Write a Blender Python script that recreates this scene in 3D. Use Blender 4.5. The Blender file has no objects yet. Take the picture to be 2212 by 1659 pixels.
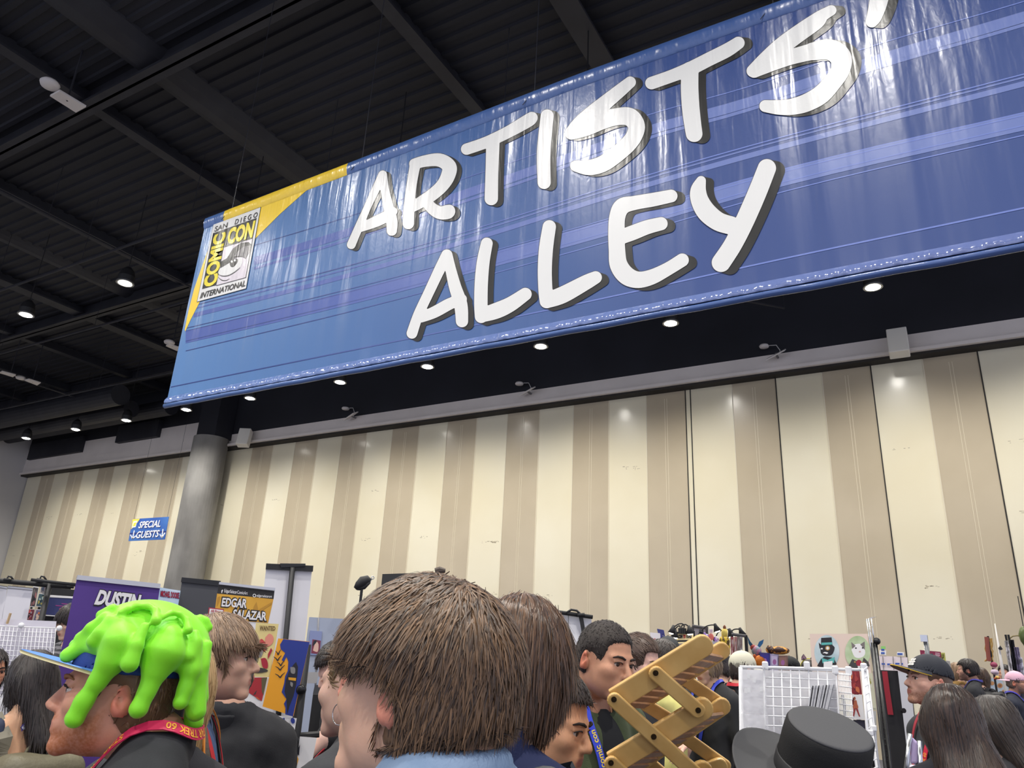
import bpy, bmesh, math, random
import numpy as np
from mathutils import Vector, Matrix
random.seed(7)
SC = bpy.context.scene
COL = SC.collection

# ---------------------------------------------------------------- camera
IW, IH, FPX = 2212.0, 1659.0, 1639.5
EYE = 1.62
def cam_axes(yaw, pitch, roll):
    cy, sy, cp, sp = math.cos(yaw), math.sin(yaw), math.cos(pitch), math.sin(pitch)
    fwd = np.array([sy*cp, cy*cp, sp]); right = np.array([cy, -sy, 0.0]); up = np.cross(right, fwd)
    c, s = math.cos(roll), math.sin(roll)
    return np.array([c*right + s*up, -s*right + c*up, fwd])
CM = cam_axes(-0.5377987, 0.3542077, 0.0506710)
cam = bpy.data.cameras.new('camera'); cam_ob = bpy.data.objects.new('camera', cam); COL.objects.link(cam_ob)
cam.sensor_width = 36.0; cam.sensor_fit = 'HORIZONTAL'; cam.lens = FPX/IW*36.0; cam.clip_end = 200; cam.clip_start = 0.05
mw = Matrix.Identity(4)
for i in range(3):
    mw[i][0] = CM[0][i]; mw[i][1] = CM[1][i]; mw[i][2] = -CM[2][i]
mw[2][3] = EYE
cam_ob.matrix_world = mw
SC.camera = cam_ob

# ---------------------------------------------------------------- view + ambient of the hall
SC.view_settings.view_transform = 'Standard'
SC.view_settings.look = 'None'
SC.view_settings.gamma = 1.0
SC.view_settings.use_curve_mapping = False
SC.view_settings.exposure = 0.28
SC.cycles.max_bounces = 6
SC.cycles.diffuse_bounces = 3
SC.cycles.sample_clamp_indirect = 6.0
world = bpy.data.worlds.new('hall_air'); SC.world = world; world.use_nodes = True
world.node_tree.nodes['Background'].inputs[0].default_value = (0.80, 0.83, 1.0, 1)
world.node_tree.nodes['Background'].inputs[1].default_value = 0.85

# ---------------------------------------------------------------- ceiling downlights (their light belongs to them)
LAMP_Z = 8.6 + EYE
LAMP_POWER = 1150.0
LAMP_ROWS = [(17.6, [-36.0, -32.2, -28.7, -25.0, -21.5, -17.2, -13.6, -9.6, -5.75, -0.9, 3.0]),
             (9.8, [-35.2, -30.8, -26.3, -21.9, -17.4, -13.0, -8.8, -4.6, -0.4, 3.8]),  # leftmost lamps are unseen, added to brighten the left end of the wall
             (2.2, [-30.8, -26.3, -21.9, -17.4, -13.0, -8.8, -4.6, -0.4, 3.8]),  # left end of this unseen row also added to brighten that wall
             (-5.5, [-13.0, -8.8, -4.6, -0.4, 3.8])]

# ---------------------------------------------------------------- helpers
def ray(px, py):
    v = np.array([(px-IW/2)/FPX, -(py-IH/2)/FPX, 1.0]); return CM.T @ v
def at_y(px, py, y):
    r = ray(px, py); p = r*(y/r[1]); p[2] += EYE; return p
def at_d(px, py, d):
    p = ray(px, py)*d; p[2] += EYE; return p
def at_z(px, py, z):
    r = ray(px, py); p = r*((z-EYE)/r[2]); p[2] += EYE; return p
def project(p):
    c = CM @ (np.array(p, float) - np.array([0, 0, EYE])); return (IW/2+FPX*c[0]/c[2], IH/2-FPX*c[1]/c[2])
def lin(c):
    out = []
    for v in c[:3]:
        v = v/255.0
        out.append(v/12.92 if v <= 0.04045 else ((v+0.055)/1.055)**2.4)
    return (*out, 1.0)

MATS = {}
def mat(name, rgb, rough=0.6, metal=0.0, spec=0.5, coat=0.0, bump=0.0, bscale=40.0, bstretch=(1, 1, 1), rgb2=None, nscale=8.0,
        emit=0.0, alpha=1.0, trans=0.0, sss=0.0, sheen=0.0, detail=3.0, nlo=0.35, nhi=0.65, nstretch=(1, 1, 1)):
    if name in MATS: return MATS[name]
    m = bpy.data.materials.new(name); m.use_nodes = True; nt = m.node_tree; N = nt.nodes; Lk = nt.links
    b = N['Principled BSDF']
    b.inputs['Base Color'].default_value = lin(rgb); b.inputs['Roughness'].default_value = rough
    b.inputs['Metallic'].default_value = metal; b.inputs['Specular IOR Level'].default_value = spec
    b.inputs['Coat Weight'].default_value = coat; b.inputs['Coat Roughness'].default_value = 0.12
    b.inputs['Alpha'].default_value = alpha; b.inputs['Transmission Weight'].default_value = trans
    b.inputs['Sheen Weight'].default_value = sheen
    if sss: b.inputs['Subsurface Weight'].default_value = sss; b.inputs['Subsurface Radius'].default_value = (0.012, 0.005, 0.003); b.inputs['Subsurface Scale'].default_value = 1.0
    if emit:
        b.inputs['Emission Color'].default_value = lin(rgb); b.inputs['Emission Strength'].default_value = emit
    if bump or rgb2:
        tc = N.new('ShaderNodeTexCoord')
    if rgb2:
        mp = N.new('ShaderNodeMapping'); mp.inputs['Scale'].default_value = nstretch
        no = N.new('ShaderNodeTexNoise'); no.inputs['Scale'].default_value = nscale; no.inputs['Detail'].default_value = detail
        cr = N.new('ShaderNodeValToRGB'); cr.color_ramp.elements[0].color = lin(rgb); cr.color_ramp.elements[1].color = lin(rgb2)
        cr.color_ramp.elements[0].position = nlo; cr.color_ramp.elements[1].position = nhi
        Lk.new(tc.outputs['Object'], mp.inputs[0]); Lk.new(mp.outputs[0], no.inputs['Vector']); Lk.new(no.outputs['Fac'], cr.inputs[0]); Lk.new(cr.outputs[0], b.inputs['Base Color'])
    if bump:
        mp2 = N.new('ShaderNodeMapping'); mp2.inputs['Scale'].default_value = bstretch
        n2 = N.new('ShaderNodeTexNoise'); n2.inputs['Scale'].default_value = bscale; n2.inputs['Detail'].default_value = 4
        bp = N.new('ShaderNodeBump'); bp.inputs['Strength'].default_value = bump; bp.inputs['Distance'].default_value = 0.02
        Lk.new(tc.outputs['Object'], mp2.inputs[0]); Lk.new(mp2.outputs[0], n2.inputs['Vector']); Lk.new(n2.outputs['Fac'], bp.inputs['Height']); Lk.new(bp.outputs[0], b.inputs['Normal'])
    MATS[name] = m
    return m

class MB:
    """collects faces; build() links them as ONE mesh object"""
    def __init__(s): s.v = []; s.f = []; s.m = []
    def add(s, vs, fs, mi=0):
        o = len(s.v); s.v += [tuple(float(c) for c in v) for v in vs]; s.f += [tuple(i+o for i in f) for f in fs]; s.m += [mi]*len(fs); return s
    def box(s, c, size, rot=None, mi=0):
        x, y, z = (k/2 for k in size); P = [Vector(p) for p in [(-x,-y,-z),(x,-y,-z),(x,y,-z),(-x,y,-z),(-x,-y,z),(x,-y,z),(x,y,z),(-x,y,z)]]
        if rot is not None: P = [rot @ p for p in P]
        return s.add([p + Vector(c) for p in P], [(0,3,2,1),(4,5,6,7),(0,1,5,4),(1,2,6,5),(2,3,7,6),(3,0,4,7)], mi)
    def boxm(s, mn, mx, mi=0):
        return s.box([(a+b)/2 for a, b in zip(mn, mx)], [b-a for a, b in zip(mn, mx)], None, mi)
    def tube(s, pts, r, n=8, mi=0, cap=True, flat=None):
        pts = [Vector(p) for p in pts]; rr = r if isinstance(r, (list, tuple)) else [r]*len(pts); rings = []
        up = None; o = len(s.v); vs = []
        for i, p in enumerate(pts):
            t = (pts[min(i+1, len(pts)-1)] - pts[max(i-1, 0)])
            t = t.normalized() if t.length > 1e-9 else Vector((0, 0, 1))
            if up is None: up = Vector((0, 0, 1)) if abs(t.z) < 0.9 else Vector((0, 1, 0))
            a = t.cross(up); a = a.normalized() if a.length > 1e-6 else t.orthogonal().normalized(); b = a.cross(t).normalized(); up = b
            for k in range(n):
                q = 2*math.pi*(k+0.5)/n
                vs.append(p + a*math.cos(q)*rr[i] + b*math.sin(q)*rr[i]*(flat or 1))
        fs = []
        for i in range(len(pts)-1):
            for k in range(n):
                fs.append((i*n+k, i*n+(k+1) % n, (i+1)*n+(k+1) % n, (i+1)*n+k))
        if cap: fs.append(tuple(range(n-1, -1, -1))); fs.append(tuple((len(pts)-1)*n+k for k in range(n)))
        return s.add(vs, fs, mi)
    def lathe(s, prof, c=(0, 0, 0), n=24, rot=None, mi=0):
        vs = []; fs = []
        for r, z in prof:
            for k in range(n):
                a = 2*math.pi*k/n; p = Vector((r*math.cos(a), r*math.sin(a), z))
                if rot is not None: p = rot @ p
                vs.append(p + Vector(c))
        for i in range(len(prof)-1):
            for k in range(n): fs.append((i*n+k, i*n+(k+1) % n, (i+1)*n+(k+1) % n, (i+1)*n+k))
        fs.append(tuple(range(n-1, -1, -1))); fs.append(tuple((len(prof)-1)*n+k for k in range(n)))
        return s.add(vs, fs, mi)
    def sheet(s, A, B, C, D, th, mi=0):
        """slab on the quad A,B,C,D (counter-clockwise seen from the front), th thick to the back"""
        A, B, C, D = (Vector(p) for p in (A, B, C, D)); n = (B-A).cross(D-A).normalized()*th
        v = [A, B, C, D, A-n, B-n, C-n, D-n]
        return s.add(v, [(0,1,2,3),(7,6,5,4),(1,0,4,5),(2,1,5,6),(3,2,6,7),(0,3,7,4)], mi)
    def build(s, name, mats, parent=None, loc=None, smooth=False, bevel=0, kind=None):
        me = bpy.data.meshes.new(name)
        if loc is not None: vs = [(v[0]-loc[0], v[1]-loc[1], v[2]-loc[2]) for v in s.v]
        else: vs = s.v
        me.from_pydata(vs, [], s.f)
        if not isinstance(mats, (list, tuple)): mats = [mats]
        for m in mats: me.materials.append(m)
        if len(mats) > 1: me.polygons.foreach_set('material_index', s.m)
        if smooth: me.polygons.foreach_set('use_smooth', [True]*len(me.polygons))
        me.update()
        ob = bpy.data.objects.new(name, me); COL.objects.link(ob)
        if loc is not None: ob.location = loc
        if parent is not None:
            ob.parent = parent
            if loc is None:                                  # vertices were given in world space
                ob.matrix_parent_inverse = PM(parent).inverted()
        if bevel:
            bv = ob.modifiers.new('edge', 'BEVEL'); bv.width = bevel; bv.segments = 2; bv.limit_method = 'ANGLE'
        if kind: ob['kind'] = kind
        return ob
def PM(ob):
    m = ob.matrix_basis.copy()
    return PM(ob.parent) @ ob.matrix_parent_inverse @ m if ob.parent else m
def tag(o, label, cat, group=None, kind=None):
    o['label'] = label; o['category'] = cat
    if group: o['group'] = group
    if kind: o['kind'] = kind
    return o
def thing(name, label, cat, loc=(0, 0, 0), rotz=0.0, group=None):
    o = bpy.data.objects.new(name, None); COL.objects.link(o); o.empty_display_size = 0.1
    o.location = tuple(float(c) for c in loc); o.rotation_euler = (0, 0, rotz)
    return tag(o, label, cat, group)
def struct(o): o['kind'] = 'structure'; return o
def copy_tree(o, parent=None):
    c = o.copy(); COL.objects.link(c)
    if parent is not None: c.parent = parent
    for ch in o.children: copy_tree(ch, c)
    return c

_TX = {}
def text2d(s, bold=0.0, shear=0.0):
    """outline of a line of text as 2-D triangles, in its own 0..1 box"""
    k = (s, bold, shear)
    if k in _TX: return _TX[k]
    cu = bpy.data.curves.new('writing', 'FONT'); cu.body = s; cu.offset = bold; cu.shear = shear; cu.resolution_u = 3
    ob = bpy.data.objects.new('writing', cu); COL.objects.link(ob)
    dg = bpy.context.evaluated_depsgraph_get(); me = ob.evaluated_get(dg).to_mesh()
    v = np.array([p.co[:2] for p in me.vertices]); f = [tuple(p.vertices) for p in me.polygons]
    ob.evaluated_get(dg).to_mesh_clear(); bpy.data.objects.remove(ob); bpy.data.curves.remove(cu)
    mn, mx = v.min(0), v.max(0); v = (v-mn)/(mx-mn); _TX[k] = (v, f, (mx-mn)[0]/(mx-mn)[1])
    return _TX[k]
def bil(Q, u, v):
    A, B, C, D = (np.array(q, float) for q in Q); return A*(1-u)*(1-v)+B*u*(1-v)+C*u*v+D*(1-u)*v
def text_on(mb, s, Q, off=(0, 0, 0), bold=0.0, shear=0.0, mi=0):
    """writing stretched into the quad Q = bottom-left, bottom-right, top-right, top-left"""
    v, f, a = text2d(s, bold, shear); o = np.array(off, float)
    mb.add([bil(Q, p[0], p[1])+o for p in v], f, mi)
def catmull(P, n=6):
    P = [np.array(p, float) for p in P]; out = []
    for i in range(len(P)-1):
        p0, p1, p2, p3 = P[max(i-1, 0)], P[i], P[i+1], P[min(i+2, len(P)-1)]
        for k in range(n):
            t = k/n; out.append(0.5*((2*p1)+(-p0+p2)*t+(2*p0-5*p1+4*p2-p3)*t*t+(-p0+3*p1-3*p2+p3)*t**3))
    out.append(P[-1]); return out
def brush2d(mb, SS, fn, res=1.5, grow=0.0, mi=0, smooth=True):
    """brush strokes SS = [[(x, y, r)...]...] merged into one outline; every point goes through fn(x, y)"""
    seg = []
    for S in SS:
        P = catmull(S, 6) if smooth and len(S) > 2 else [np.array(p, float) for p in S]
        seg += [(P[i], P[i+1]) for i in range(len(P)-1)]
    A = np.array([a for a, b in seg]); B = np.array([b for a, b in seg]); R = max(A[:, 2].max(), B[:, 2].max())+grow+res*2
    mn = np.minimum(A[:, :2].min(0), B[:, :2].min(0))-R; mx = np.maximum(A[:, :2].max(0), B[:, :2].max(0))+R
    xs = np.arange(mn[0], mx[0], res); ys = np.arange(mn[1], mx[1], res); X, Y = np.meshgrid(xs, ys, indexing='ij'); D = np.full(X.shape, 1e9)
    for a, b in zip(A, B):
        d = b[:2]-a[:2]; L = max((d**2).sum(), 1e-9); t = np.clip(((X-a[0])*d[0]+(Y-a[1])*d[1])/L, 0, 1)
        D = np.minimum(D, np.hypot(X-a[0]-t*d[0], Y-a[1]-t*d[1])-(a[2]+(b[2]-a[2])*t)-grow)
    fill2d(mb, xs, ys, D, fn, mi)
def fill2d(mb, xs, ys, D, fn, mi=0):
    """triangle fill of D < 0 on a grid"""
    ids = {}; V = []; F = []
    def vid(k, p):
        if k not in ids: ids[k] = len(V); V.append(fn(p[0], p[1]))
        return ids[k]
    I = D < 0; c = I[:-1, :-1].astype(int)+I[1:, :-1]+I[1:, 1:]+I[:-1, 1:]
    for i, j in np.argwhere(c > 0):
        q = [(i, j), (i+1, j), (i+1, j+1), (i, j+1)]; out = []
        for k in range(4):
            a, b = q[k], q[(k+1) % 4]; da, db = D[a], D[b]
            if da < 0: out.append(vid(a, (xs[a[0]], ys[a[1]])))
            if (da < 0) != (db < 0):
                t = da/(da-db); e = (a, b) if a < b else (b, a)
                out.append(vid(e, (xs[a[0]]+(xs[b[0]]-xs[a[0]])*t, ys[a[1]]+(ys[b[1]]-ys[a[1]])*t)))
        if len(out) > 2: F.append(tuple(out))
    mb.add(V, F, mi)
def stroke2d(mb, S, fn, n=6, mi=0, smooth=True):
    brush2d(mb, [S], fn, max(min(p[2] for p in S)*0.5, max(p[2] for p in S)*0.2), 0.0, mi, smooth)
def poly_on(mb, P, fn, mi=0, smooth=0):
    if smooth: P = [p for p in catmull(list(P)+[P[0]], smooth)[:-1]]
    from mathutils.geometry import tessellate_polygon
    V = [Vector((p[0], p[1], 0)) for p in P]; tr = tessellate_polygon([V])
    mb.add([fn(p[0], p[1]) for p in P], [tuple(t) for t in tr], mi)
# ================================================================ SETTING
WY = 20.8; WL = -41.36; CEIL = 12.9; WR = 14.0; BACK = -12.0
TOPZ = 7.965 + EYE
cream = mat('panel_cream', (238, 230, 204), 0.28, coat=0.55, rgb2=(232, 222, 192), nscale=0.35, bump=0.02, bscale=3)
beige = mat('panel_beige', (200, 186, 160), 0.26, coat=0.35, rgb2=(192, 178, 152), nscale=0.6, bump=0.05, bscale=1.2, bstretch=(3, 1, 0.6))
joint = mat('panel_joint', (40, 36, 32), 0.7)
jlight = mat('panel_bead', (225, 215, 190), 0.4)
scuff = mat('panel_scuff', (172, 160, 136), 0.6)
soffitm = mat('soffit_paint', (232, 224, 218), 0.7, rgb2=(222, 214, 208), nscale=0.8)
dark = mat('ceiling_black', (30, 31, 40), 0.75, rgb2=(24, 25, 33), nscale=0.6)
darkm = mat('steel_black', (40, 41, 48), 0.6, rgb2=(30, 30, 38), nscale=1.5)
sidew = mat('side_wall_paint', (205, 203, 202), 0.75, rgb2=(198, 196, 196), nscale=0.5)
carpet = mat('hall_carpet', (92, 90, 94), 0.95, rgb2=(72, 72, 80), nscale=3.0, bump=0.2, bscale=200)
concrete = mat('column_concrete', (138, 136, 132), 0.9, rgb2=(112, 110, 107), nscale=1.2, bump=0.12, bscale=6, nstretch=(1, 1, 0.5))

struct(MB().boxm((WL-0.3, BACK, -0.2), (WR, WY+0.6, 0.0)).build('floor', carpet))
struct(MB().boxm((WL-0.3, BACK, 0), (WL, WY+0.6, CEIL)).build('wall_left', sidew))

# far wall: a folding partition of tall panels, cream and beige in turn
X0, PW, GAP = -1.24689505*WY, 0.0586863*WY, 0.00732*WY
bounds = []
x = WL; k = 0; i = 0
edges = [WL + 0.10]
first = at_y(298/3.318, 800+757/3.318, WY)[0]
left_edges = [first + 1.2207*j for j in range(0, 12)]
segs = [(WL+0.05, left_edges[0], 0)]
for j in range(11):
    segs.append((left_edges[j], left_edges[j+1], (j+1) % 2 and 1 or 0))
segs = [(a, b, c) for a, b, c in segs if b < -25.9]
segs.append((segs[-1][1], X0+PW, 0))                       # runs on behind the column
def bx(k):
    return X0+PW*k + (GAP if k > 16 else 0)
for k in range(1, 36):
    a, b = (X0+PW*k + (GAP if k >= 17 else 0)), (X0+PW*(k+1) + (GAP if k >= 17 else 0))
    if k == 16: segs.append((X0+16*PW, X0+16*PW+GAP, 0)); a = X0+16*PW+GAP; b = X0+17*PW+GAP
    segs.append((a, b, 1 if k % 2 == 1 else 0))
wb = MB()
wb.boxm((WL, WY+0.06, 0), (WR, WY+0.5, TOPZ), 2)
for a, b, c in segs:
    if a > WR: continue
    b = min(b, WR)
    wb.boxm((a+0.006, WY, 0), (b-0.006, WY+0.05, TOPZ-0.07), c)
    if c == 1:                                             # twin seam down the middle of the beige panels
        mid = (a+b)/2
        for dx in (-0.035, 0.035): wb.boxm((mid+dx-0.006, WY-0.006, 0), (mid+dx+0.006, WY, TOPZ-0.25), 3)
        wb.boxm((a-0.012, WY-0.012, 0), (a+0.012, WY, TOPZ-0.08), 3); wb.boxm((b-0.012, WY-0.012, 0), (b+0.012, WY, TOPZ-0.08), 3)
for xx in (X0+16*PW, X0+16*PW+GAP, X0+18*PW+GAP, X0+20*PW+GAP, X0+22*PW+GAP):
    wb.boxm((xx-0.014, WY-0.014, 0), (xx+0.014, WY, TOPZ-0.07), 2)
rs = random.Random(3)
for k in range(46):                                        # scuffs at cart and forklift height
    a, b, c = rs.choice([s for s in segs if s[2] == 0 and s[1]-s[0] > 0.8]); zz = rs.choice((3.6, 3.7, 5.4, 5.5, 7.2, 2.6))+rs.uniform(-.15, .15)
    xx = rs.uniform(a+0.15, b-0.6)
    for j in range(rs.randint(4, 9)):
        w = rs.uniform(0.015, 0.09); h = rs.uniform(0.006, 0.02); cx_ = xx+rs.uniform(0, 0.5); cz_ = zz+rs.uniform(-0.04, 0.04)
        if cx_+w < b: wb.boxm((cx_, WY-0.0015, cz_), (cx_+w, WY, cz_+h), 4)
struct(wb.build('wall_back', [cream, beige, joint, jlight, scuff]))
struct(MB().boxm((WL, WY-0.45, TOPZ), (WR, WY+0.5, TOPZ+0.09)).boxm((WL, WY-0.30, TOPZ+0.06), (WR, WY+0.5, 8.50+EYE)).build('trim_1', soffitm))
struct(MB().boxm((WL, WY-0.34, TOPZ-0.07), (WR, WY+0.05, TOPZ)).build('trim_2', joint))
uw = MB().boxm((-27.2, WY-0.28, 8.5+EYE), (WR, WY+0.5, CEIL))
struct(uw.build('wall_back_upper', dark))
lu = MB(); 
struct(lu.boxm((WL, WY-0.28, 8.5+EYE), (-27.2, WY+0.5, 9.3+EYE)).boxm((WL, WY-0.26, 9.3+EYE), (-27.2, WY+0.5, CEIL), 1).build('wall_back_bulkhead', [soffitm, dark]))
# column
colx, coly, colr = -26.35, 20.0, 0.70
cb = MB(); prof = []
for z in (0, 1.55, 1.56, 1.60, 1.61, 3.4, 3.41, 3.45, 3.46, 5.6, 5.61, 5.65, 5.66, 7.8, 7.81, 7.85, 7.86, 9.85):
    prof.append((colr-(0.012 if round(z*100) % 10 in (6, 0, 1) and z > 1 and str(z)[-1] in '06' and z in (1.56, 1.60, 3.41, 3.45, 5.61, 5.65, 7.81, 7.85) else 0), z))
cb.lathe(prof, (colx, coly, 0), 40)
struct(cb.build('column', concrete, smooth=False))
struct(MB().boxm((colx-0.55, coly-0.35, 9.85), (colx+0.6, coly+0.5, CEIL)).build('column_bracket', dark))

# ceiling: ribbed deck, deep joists, main beams, ducts
cd = MB(); yy = BACK; prof = []
while yy < WY+0.4:
    prof += [(yy, CEIL), (yy+0.16, CEIL), (yy+0.19, CEIL-0.045), (yy+0.29, CEIL-0.045), (yy+0.32, CEIL)]; yy += 0.32
vs = []; fs = []
for (y, z) in prof: vs += [(WL, y, z), (WR, y, z)]
for i in range(len(prof)-1): fs.append((2*i, 2*i+2, 2*i+3, 2*i+1))
cd.add(vs, fs); cd.boxm((WL, BACK, CEIL+0.02), (WR, WY+0.5, CEIL+0.25))
struct(cd.build('ceiling', dark))
bz = 11.0+EYE
def beam_y(x, w, h, y0=BACK, y1=WY): 
    b = MB(); t = 0.03
    b.boxm((x-w/2, y0, bz-0.06), (x+w/2, y1, bz)); b.boxm((x-0.03, y0, bz), (x+0.03, y1, bz+h)); return b
tr = 3
def struct_beam(b):
    global tr
    struct(b.build('trim_%d' % tr, darkm)); tr += 1
for xx, w in ((-38.6, .3), (-34.9, .3), (-30.4, .3), (-26.0, .5), (-20.4, .3), (-15.1, .28), (-7.6, .28), (-4.7, .45), (-1.2, .25), (2.6, .3), (6.0, .3)):
    struct_beam(beam_y(xx, w, 0.45))
for xx, w in ((-23.4, .9), (-12.95, 1.15)):                # round-cornered air ducts between the beams
    b = MB(); b.tube([(xx, BACK, bz+0.55), (xx, WY-0.5, bz+0.55)], 0.5*w, 16); struct_beam(b)
for yy, h in ((6.72, .5), (13.4, .5), (18.4, .6), (-0.5, .5)):
    b = MB(); b.boxm((WL, yy-0.17, bz-0.2), (WR, yy+0.17, bz-0.13)); b.boxm((WL, yy-0.03, bz-0.2), (WR, yy+0.03, bz+h)); b.boxm((WL, yy-0.17, bz+h-.1), (WR, yy+0.17, bz+h)); struct_beam(b)
# big ducts over the left end, in front of the bulkhead
for yy, r, zz, x1 in ((17.0, .42, 11.1, -28.5), (18.2, .36, 11.0, -29.5), (19.4, .35, 11.35, -28.6)):
    b = MB(); b.tube([(WL, yy, zz), (x1, yy, zz)], r, 18); struct_beam(b)
for (a, c, z0) in (((-41.0, 20.35), (-36.4, 20.55), 10.35), ((-33.6, 20.3), (-30.6, 20.55), 10.5)):
    b = MB(); b.boxm((a[0], a[1], z0), (c[0], c[1], z0+0.8)); struct_beam(b)
# thin conduits and threaded rods under the deck
for (x1, y1, x2, y2, z) in ((-40, 9.3, -6, 9.3, 10.9), (-40, 12.2, 6, 12.2, 11.0), (-40, 15.6, 9, 15.6, 10.8), (-18.2, -3, -18.2, 19, 11.4), (-31, 4, -31, 19, 11.2), (-10.5, 12, -3.2, 19.5, 11.0), (-2.4, 14, 4.4, 19.5, 11.0)):
    b = MB(); b.tube([(x1, y1, z), (x2, y2, z)], 0.035, 6)
    n = 8
    for j in range(n+1):
        t = j/n; b.tube([(x1+(x2-x1)*t, y1+(y2-y1)*t, z), (x1+(x2-x1)*t, y1+(y2-y1)*t, CEIL-0.05)], 0.008, 4)
    struct_beam(b)

# ---- downlights
houm = mat('downlight_housing', (30, 30, 32), 0.5); lensm = mat('downlight_lens', (255, 250, 238), 0.4, emit=28.0); lrim = mat('downlight_rim', (150, 150, 150), 0.35, metal=0.8)
lt = bpy.data.lights.new('downlight_beam', 'SPOT'); lt.energy = LAMP_POWER; lt.spot_size = math.radians(150); lt.spot_blend = 1.0; lt.shadow_soft_size = 0.17; lt.color = (1.0, 0.965, 0.90)
proto = None
row_names = {17.6: 'row nearest the striped wall', 9.8: 'row beyond the big blue banner', 2.2: 'row over the crowd', -5.5: 'row behind the crowd'}
for (yy, xs) in LAMP_ROWS:
    for n_, xx in enumerate(xs):
        if proto is None:
            r = thing('ceiling_downlight', '', 'ceiling light', (xx, yy, LAMP_Z))
            MB().lathe([(0.19, 0.02), (0.20, 0.18), (0.16, 0.34), (0.07, 0.44), (0.03, 0.46)], n=20).build('housing', houm, r, loc=(0, 0, 0))
            MB().lathe([(0.215, -0.01), (0.215, 0.03), (0.19, 0.03), (0.185, -0.01)], n=24).build('rim', lrim, r, loc=(0, 0, 0))
            MB().lathe([(0.02, -0.045), (0.11, -0.035), (0.17, -0.008), (0.185, 0.012), (0.17, 0.02)], n=20).build('lens', lensm, r, loc=(0, 0, 0), smooth=True)
            MB().tube([(0, 0, 0.44), (0, 0, CEIL-LAMP_Z-0.06)], 0.012, 6).build('hanger', houm, r, loc=(0, 0, 0))
            lo = bpy.data.objects.new('downlight_beam', lt); COL.objects.link(lo); lo.parent = r; lo.location = (0, 0, -0.09)
            proto = r
        else:
            r = copy_tree(proto); r.location = (xx, yy, LAMP_Z)
        r['group'] = 'round ceiling downlights'
        px_, py_ = project((xx, yy, LAMP_Z))
        place = ['first', 'second', 'third', 'fourth', 'fifth', 'sixth', 'seventh', 'eighth', 'ninth', 'tenth', 'eleventh', 'twelfth'][n_]
        r['label'] = '%s glowing round downlight from the left wall in the %s' % (place, row_names[yy])
# ================================================================ BIG HANGING BANNER
BY = 6.0
def vinyl(name, rgb, rgb2=None, x0=-9.0, x1=0.5, wr=1.0, rough=0.40, coat=0.45, crough=0.22):
    """glossy printed vinyl: vertical drape wrinkles, strongest under the top hem"""
    m = bpy.data.materials.new(name); m.use_nodes = True; nt = m.node_tree; N = nt.nodes; K = nt.links; b = N['Principled BSDF']
    b.inputs['Base Color'].default_value = lin(rgb); b.inputs['Roughness'].default_value = rough; b.inputs['Specular IOR Level'].default_value = 0.5
    b.inputs['Coat Weight'].default_value = coat; b.inputs['Coat Roughness'].default_value = crough
    tc = N.new('ShaderNodeTexCoord'); sep = N.new('ShaderNodeSeparateXYZ'); K.new(tc.outputs['Object'], sep.inputs[0])
    if rgb2:
        mr = N.new('ShaderNodeMapRange'); mr.inputs[1].default_value = x0; mr.inputs[2].default_value = x1; K.new(sep.outputs[0], mr.inputs[0])
        mx = N.new('ShaderNodeMix'); mx.data_type = 'RGBA'; mx.inputs[6].default_value = lin(rgb); mx.inputs[7].default_value = lin(rgb2)
        K.new(mr.outputs[0], mx.inputs[0]); K.new(mx.outputs[2], b.inputs['Base Color'])
    def noise(sc, st, det=2.0, dist=0.0):
        mp = N.new('ShaderNodeMapping'); mp.inputs['Scale'].default_value = st; no = N.new('ShaderNodeTexNoise')
        no.inputs['Scale'].default_value = sc; no.inputs['Detail'].default_value = det; no.inputs['Distortion'].default_value = dist
        K.new(tc.outputs['Object'], mp.inputs[0]); K.new(mp.outputs[0], no.inputs['Vector']); return no.outputs['Fac']
    def math_(op, a, c):
        n = N.new('ShaderNodeMath'); n.operation = op
        for i, q in enumerate((a, c)):
            if isinstance(q, (int, float)): n.inputs[i].default_value = q
            else: K.new(q, n.inputs[i])
        return n.outputs[0]
    top = N.new('ShaderNodeMapRange'); top.inputs[1].default_value = 5.0; top.inputs[2].default_value = 7.7; top.inputs[3].default_value = 0.12; top.inputs[4].default_value = 1.0
    K.new(sep.outputs[2], top.inputs[0])
    folds = noise(2.6, (1.0, 1.0, 0.055), 1.5, 0.15)
    fine = noise(9.0, (1.0, 1.0, 0.10), 2.0, 0.3)
    crin = noise(16.0, (1.0, 1.0, 0.6), 3.0, 0.6)
    h = math_('ADD', math_('MULTIPLY', folds, 0.055), math_('MULTIPLY', math_('MULTIPLY', fine, top.outputs[0]), 0.020))
    h = math_('ADD', h, math_('MULTIPLY', math_('MULTIPLY', crin, top.outputs[0]), 0.0035))
    bp = N.new('ShaderNodeBump'); bp.inputs['Strength'].default_value = 0.85*wr; bp.inputs['Distance'].default_value = 1.0
    K.new(h, bp.inputs['Height']); K.new(bp.outputs[0], b.inputs['Normal']); K.new(bp.outputs[0], b.inputs['Coat Normal'])
    return m
v_blue = vinyl('banner_blue', (86, 131, 186), (46, 72, 134), -8.8, -1.6)
v_white = vinyl('banner_white', (228, 228, 226), wr=0.6, coat=.25); v_black = vinyl('banner_black', (12, 12, 14), wr=.7, coat=.3); v_yell = vinyl('banner_yellow', (250, 212, 60))
v_strd = vinyl('banner_stripe', (70, 92, 166), (106, 124, 184), -7.0, -2.2)
v_dark = vinyl('banner_navy_line', (40, 62, 130), (110, 130, 200), -7.0, -2.2); v_lav = vinyl('banner_lavender', (222, 214, 222)); v_grey = vinyl('banner_grey', (120, 118, 120))
v_hem = vinyl('banner_hem', (78, 112, 170), (66, 92, 150), -8.8, 1.0, rough=.34)
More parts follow.
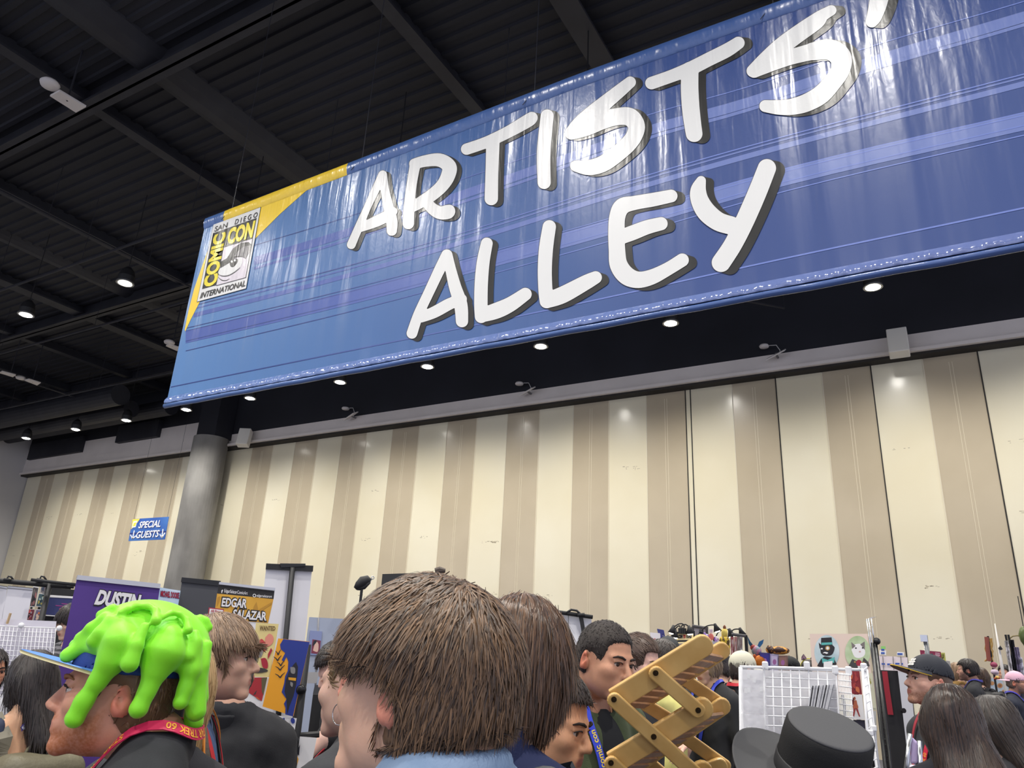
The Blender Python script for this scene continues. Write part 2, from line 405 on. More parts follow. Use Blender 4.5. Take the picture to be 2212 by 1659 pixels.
v_crum = vinyl('banner_hem_shiny', (110, 136, 190), (110, 124, 176), -8.8, 1.0, wr=0.3, rough=.16, coat=1.0, crough=.08); v_ly = vinyl('banner_logo_yellow', (245, 226, 50))
BL0, BR0 = -8.97, 3.7
def ztop(x): return 6.0+EYE + 0.17*min(1, (x-BL0)/6.0) - 0.05
ban = thing('hanging_banner', 'huge glossy blue vinyl banner reading ARTISTS\' ALLEY hung from the ceiling', 'banner', (-2.6, BY, 3.03+EYE))
bm_ = MB(); nx = 60; vs = []; fs = []
def bfn(px, py, e=0.0):
    p = at_y(px, py, BY-e); return p
for i in range(nx+1):
    x = BL0+(BR0-BL0)*i/nx
    vs += [(x, BY, 3.05+EYE), (x, BY, ztop(x)), (x, BY+0.004, 3.05+EYE), (x, BY+0.004, ztop(x))]
for i in range(nx):
    a = 4*i; fs += [(a, a+4, a+5, a+1), (a+2, a+3, a+7, a+6), (a+1, a+5, a+7, a+3), (a, a+2, a+6, a+4)]
fs += [(0, 1, 3, 2), (4*nx, 4*nx+2, 4*nx+3, 4*nx+1)]
bm_.add(vs, fs); bm_.build('vinyl_sheet', v_blue, ban)
hb = MB(); hb.tube([(BL0-0.02+(BR0-BL0)*i/40, BY, 3.04+EYE+0.004*math.sin(i*2.1)) for i in range(41)], 0.032, 14); hb.build('bottom_hem', v_hem, ban, smooth=True)
hw = MB(); rs = random.Random(5); x = BL0+0.1
# crumpled strip of the pole pocket just above the bottom pole
vs = []; fs = []; n = 620
for i in range(n+1):
    x = BL0+(BR0-BL0)*i/n; w = 0.010*math.sin(i*1.7)+0.008*math.sin(i*0.61+1)+rs.uniform(-.006, .006)
    for (z, yo) in ((3.065, 0.032), (3.082, 0.040+w*0.3), (3.11, 0.034+w*0.55), (3.14, 0.020+w*0.35), (3.165, 0.003)): vs.append((x, BY-yo, z+EYE))
for i in range(n):
    for k in range(4): a = 5*i+k; fs.append((a, a+5, a+6, a+1))
hw.add(vs, fs); hw.build('pole_pocket', v_crum, ban, smooth=True)
ht = MB(); vs = []; fs = []
for i in range(nx+1):
    x = BL0+(BR0-BL0)*i/nx; z = ztop(x)
    for (dz, yo) in ((-0.17, 0.002), (-0.15, 0.016), (-0.07, 0.035), (0.0, 0.022), (0.02, 0.0)): vs.append((x, BY-yo, z+dz))
for i in range(nx):
    for k in range(4): a = 5*i+k; fs.append((a, a+5, a+6, a+1))
# the top pocket is yellow where the corner band meets it
ht.add(vs, fs); 
xa, xb = at_y(490, 452, BY)[0], at_y(742, 357, BY)[0]
ht.m = [1 if xa < BL0+(BR0-BL0)*(i//4+0.5)/nx < xb else 0 for i in range(len(fs))]
ht.build('top_hem', [v_hem, v_yell], ban, smooth=True)
tb = MB(); tb.tube([(BL0-0.05, BY+0.01, ztop(BL0)-0.06), (-3.0, BY+0.01, ztop(-3)-0.06), (BR0+.05, BY+.01, ztop(BR0)-.06)], 0.018, 8); tb.build('top_pole', houm, ban)
for (px, py) in ((502, 440), (781, 342), (1154, 196), (1668, -10), (2150, -190)):
    c = at_y(px, py, BY); k = MB(); k.tube([(c[0], BY+0.01, ztop(c[0])-0.04), (c[0]+0.01, BY, CEIL-0.1)], 0.006, 5)
    k.tube([(c[0]-0.12, BY-0.04, ztop(c[0])-0.16), (c[0], BY, ztop(c[0])+0.03)], 0.004, 4)
    k.build('cable', darkm, ban)
# corner band
yb = MB()
poly_on(yb, [(494, 452), (742, 360), (700, 386), (660, 413), (605, 462), (553, 514), (500, 565), (460, 612), (432, 651), (412, 690), (400, 716), (399, 712), (407, 672), (419, 625), (437, 573), (455, 524), (476, 483)], lambda a, b: bfn(a, b, 0.003), 0)
yb.build('yellow_corner_band', v_yell, ban)
# stripes
def stripe(mb, P, t0, t1, off=0, mi=0, e=0.002):
    P = catmull(P, 5); n = len(P)
    up = [bfn(p[0], p[1]+off-(t0+(t1-t0)*i/(n-1))/2, e) for i, p in enumerate(P)]; dn = [bfn(p[0], p[1]+off+(t0+(t1-t0)*i/(n-1))/2, e) for i, p in enumerate(P)]
    for i in range(n-1): mb.add([dn[i], dn[i+1], up[i+1], up[i]], [(0, 1, 2, 3)], mi)
SA = [(549, 564), (752, 502), (1060, 400), (1391, 285), (1614, 222), (1904, 127), (2212, 37), (2300, 10)]
SB = [(418, 681), (745, 597), (1050, 508), (1346, 415), (1700, 314), (2212, 181), (2300, 158)]
SCc = [(401, 728), (779, 637), (1250, 510), (1700, 382), (2212, 262), (2300, 242)]
SDd = [(369, 836), (914, 725), (1300, 645), (1700, 557), (2212, 449), (2300, 430)]
for P_ in (SA, SB, SCc, SDd):                                # carry every stripe on to the right hand edge
    (xa_, ya_), (xb_, yb_) = P_[-2], P_[-1]; k_ = (yb_-ya_)/(xb_-xa_); x_ = xb_
    while bfn(x_+10, yb_+k_*(x_+10-xb_))[0] < BR0-0.01: x_ += 10
    P_[-1] = (x_, yb_+k_*(x_-xb_)); P_.insert(-1, ((xa_+x_)/2, ya_+k_*(x_-xa_)/2))
for (P_, a_, b_, o_, nm, m_, e_) in ((SA, 17, 28, 0, 'stripe', v_strd, .002), (SA, 5, 10, 16, 'stripe', v_strd, .002), (SB, 9, 14, 0, 'stripe', v_strd, .002), (SCc, 27, 46, 0, 'stripe', v_strd, .002), (SB, 2.5, 4, -14, 'stripe', v_strd, .002),
        (SA, 1.5, 2.5, -34, 'thin_stripe', v_dark, .0025), (SB, 2, 3, -21, 'thin_stripe', v_dark, .0025), (SCc, 1.6, 2.6, -19, 'thin_stripe', v_dark, .0025), (SCc, 1.6, 3, 30, 'thin_stripe', v_dark, .0025), (SDd, 2, 5, 0, 'thin_stripe', v_dark, .0025), (SCc, 1.5, 3, 9, 'thin_stripe', v_dark, .003), (SCc, 1.5, 3, -13, 'thin_stripe', v_dark, .003)):
    sb = MB(); stripe(sb, P_, a_, b_, o_, e=e_); sb.build(nm, m_, ban)
# ---- brush lettering, traced
Z1 = lambda x, y, r: (x/3.607+700, y/3.607+300, r/3.607)
Z2 = lambda x, y, r: (x/3.687+1180, y/3.687, r/3.687)
Z3 = lambda x, y, r: (x/4.046+1250, y/4.046+330, r/4.046)
Z4 = lambda x, y, r: (x/2.592+1700, y/2.592, r/2.592)
Z5 = lambda x, y, r: (x/3.253+620, y/3.253, r/3.253)
def zz(Z, L): return [Z(*p) for p in L]
LET = [
 [zz(Z1, [(457,280,34),(400,400,30),(335,540,28),(270,690,32),(212,825,34)]), zz(Z1, [(457,280,34),(475,400,33),(505,540,40),(528,640,44),(528,715,40)]), zz(Z1, [(290,690,34),(400,646,42),(480,607,42),(540,565,32)])],
 [zz(Z1, [(710,200,42),(684,350,39),(665,520,42),(657,660,44)]), zz(Z1, [(705,195,42),(790,172,45),(900,165,52),(975,215,56),(965,290,55),(920,365,50),(850,430,48),(760,490,45),(690,530,40)]), zz(Z1, [(800,490,40),(840,540,45),(900,575,50),(960,570,55),(975,560,47)])],
 [zz(Z5, [(1262,1048,40),(1400,1000,40),(1550,930,42),(1690,850,46),(1720,828,42)]), zz(Z1, [(1315,40,52),(1308,250,50),(1303,465,52)])],
 [[Z5(1828,815,46), Z1(1712,100,53), Z1(1715,340,51)]],
 [zz(Z2, [(668,655,46),(590,720,52),(480,810,58),(370,900,62),(270,985,60),(200,1060,52)]), zz(Z2, [(205,1060,52),(320,1020,62),(450,960,68),(560,930,68),(660,930,72),(715,990,68),(710,1060,65),(660,1140,65),(560,1230,65),(450,1305,65),(340,1335,60),(245,1325,45),(232,1320,40)])],
 [zz(Z2, [(838,662,50),(1000,605,50),(1150,545,55),(1300,470,55),(1440,400,55),(1530,342,50)]), zz(Z2, [(1145,560,68),(1142,700,70),(1150,850,70),(1165,980,68),(1178,1065,66)])],
 [zz(Z2, [(1645,565,50),(1740,480,60),(1870,370,68),(2020,260,68),(2150,170,64)]) + zz(Z4, [(200,86,34),(248,58,29)]), zz(Z2, [(1655,572,48),(1800,510,55),(1950,455,60),(2100,415,66)]) + zz(Z4, [(150,287,50),(240,278,58),(300,320,60),(300,390,52),(255,460,50),(190,530,52),(110,575,50)]) + zz(Z2, [(1960,850,65),(1850,855,58),(1745,845,48)])],
 [zz(Z4, [(525,-60,55),(510,20,50),(490,90,42),(475,120,34)])],
 [zz(Z1, [(957,905,44),(890,1040,42),(810,1210,40),(735,1370,40),(685,1515,42)]), zz(Z1, [(957,905,44),(985,1010,42),(1020,1150,48),(1065,1290,52),(1075,1420,48)]), zz(Z1, [(760,1390,40),(860,1350,45),(980,1285,45),(1075,1248,38)])],
 [zz(Z1, [(1268,815,46),(1240,960,50),(1225,1130,52),(1222,1300,52),(1225,1385,50)]), zz(Z1, [(1228,1375,54),(1340,1340,62),(1450,1290,58),(1568,1210,50)])],
 [zz(Z1, [(1755,685,52),(1730,850,55),(1720,1020,55),(1725,1180,55),(1735,1265,55)]), zz(Z1, [(1740,1258,60),(1860,1215,65)]) + zz(Z3, [(60,1135,65),(148,1090,55)])],
 [zz(Z3, [(808,378,56),(650,410,60),(480,440,62),(380,470,72),(338,560,70),(330,700,72),(335,850,72),(350,980,78),(420,1075,80),(520,1110,72),(640,1085,66),(780,1015,58),(905,938,58)]), zz(Z3, [(350,745,62),(470,700,65),(600,650,62),(720,620,58)])],
 [zz(Z3, [(1070,245,42),(1045,330,68),(1060,420,78),(1120,520,85),(1220,600,82),(1330,635,80)]), zz(Z3, [(1645,135,80),(1560,350,82),(1450,600,82),(1350,800,80),(1245,960,82)])],
]
lw, ls = MB(), MB()
for n_, let in enumerate(LET):
    brush2d(lw, let, lambda a, b: bfn(a, b, 0.010), 2.0)
    dk = [[(p[0], p[1], p[2]) for p in s] for s in let]
    def shift(s, dd):
        out = []
        for p in s:
            q0 = project(bfn(p[0], p[1])+np.array([0.075*dd, 0, -0.045*dd])); out.append((q0[0], q0[1], p[2]))
        return out
    brush2d(ls, [[(p[0], p[1], p[2]+0.9) for p in s] for s in let]+[shift(s, 0.35) for s in let]+[shift(s, 0.7) for s in let]+[shift(s, 1.0) for s in let], lambda a, b: bfn(a, b, 0.006), 2.2)
lw.build('lettering', v_white, ban); ls.build('lettering_shadow_print', v_black, ban)
# ---- round-cornered logo panel in the top left corner, traced in its own frame
ZL = lambda x, y: (x/6.379+380, y/6.379+420)
lg = lambda e: (lambda x, y: bfn(*ZL(x, y), e))
l0 = MB()
poly_on(l0, [(516, 411), (1172, 171), (968, 1299), (286, 1484)], lg(0.0085), 1)
poly_on(l0, [(520, 416), (1166, 178), (964, 1294), (292, 1478)], lg(0.010), 0)
poly_on(l0, [(512, 535), (1113, 322), (1055, 615), (660, 730), (560, 1250), (360, 1305)], lg(0.012), 1)
poly_on(l0, [(660, 735), (1052, 612), (960, 1145), (556, 1255)], lg(0.013), 2)
poly_on(l0, [(620, 925), (700, 880), (790, 740), (900, 665), (1000, 655), (1045, 690), (1020, 790), (960, 890), (930, 870), (880, 860), (800, 880), (760, 930), (700, 965), (608, 1020)], lg(0.014), 1)
poly_on(l0, [(800, 850), (860, 780), (930, 720), (1030, 700), (1020, 790), (958, 890), (900, 850)], lg(0.0145), 3)
poly_on(l0, [(608, 1020), (700, 968), (770, 920), (870, 870), (905, 875), (915, 930), (890, 990), (800, 1070), (720, 1110), (640, 1115), (585, 1090), (590, 1050)], lg(0.0145), 0, 4)
poly_on(l0, [(740, 905), (800, 885), (850, 890), (845, 940), (800, 995), (760, 1000), (742, 960)], lg(0.015), 1, 4)
for c in ((770, 925), (812, 908)):
    poly_on(l0, [(c[0]+15*math.cos(a), c[1]+17*math.sin(a)) for a in np.linspace(0, 6.283, 12, endpoint=False)], lg(0.0155), 0)
stroke2d(l0, [(582, 1100, 2), (640, 1125, 6), (720, 1118, 6), (810, 1070, 5), (885, 1010, 2)], lg(0.0155), 4, 1)
stroke2d(l0, [(582, 1140, 2), (630, 1180, 6), (690, 1185, 5), (738, 1162, 2)], lg(0.0155), 4, 1)
stroke2d(l0, [(1055, 615, 3), (960, 1145, 3), (556, 1255, 3)], lg(0.0150), 1, 1, smooth=False)
q = lambda *P, e=0.0155: [bfn(*ZL(*p), e) for p in P]
text_on(l0, 'CON', q((700, 700), (1048, 598), (1100, 352), (728, 470)), bold=0.05, mi=4)
text_on(l0, 'COMIC', q((560, 1240), (695, 510), (525, 560), (368, 1290)), bold=0.05, mi=4)
text_on(l0, 'SAN', q((528, 515), (712, 450), (716, 382), (536, 445)), shear=0.15, bold=0.01, mi=1)
text_on(l0, 'D I E G O', q((806, 418), (1122, 308), (1130, 238), (818, 345)), shear=0.1, bold=0.012, mi=1)
text_on(l0, 'INTERNATIONAL', q((326, 1436), (952, 1262), (966, 1180), (352, 1352)), shear=0.1, bold=0.02, mi=1)
l0.build('logo_panel', [v_white, v_black, v_lav, v_grey, v_ly], ban)

# ================================================================ SMALL SIGN BY THE COLUMN
SY = 19.4
Zs = lambda x, y: (x/3.318, 800+y/3.318)
sfn = lambda e: (lambda x, y: at_y(*Zs(x, y), SY-e))
sg = thing('hanging_sign', 'small blue SPECIAL GUESTS sign hanging before the striped wall by the column', 'sign', at_y(*Zs(1060, 1220), SY))
g_blue = mat('sign_blue', (70, 120, 190), 0.5, rgb2=(44, 84, 165), nscale=0.6); g_white = mat('sign_white', (245, 245, 245), 0.5); g_yel = mat('sign_yellow', (240, 215, 80), 0.5); g_navy = mat('sign_navy', (40, 60, 130), .5)
A, B, C, D = (at_y(*Zs(*p), SY) for p in ((920, 1224), (1180, 1212), (1209, 1049), (951, 1066)))
MB().sheet(A, B, C, D, 0.02).build('panel', g_blue, sg)
t = MB()
poly_on(t, [(951, 1067), (1003, 1064), (985, 1090), (940, 1140)], sfn(0.004), 1)
poly_on(t, [(957, 1082), (985, 1078), (972, 1124), (945, 1128)], sfn(0.006), 0); poly_on(t, [(960, 1092), (980, 1089), (970, 1116), (951, 1119)], sfn(0.008), 1)
poly_on(t, [(930, 1165), (1192, 1150), (1190, 1162), (927, 1178)], sfn(0.003), 2)
for s, Q in (('SPECIAL', ((990, 1132), (1148, 1122), (1155, 1072), (1002, 1084))), ('GUESTS', ((972, 1205), (1136, 1194), (1146, 1143), (982, 1154)))):
    text_on(t, s, [at_y(*Zs(p[0]+3, p[1]+3), SY-0.006) for p in Q], bold=0.03, shear=0.2, mi=3)
    text_on(t, s, [at_y(*Zs(*p), SY-0.010) for p in Q], bold=0.02, shear=0.2, mi=0)
for P in ([(962, 1150, 3.5), (950, 1205, 3.5)], [(936, 1180, 3.5), (949, 1206, 3.5), (972, 1188, 3.5)], [(1168, 1140, 3.5), (1160, 1196, 3.5)], [(1146, 1176, 3.5), (1160, 1199, 3.5), (1181, 1166, 3.5)]):
    stroke2d(t, P, sfn(0.01), 1, 0, smooth=False)
t.build('lettering', [g_white, g_yel, g_navy, g_navy], sg)
for px, py in ((960, 1065), (1200, 1050)):
    c = at_y(*Zs(px, py), SY); MB().tube([c, (c[0], SY, CEIL)], 0.005, 4).build('cable', darkm, sg)
# ================================================================ PEOPLE: implicit bodies, polygonised as one surface
F32 = np.float32
def V3(*a): return np.array(a, F32)
def p_ell(c, r, R=None):
    c = np.array(c, F32); r = np.array(r, F32); R = None if R is None else np.array(R, F32)
    def f(P):
        q = P-c
        if R is not None: q = q @ R
        k0 = np.sqrt(((q/r)**2).sum(1)); k1 = np.sqrt(((q/(r*r))**2).sum(1))
        return k0*(k0-1)/np.maximum(k1, 1e-6)
    return f
def p_cap(a, b, ra, rb=None):
    a = np.array(a, F32); b = np.array(b, F32); rb = ra if rb is None else rb; d = b-a; L = float((d*d).sum())+1e-9
    def f(P):
        q = P-a; t = np.clip((q @ d)/L, 0, 1)
        return np.sqrt(((q-t[:, None]*d)**2).sum(1))-(ra+(rb-ra)*t)
    return f
def p_box(c, h, r=0.01, R=None):
    c = np.array(c, F32); h = np.array(h, F32)-r; R = None if R is None else np.array(R, F32)
    def f(P):
        q = P-c
        if R is not None: q = q @ R
        q = np.abs(q)-h
        return np.sqrt((np.maximum(q, 0)**2).sum(1))+np.minimum(q.max(1), 0)-r
    return f
def p_half(n, o):
    """inside where n.p < o"""
    n = np.array(n, F32); n = n/np.linalg.norm(n)
    return lambda P: P @ n - o
def wob(P, s, seed=0):
    r = np.random.RandomState(seed); out = np.zeros(len(P), F32)
    for k in range(5):
        d = r.randn(3).astype(F32); d /= np.linalg.norm(d); out += np.sin((P @ d)*s*(1+0.35*k)+r.rand()*6.28)/(1+0.4*k)
    return out/2.2
class Shape:
    def __init__(s): s.ops = []
    def u(s, f, k=0.0): s.ops.append(('u', k, f)); return s
    def cut(s, f, k=0.0): s.ops.append(('s', k, f)); return s
    def keep(s, f, k=0.0): s.ops.append(('i', k, f)); return s
    def grow(s, g): s.ops.append(('g', 0, g)); return s
    def warp(s, f): s.ops.append(('w', 0, f)); return s
    def __call__(s, P):
        d = np.full(len(P), 9.0, F32)
        for op, k, f in s.ops:
            if op == 'g': d = d-f; continue
            if op == 'w': d = d+f(P); continue
            e = f(P)
            if op == 'u':
                if k: h = np.clip(0.5+0.5*(d-e)/k, 0, 1); d = d+(e-d)*h-k*h*(1-h)
                else: d = np.minimum(d, e)
            else:
                if op == 's': e = -e
                if k: h = np.clip(0.5-0.5*(d-e)/k, 0, 1); d = d+(e-d)*h+k*h*(1-h)
                else: d = np.maximum(d, e)
        return d
def axis(lo, hi, step, fine=()):
    """grid lines: coarse step, finer inside the given (a, b, step) spans"""
    out = [lo]
    while out[-1] < hi:
        x = out[-1]; st = step
        for a, b, s in fine:
            if a <= x < b: st = min(st, s)
            elif x < a < x+st: st = min(st, max(a-x, s))
        out.append(x+st)
    return np.array(out, F32)
def nets(fn, xs, ys, zs):
    X, Y, Z = np.meshgrid(xs, ys, zs, indexing='ij'); n = X.shape
    D = fn(np.stack([X.ravel(), Y.ravel(), Z.ravel()], 1)).reshape(n)
    I = D < 0
    c = [I[i:n[0]-1+i, j:n[1]-1+j, k:n[2]-1+k] for i in (0, 1) for j in (0, 1) for k in (0, 1)]
    s = sum(q.astype(np.int8) for q in c); act = (s > 0) & (s < 8); idx = np.full(act.shape, -1, np.int64); cells = np.argwhere(act); idx[act] = np.arange(len(cells))
    i, j, k = cells.T; acc = np.zeros((len(cells), 3)); cnt = np.zeros(len(cells))
    cor = [(a, b, e) for a in (0, 1) for b in (0, 1) for e in (0, 1)]
    for a in cor:
        for ax in range(3):
            if a[ax]: continue
            b = list(a); b[ax] = 1
            da = D[i+a[0], j+a[1], k+a[2]]; db = D[i+b[0], j+b[1], k+b[2]]; m = (da < 0) != (db < 0)
            t = np.where(m, da/np.where(m, da-db, 1), 0)
            pa = np.stack([xs[i+a[0]], ys[j+a[1]], zs[k+a[2]]], 1); pb = np.stack([xs[i+b[0]], ys[j+b[1]], zs[k+b[2]]], 1)
            acc += np.where(m[:, None], pa+(pb-pa)*t[:, None], 0); cnt += m
    V = acc/cnt[:, None]; Fs = []
    for ax in range(3):
        sl0 = [slice(None)]*3; sl1 = [slice(None)]*3; sl0[ax] = slice(0, n[ax]-1); sl1[ax] = slice(1, n[ax])
        A, B = I[tuple(sl0)], I[tuple(sl1)]; e = np.argwhere(A != B)
        o1, o2 = [q for q in range(3) if q != ax]
        e = e[(e[:, o1] > 0) & (e[:, o2] > 0) & (e[:, o1] < n[o1]-1) & (e[:, o2] < n[o2]-1)]
        if not len(e): continue
        def cell(d1, d2):
            q = e.copy(); q[:, o1] -= d1; q[:, o2] -= d2; return idx[q[:, 0], q[:, 1], q[:, 2]]
        q = np.stack([cell(1, 1), cell(0, 1), cell(0, 0), cell(1, 0)], 1); ins = A[tuple(e.T)]
        if ax == 1: ins = ~ins
        q[~ins] = q[~ins][:, ::-1]; Fs.append(q)
    return V, np.concatenate(Fs) if Fs else np.zeros((0, 4), int)
def mesh_np(name, V, Fq, mats, parent, mi=None, smooth=True):
    me = bpy.data.meshes.new(name); V = np.asarray(V, np.float32); Fq = np.asarray(Fq, np.int32); k = Fq.shape[1]
    me.vertices.add(len(V)); me.vertices.foreach_set('co', V.ravel()); me.loops.add(Fq.size); me.loops.foreach_set('vertex_index', Fq.ravel())
    me.polygons.add(len(Fq)); me.polygons.foreach_set('loop_start', np.arange(0, Fq.size, k, dtype=np.int32))
    if not isinstance(mats, (list, tuple)): mats = [mats]
    for m in mats: me.materials.append(m)
    if mi is not None: me.polygons.foreach_set('material_index', np.asarray(mi, np.int32))
    if smooth: me.polygons.foreach_set('use_smooth', np.ones(len(Fq), bool))
    me.update(calc_edges=True); me.validate()
    ob = bpy.data.objects.new(name, me); COL.objects.link(ob)
    if parent is not None: ob.parent = parent
    return ob
def bounds_axes(lo, hi, step): return [axis(lo[i], hi[i], step) for i in range(3)]
def Rz(a): c, s = math.cos(a), math.sin(a); return np.array([[c, -s, 0], [s, c, 0], [0, 0, 1.0]])
def Rx(a): c, s = math.cos(a), math.sin(a); return np.array([[1.0, 0, 0], [0, c, -s], [0, s, c]])
def Ry(a): c, s = math.cos(a), math.sin(a); return np.array([[c, 0, s], [0, 1.0, 0], [-s, 0, c]])
def tris_mats(V, Fq, rules):
    C = V[Fq].mean(1); mi = np.zeros(len(Fq), int)
    for k, r in rules: mi[r(C)] = k
    return mi

# ---- strands combed over an implicit hair shape
def grad(fn, P, e=0.003):
    g = np.stack([fn(P+V3(*(e if i == a else 0 for i in range(3))))-fn(P-V3(*(e if i == a else 0 for i in range(3)))) for a in range(3)], 1)
    return g/np.maximum(np.linalg.norm(g, axis=1, keepdims=True), 1e-9)
def strands(fn, roots, comb, length, steps=9, width=0.004, lift=0.003, stick=0.75, seed=1, frizz=0.12, sag=0.6):
    r = np.random.RandomState(seed); P = roots.astype(F32); S = len(P); out = [P]; N = grad(fn, P); Ns = [N]
    L = length*(0.6+0.7*r.rand(S, 1)).astype(F32); fz = r.randn(S, 3).astype(F32)*frizz; T0 = None
    for k in range(1, steps):
        t = k/(steps-1)
        T = comb(P)+fz; T = T-N*(T*N).sum(1, keepdims=True)
        if t > stick and T0 is not None: T = T0*(1-0.25*sag)+V3(0, 0, -1)*0.35*sag+N*0.05
        T = T/np.maximum(np.linalg.norm(T, axis=1, keepdims=True), 1e-6); T0 = T if T0 is None else T0*0.35+T*0.65
        T0 = T0/np.maximum(np.linalg.norm(T0, axis=1, keepdims=True), 1e-6)
        P = P+T0*L/(steps-1)
        if t <= stick:
            d = fn(P)-lift*(0.2+t)*(0.6+0.8*r.rand(S).astype(F32)); N = grad(fn, P); P = P-N*np.clip(d, -0.01, 0.01)[:, None]
        out.append(P); Ns.append(N)
    return np.stack(out, 1), np.stack(Ns, 1)
def ribbons(Q, Nn, width, seed=1):
    S, K, _ = Q.shape; T = np.gradient(Q, axis=1); T /= np.maximum(np.linalg.norm(T, axis=2, keepdims=True), 1e-9)
    sd = np.cross(T, Nn); sd /= np.maximum(np.linalg.norm(sd, axis=2, keepdims=True), 1e-9)
    r = np.random.RandomState(seed); w = width*(0.55+0.9*r.rand(S, 1, 1))*np.clip(1.25-np.linspace(0, 1, K)**2*1.15, 0.08, 1)[None, :, None]*np.clip(np.linspace(0.35, 3, K), 0, 1)[None, :, None]
    V = np.stack([Q-sd*w-Nn*w*0.35, Q+Nn*w*0.25, Q+sd*w-Nn*w*0.35], 2)
    base = (np.arange(S)[:, None]*K+np.arange(K-1)[None, :])*3
    F1 = np.stack([base, base+1, base+4, base+3], -1).reshape(-1, 4); F2 = np.stack([base+1, base+2, base+5, base+4], -1).reshape(-1, 4)
    return V.reshape(-1, 3), np.concatenate([F1, F2])
def hair_mat(name, a, b, rough=0.42):
    if name in MATS: return MATS[name]
    m = bpy.data.materials.new(name); m.use_nodes = True; N = m.node_tree.nodes; K = m.node_tree.links; bs = N['Principled BSDF']
    g = N.new('ShaderNodeNewGeometry'); cr = N.new('ShaderNodeValToRGB'); cr.color_ramp.elements[0].color = lin(a); cr.color_ramp.elements[1].color = lin(b)
    K.new(g.outputs['Random Per Island'], cr.inputs[0]); K.new(cr.outputs[0], bs.inputs['Base Color'])
    bs.inputs['Roughness'].default_value = rough; bs.inputs['Specular IOR Level'].default_value = 0.45; bs.inputs['Sheen Weight'].default_value = 0.1
    MATS[name] = m; return m
def skin_mat(name, rgb, lips, beard):
    nm = 'skin_%s_%s_%s' % (name, lips, beard)
    if nm in MATS: return MATS[nm]
    m = mat(nm, rgb, 0.52, spec=0.35, rgb2=tuple(int(c*0.95) for c in rgb), nscale=22, sss=0.22, bump=0.03, bscale=260); nt = m.node_tree; N, K = nt.nodes, nt.links; b = N['Principled BSDF']
    src = b.inputs['Base Color'].links[0].from_socket
    for at, col, amt in (('ear', (int(rgb[0]*.97), int(rgb[1]*.80), int(rgb[2]*.78)), .9), ('lips', lips, .85), ('beard', beard or rgb, .9)):
        a = N.new('ShaderNodeAttribute'); a.attribute_name = at; mx = N.new('ShaderNodeMix'); mx.data_type = 'RGBA'; mx.inputs[7].default_value = lin(col)
        f = a.outputs['Fac']
        if at == 'beard':
            tc = N.new('ShaderNodeTexCoord'); no = N.new('ShaderNodeTexNoise'); no.inputs['Scale'].default_value = 160; K.new(tc.outputs['Object'], no.inputs['Vector'])
            mu = N.new('ShaderNodeMath'); mu.operation = 'MULTIPLY'; K.new(f, mu.inputs[0]); K.new(no.outputs['Fac'], mu.inputs[1]); m3 = N.new('ShaderNodeMath'); m3.operation = 'MULTIPLY'; m3.use_clamp = True; m3.inputs[1].default_value = 1.7; K.new(mu.outputs[0], m3.inputs[0]); f = m3.outputs[0]
        K.new(f, mx.inputs[0]); K.new(src, mx.inputs[6]); src = mx.outputs[2]
    K.new(src, b.inputs['Base Color']); return m
def set_attr(ob, name, val):
    a = ob.data.attributes.new(name, 'FLOAT', 'POINT'); a.data.foreach_set('value', np.asarray(val, np.float32))
def sstep(a, b, x): t = np.clip((x-a)/(b-a), 0, 1); return t*t*(3-2*t)
# ---- head, body
def head_shape(sc=1.0, nose=1.0, jaw=1.0, ears=True, face=True):
    h = Shape()
    h.u(p_ell((0, .012, .035), (.075, .098, .090))); h.u(p_ell((0, -.033, -.032), (.060*jaw, .062, .080)), .03); h.u(p_ell((0, -.01, -.055), (.062*jaw, .06, .05)), .03)
    h.u(p_cap((-.012, -.080, -.098), (.012, -.080, -.098), .019), .022)
    if face:
        for s in (-1, 1):
            h.u(p_ell((s*.043, -.058, -.020), (.024, .028, .022)), .02)
            h.u(p_cap((s*.012, -.086, .024), (s*.045, -.072, .024), .010, .008), .014)
            h.cut(p_ell((s*.032, -.104, .005), (.018, .019, .0095)), .013)
        h.u(p_cap((0, -.088, .016), (0, -.088-.026*nose, -.026), .007, .0115*nose), .010)
        for s in (-1, 1): h.u(p_ell((s*.010, -.104, -.031), (.008, .011, .008)), .006)
        h.u(p_ell((0, -.084, -.060), (.030, .018, .022)), .016)
        h.u(p_cap((-.016, -.096, -.056), (.016, -.096, -.056), .0055), .006); h.u(p_cap((-.015, -.095, -.068), (.015, -.095, -.068), .0065), .006)
        h.cut(p_cap((-.022, -.104, -.0615), (.022, -.104, -.0615), .0035), .004)
        for s in (-1, 1):
            h.u(p_cap((s*.018, -.0935, .0135), (s*.046, -.083, .0125), .0045), .004); h.u(p_cap((s*.020, -.090, -.004), (s*.044, -.082, -.003), .004), .006)
    if ears:
        for s in (-1, 1):
            R = Rx(0.18) @ Rz(s*0.45)
            h.u(p_ell((s*.081, .022, -.006), (.007, .019, .031), R), .008)
            h.u(p_ell((s*.077, .010, -.018), (.008, .010, .020), R), .008)
            h.cut(p_ell((s*.090, .016, -.003), (.009, .010, .017), R), .004)
    if sc != 1.0:
        g = h
        class Sc(Shape):
            def __call__(s, P): return g(P/sc)*sc
        return Sc()
    return h
def turned(shape, R, t=(0, 0, 0)):
    R = np.array(R, F32); t = np.array(t, F32)
    return lambda P: shape((P-t) @ R)
FINGERS = ((-.030, .074, .0080, .10), (-.010, .083, .0085, .04), (.010, .078, .0082, .03), (.028, .062, .0072, .08))
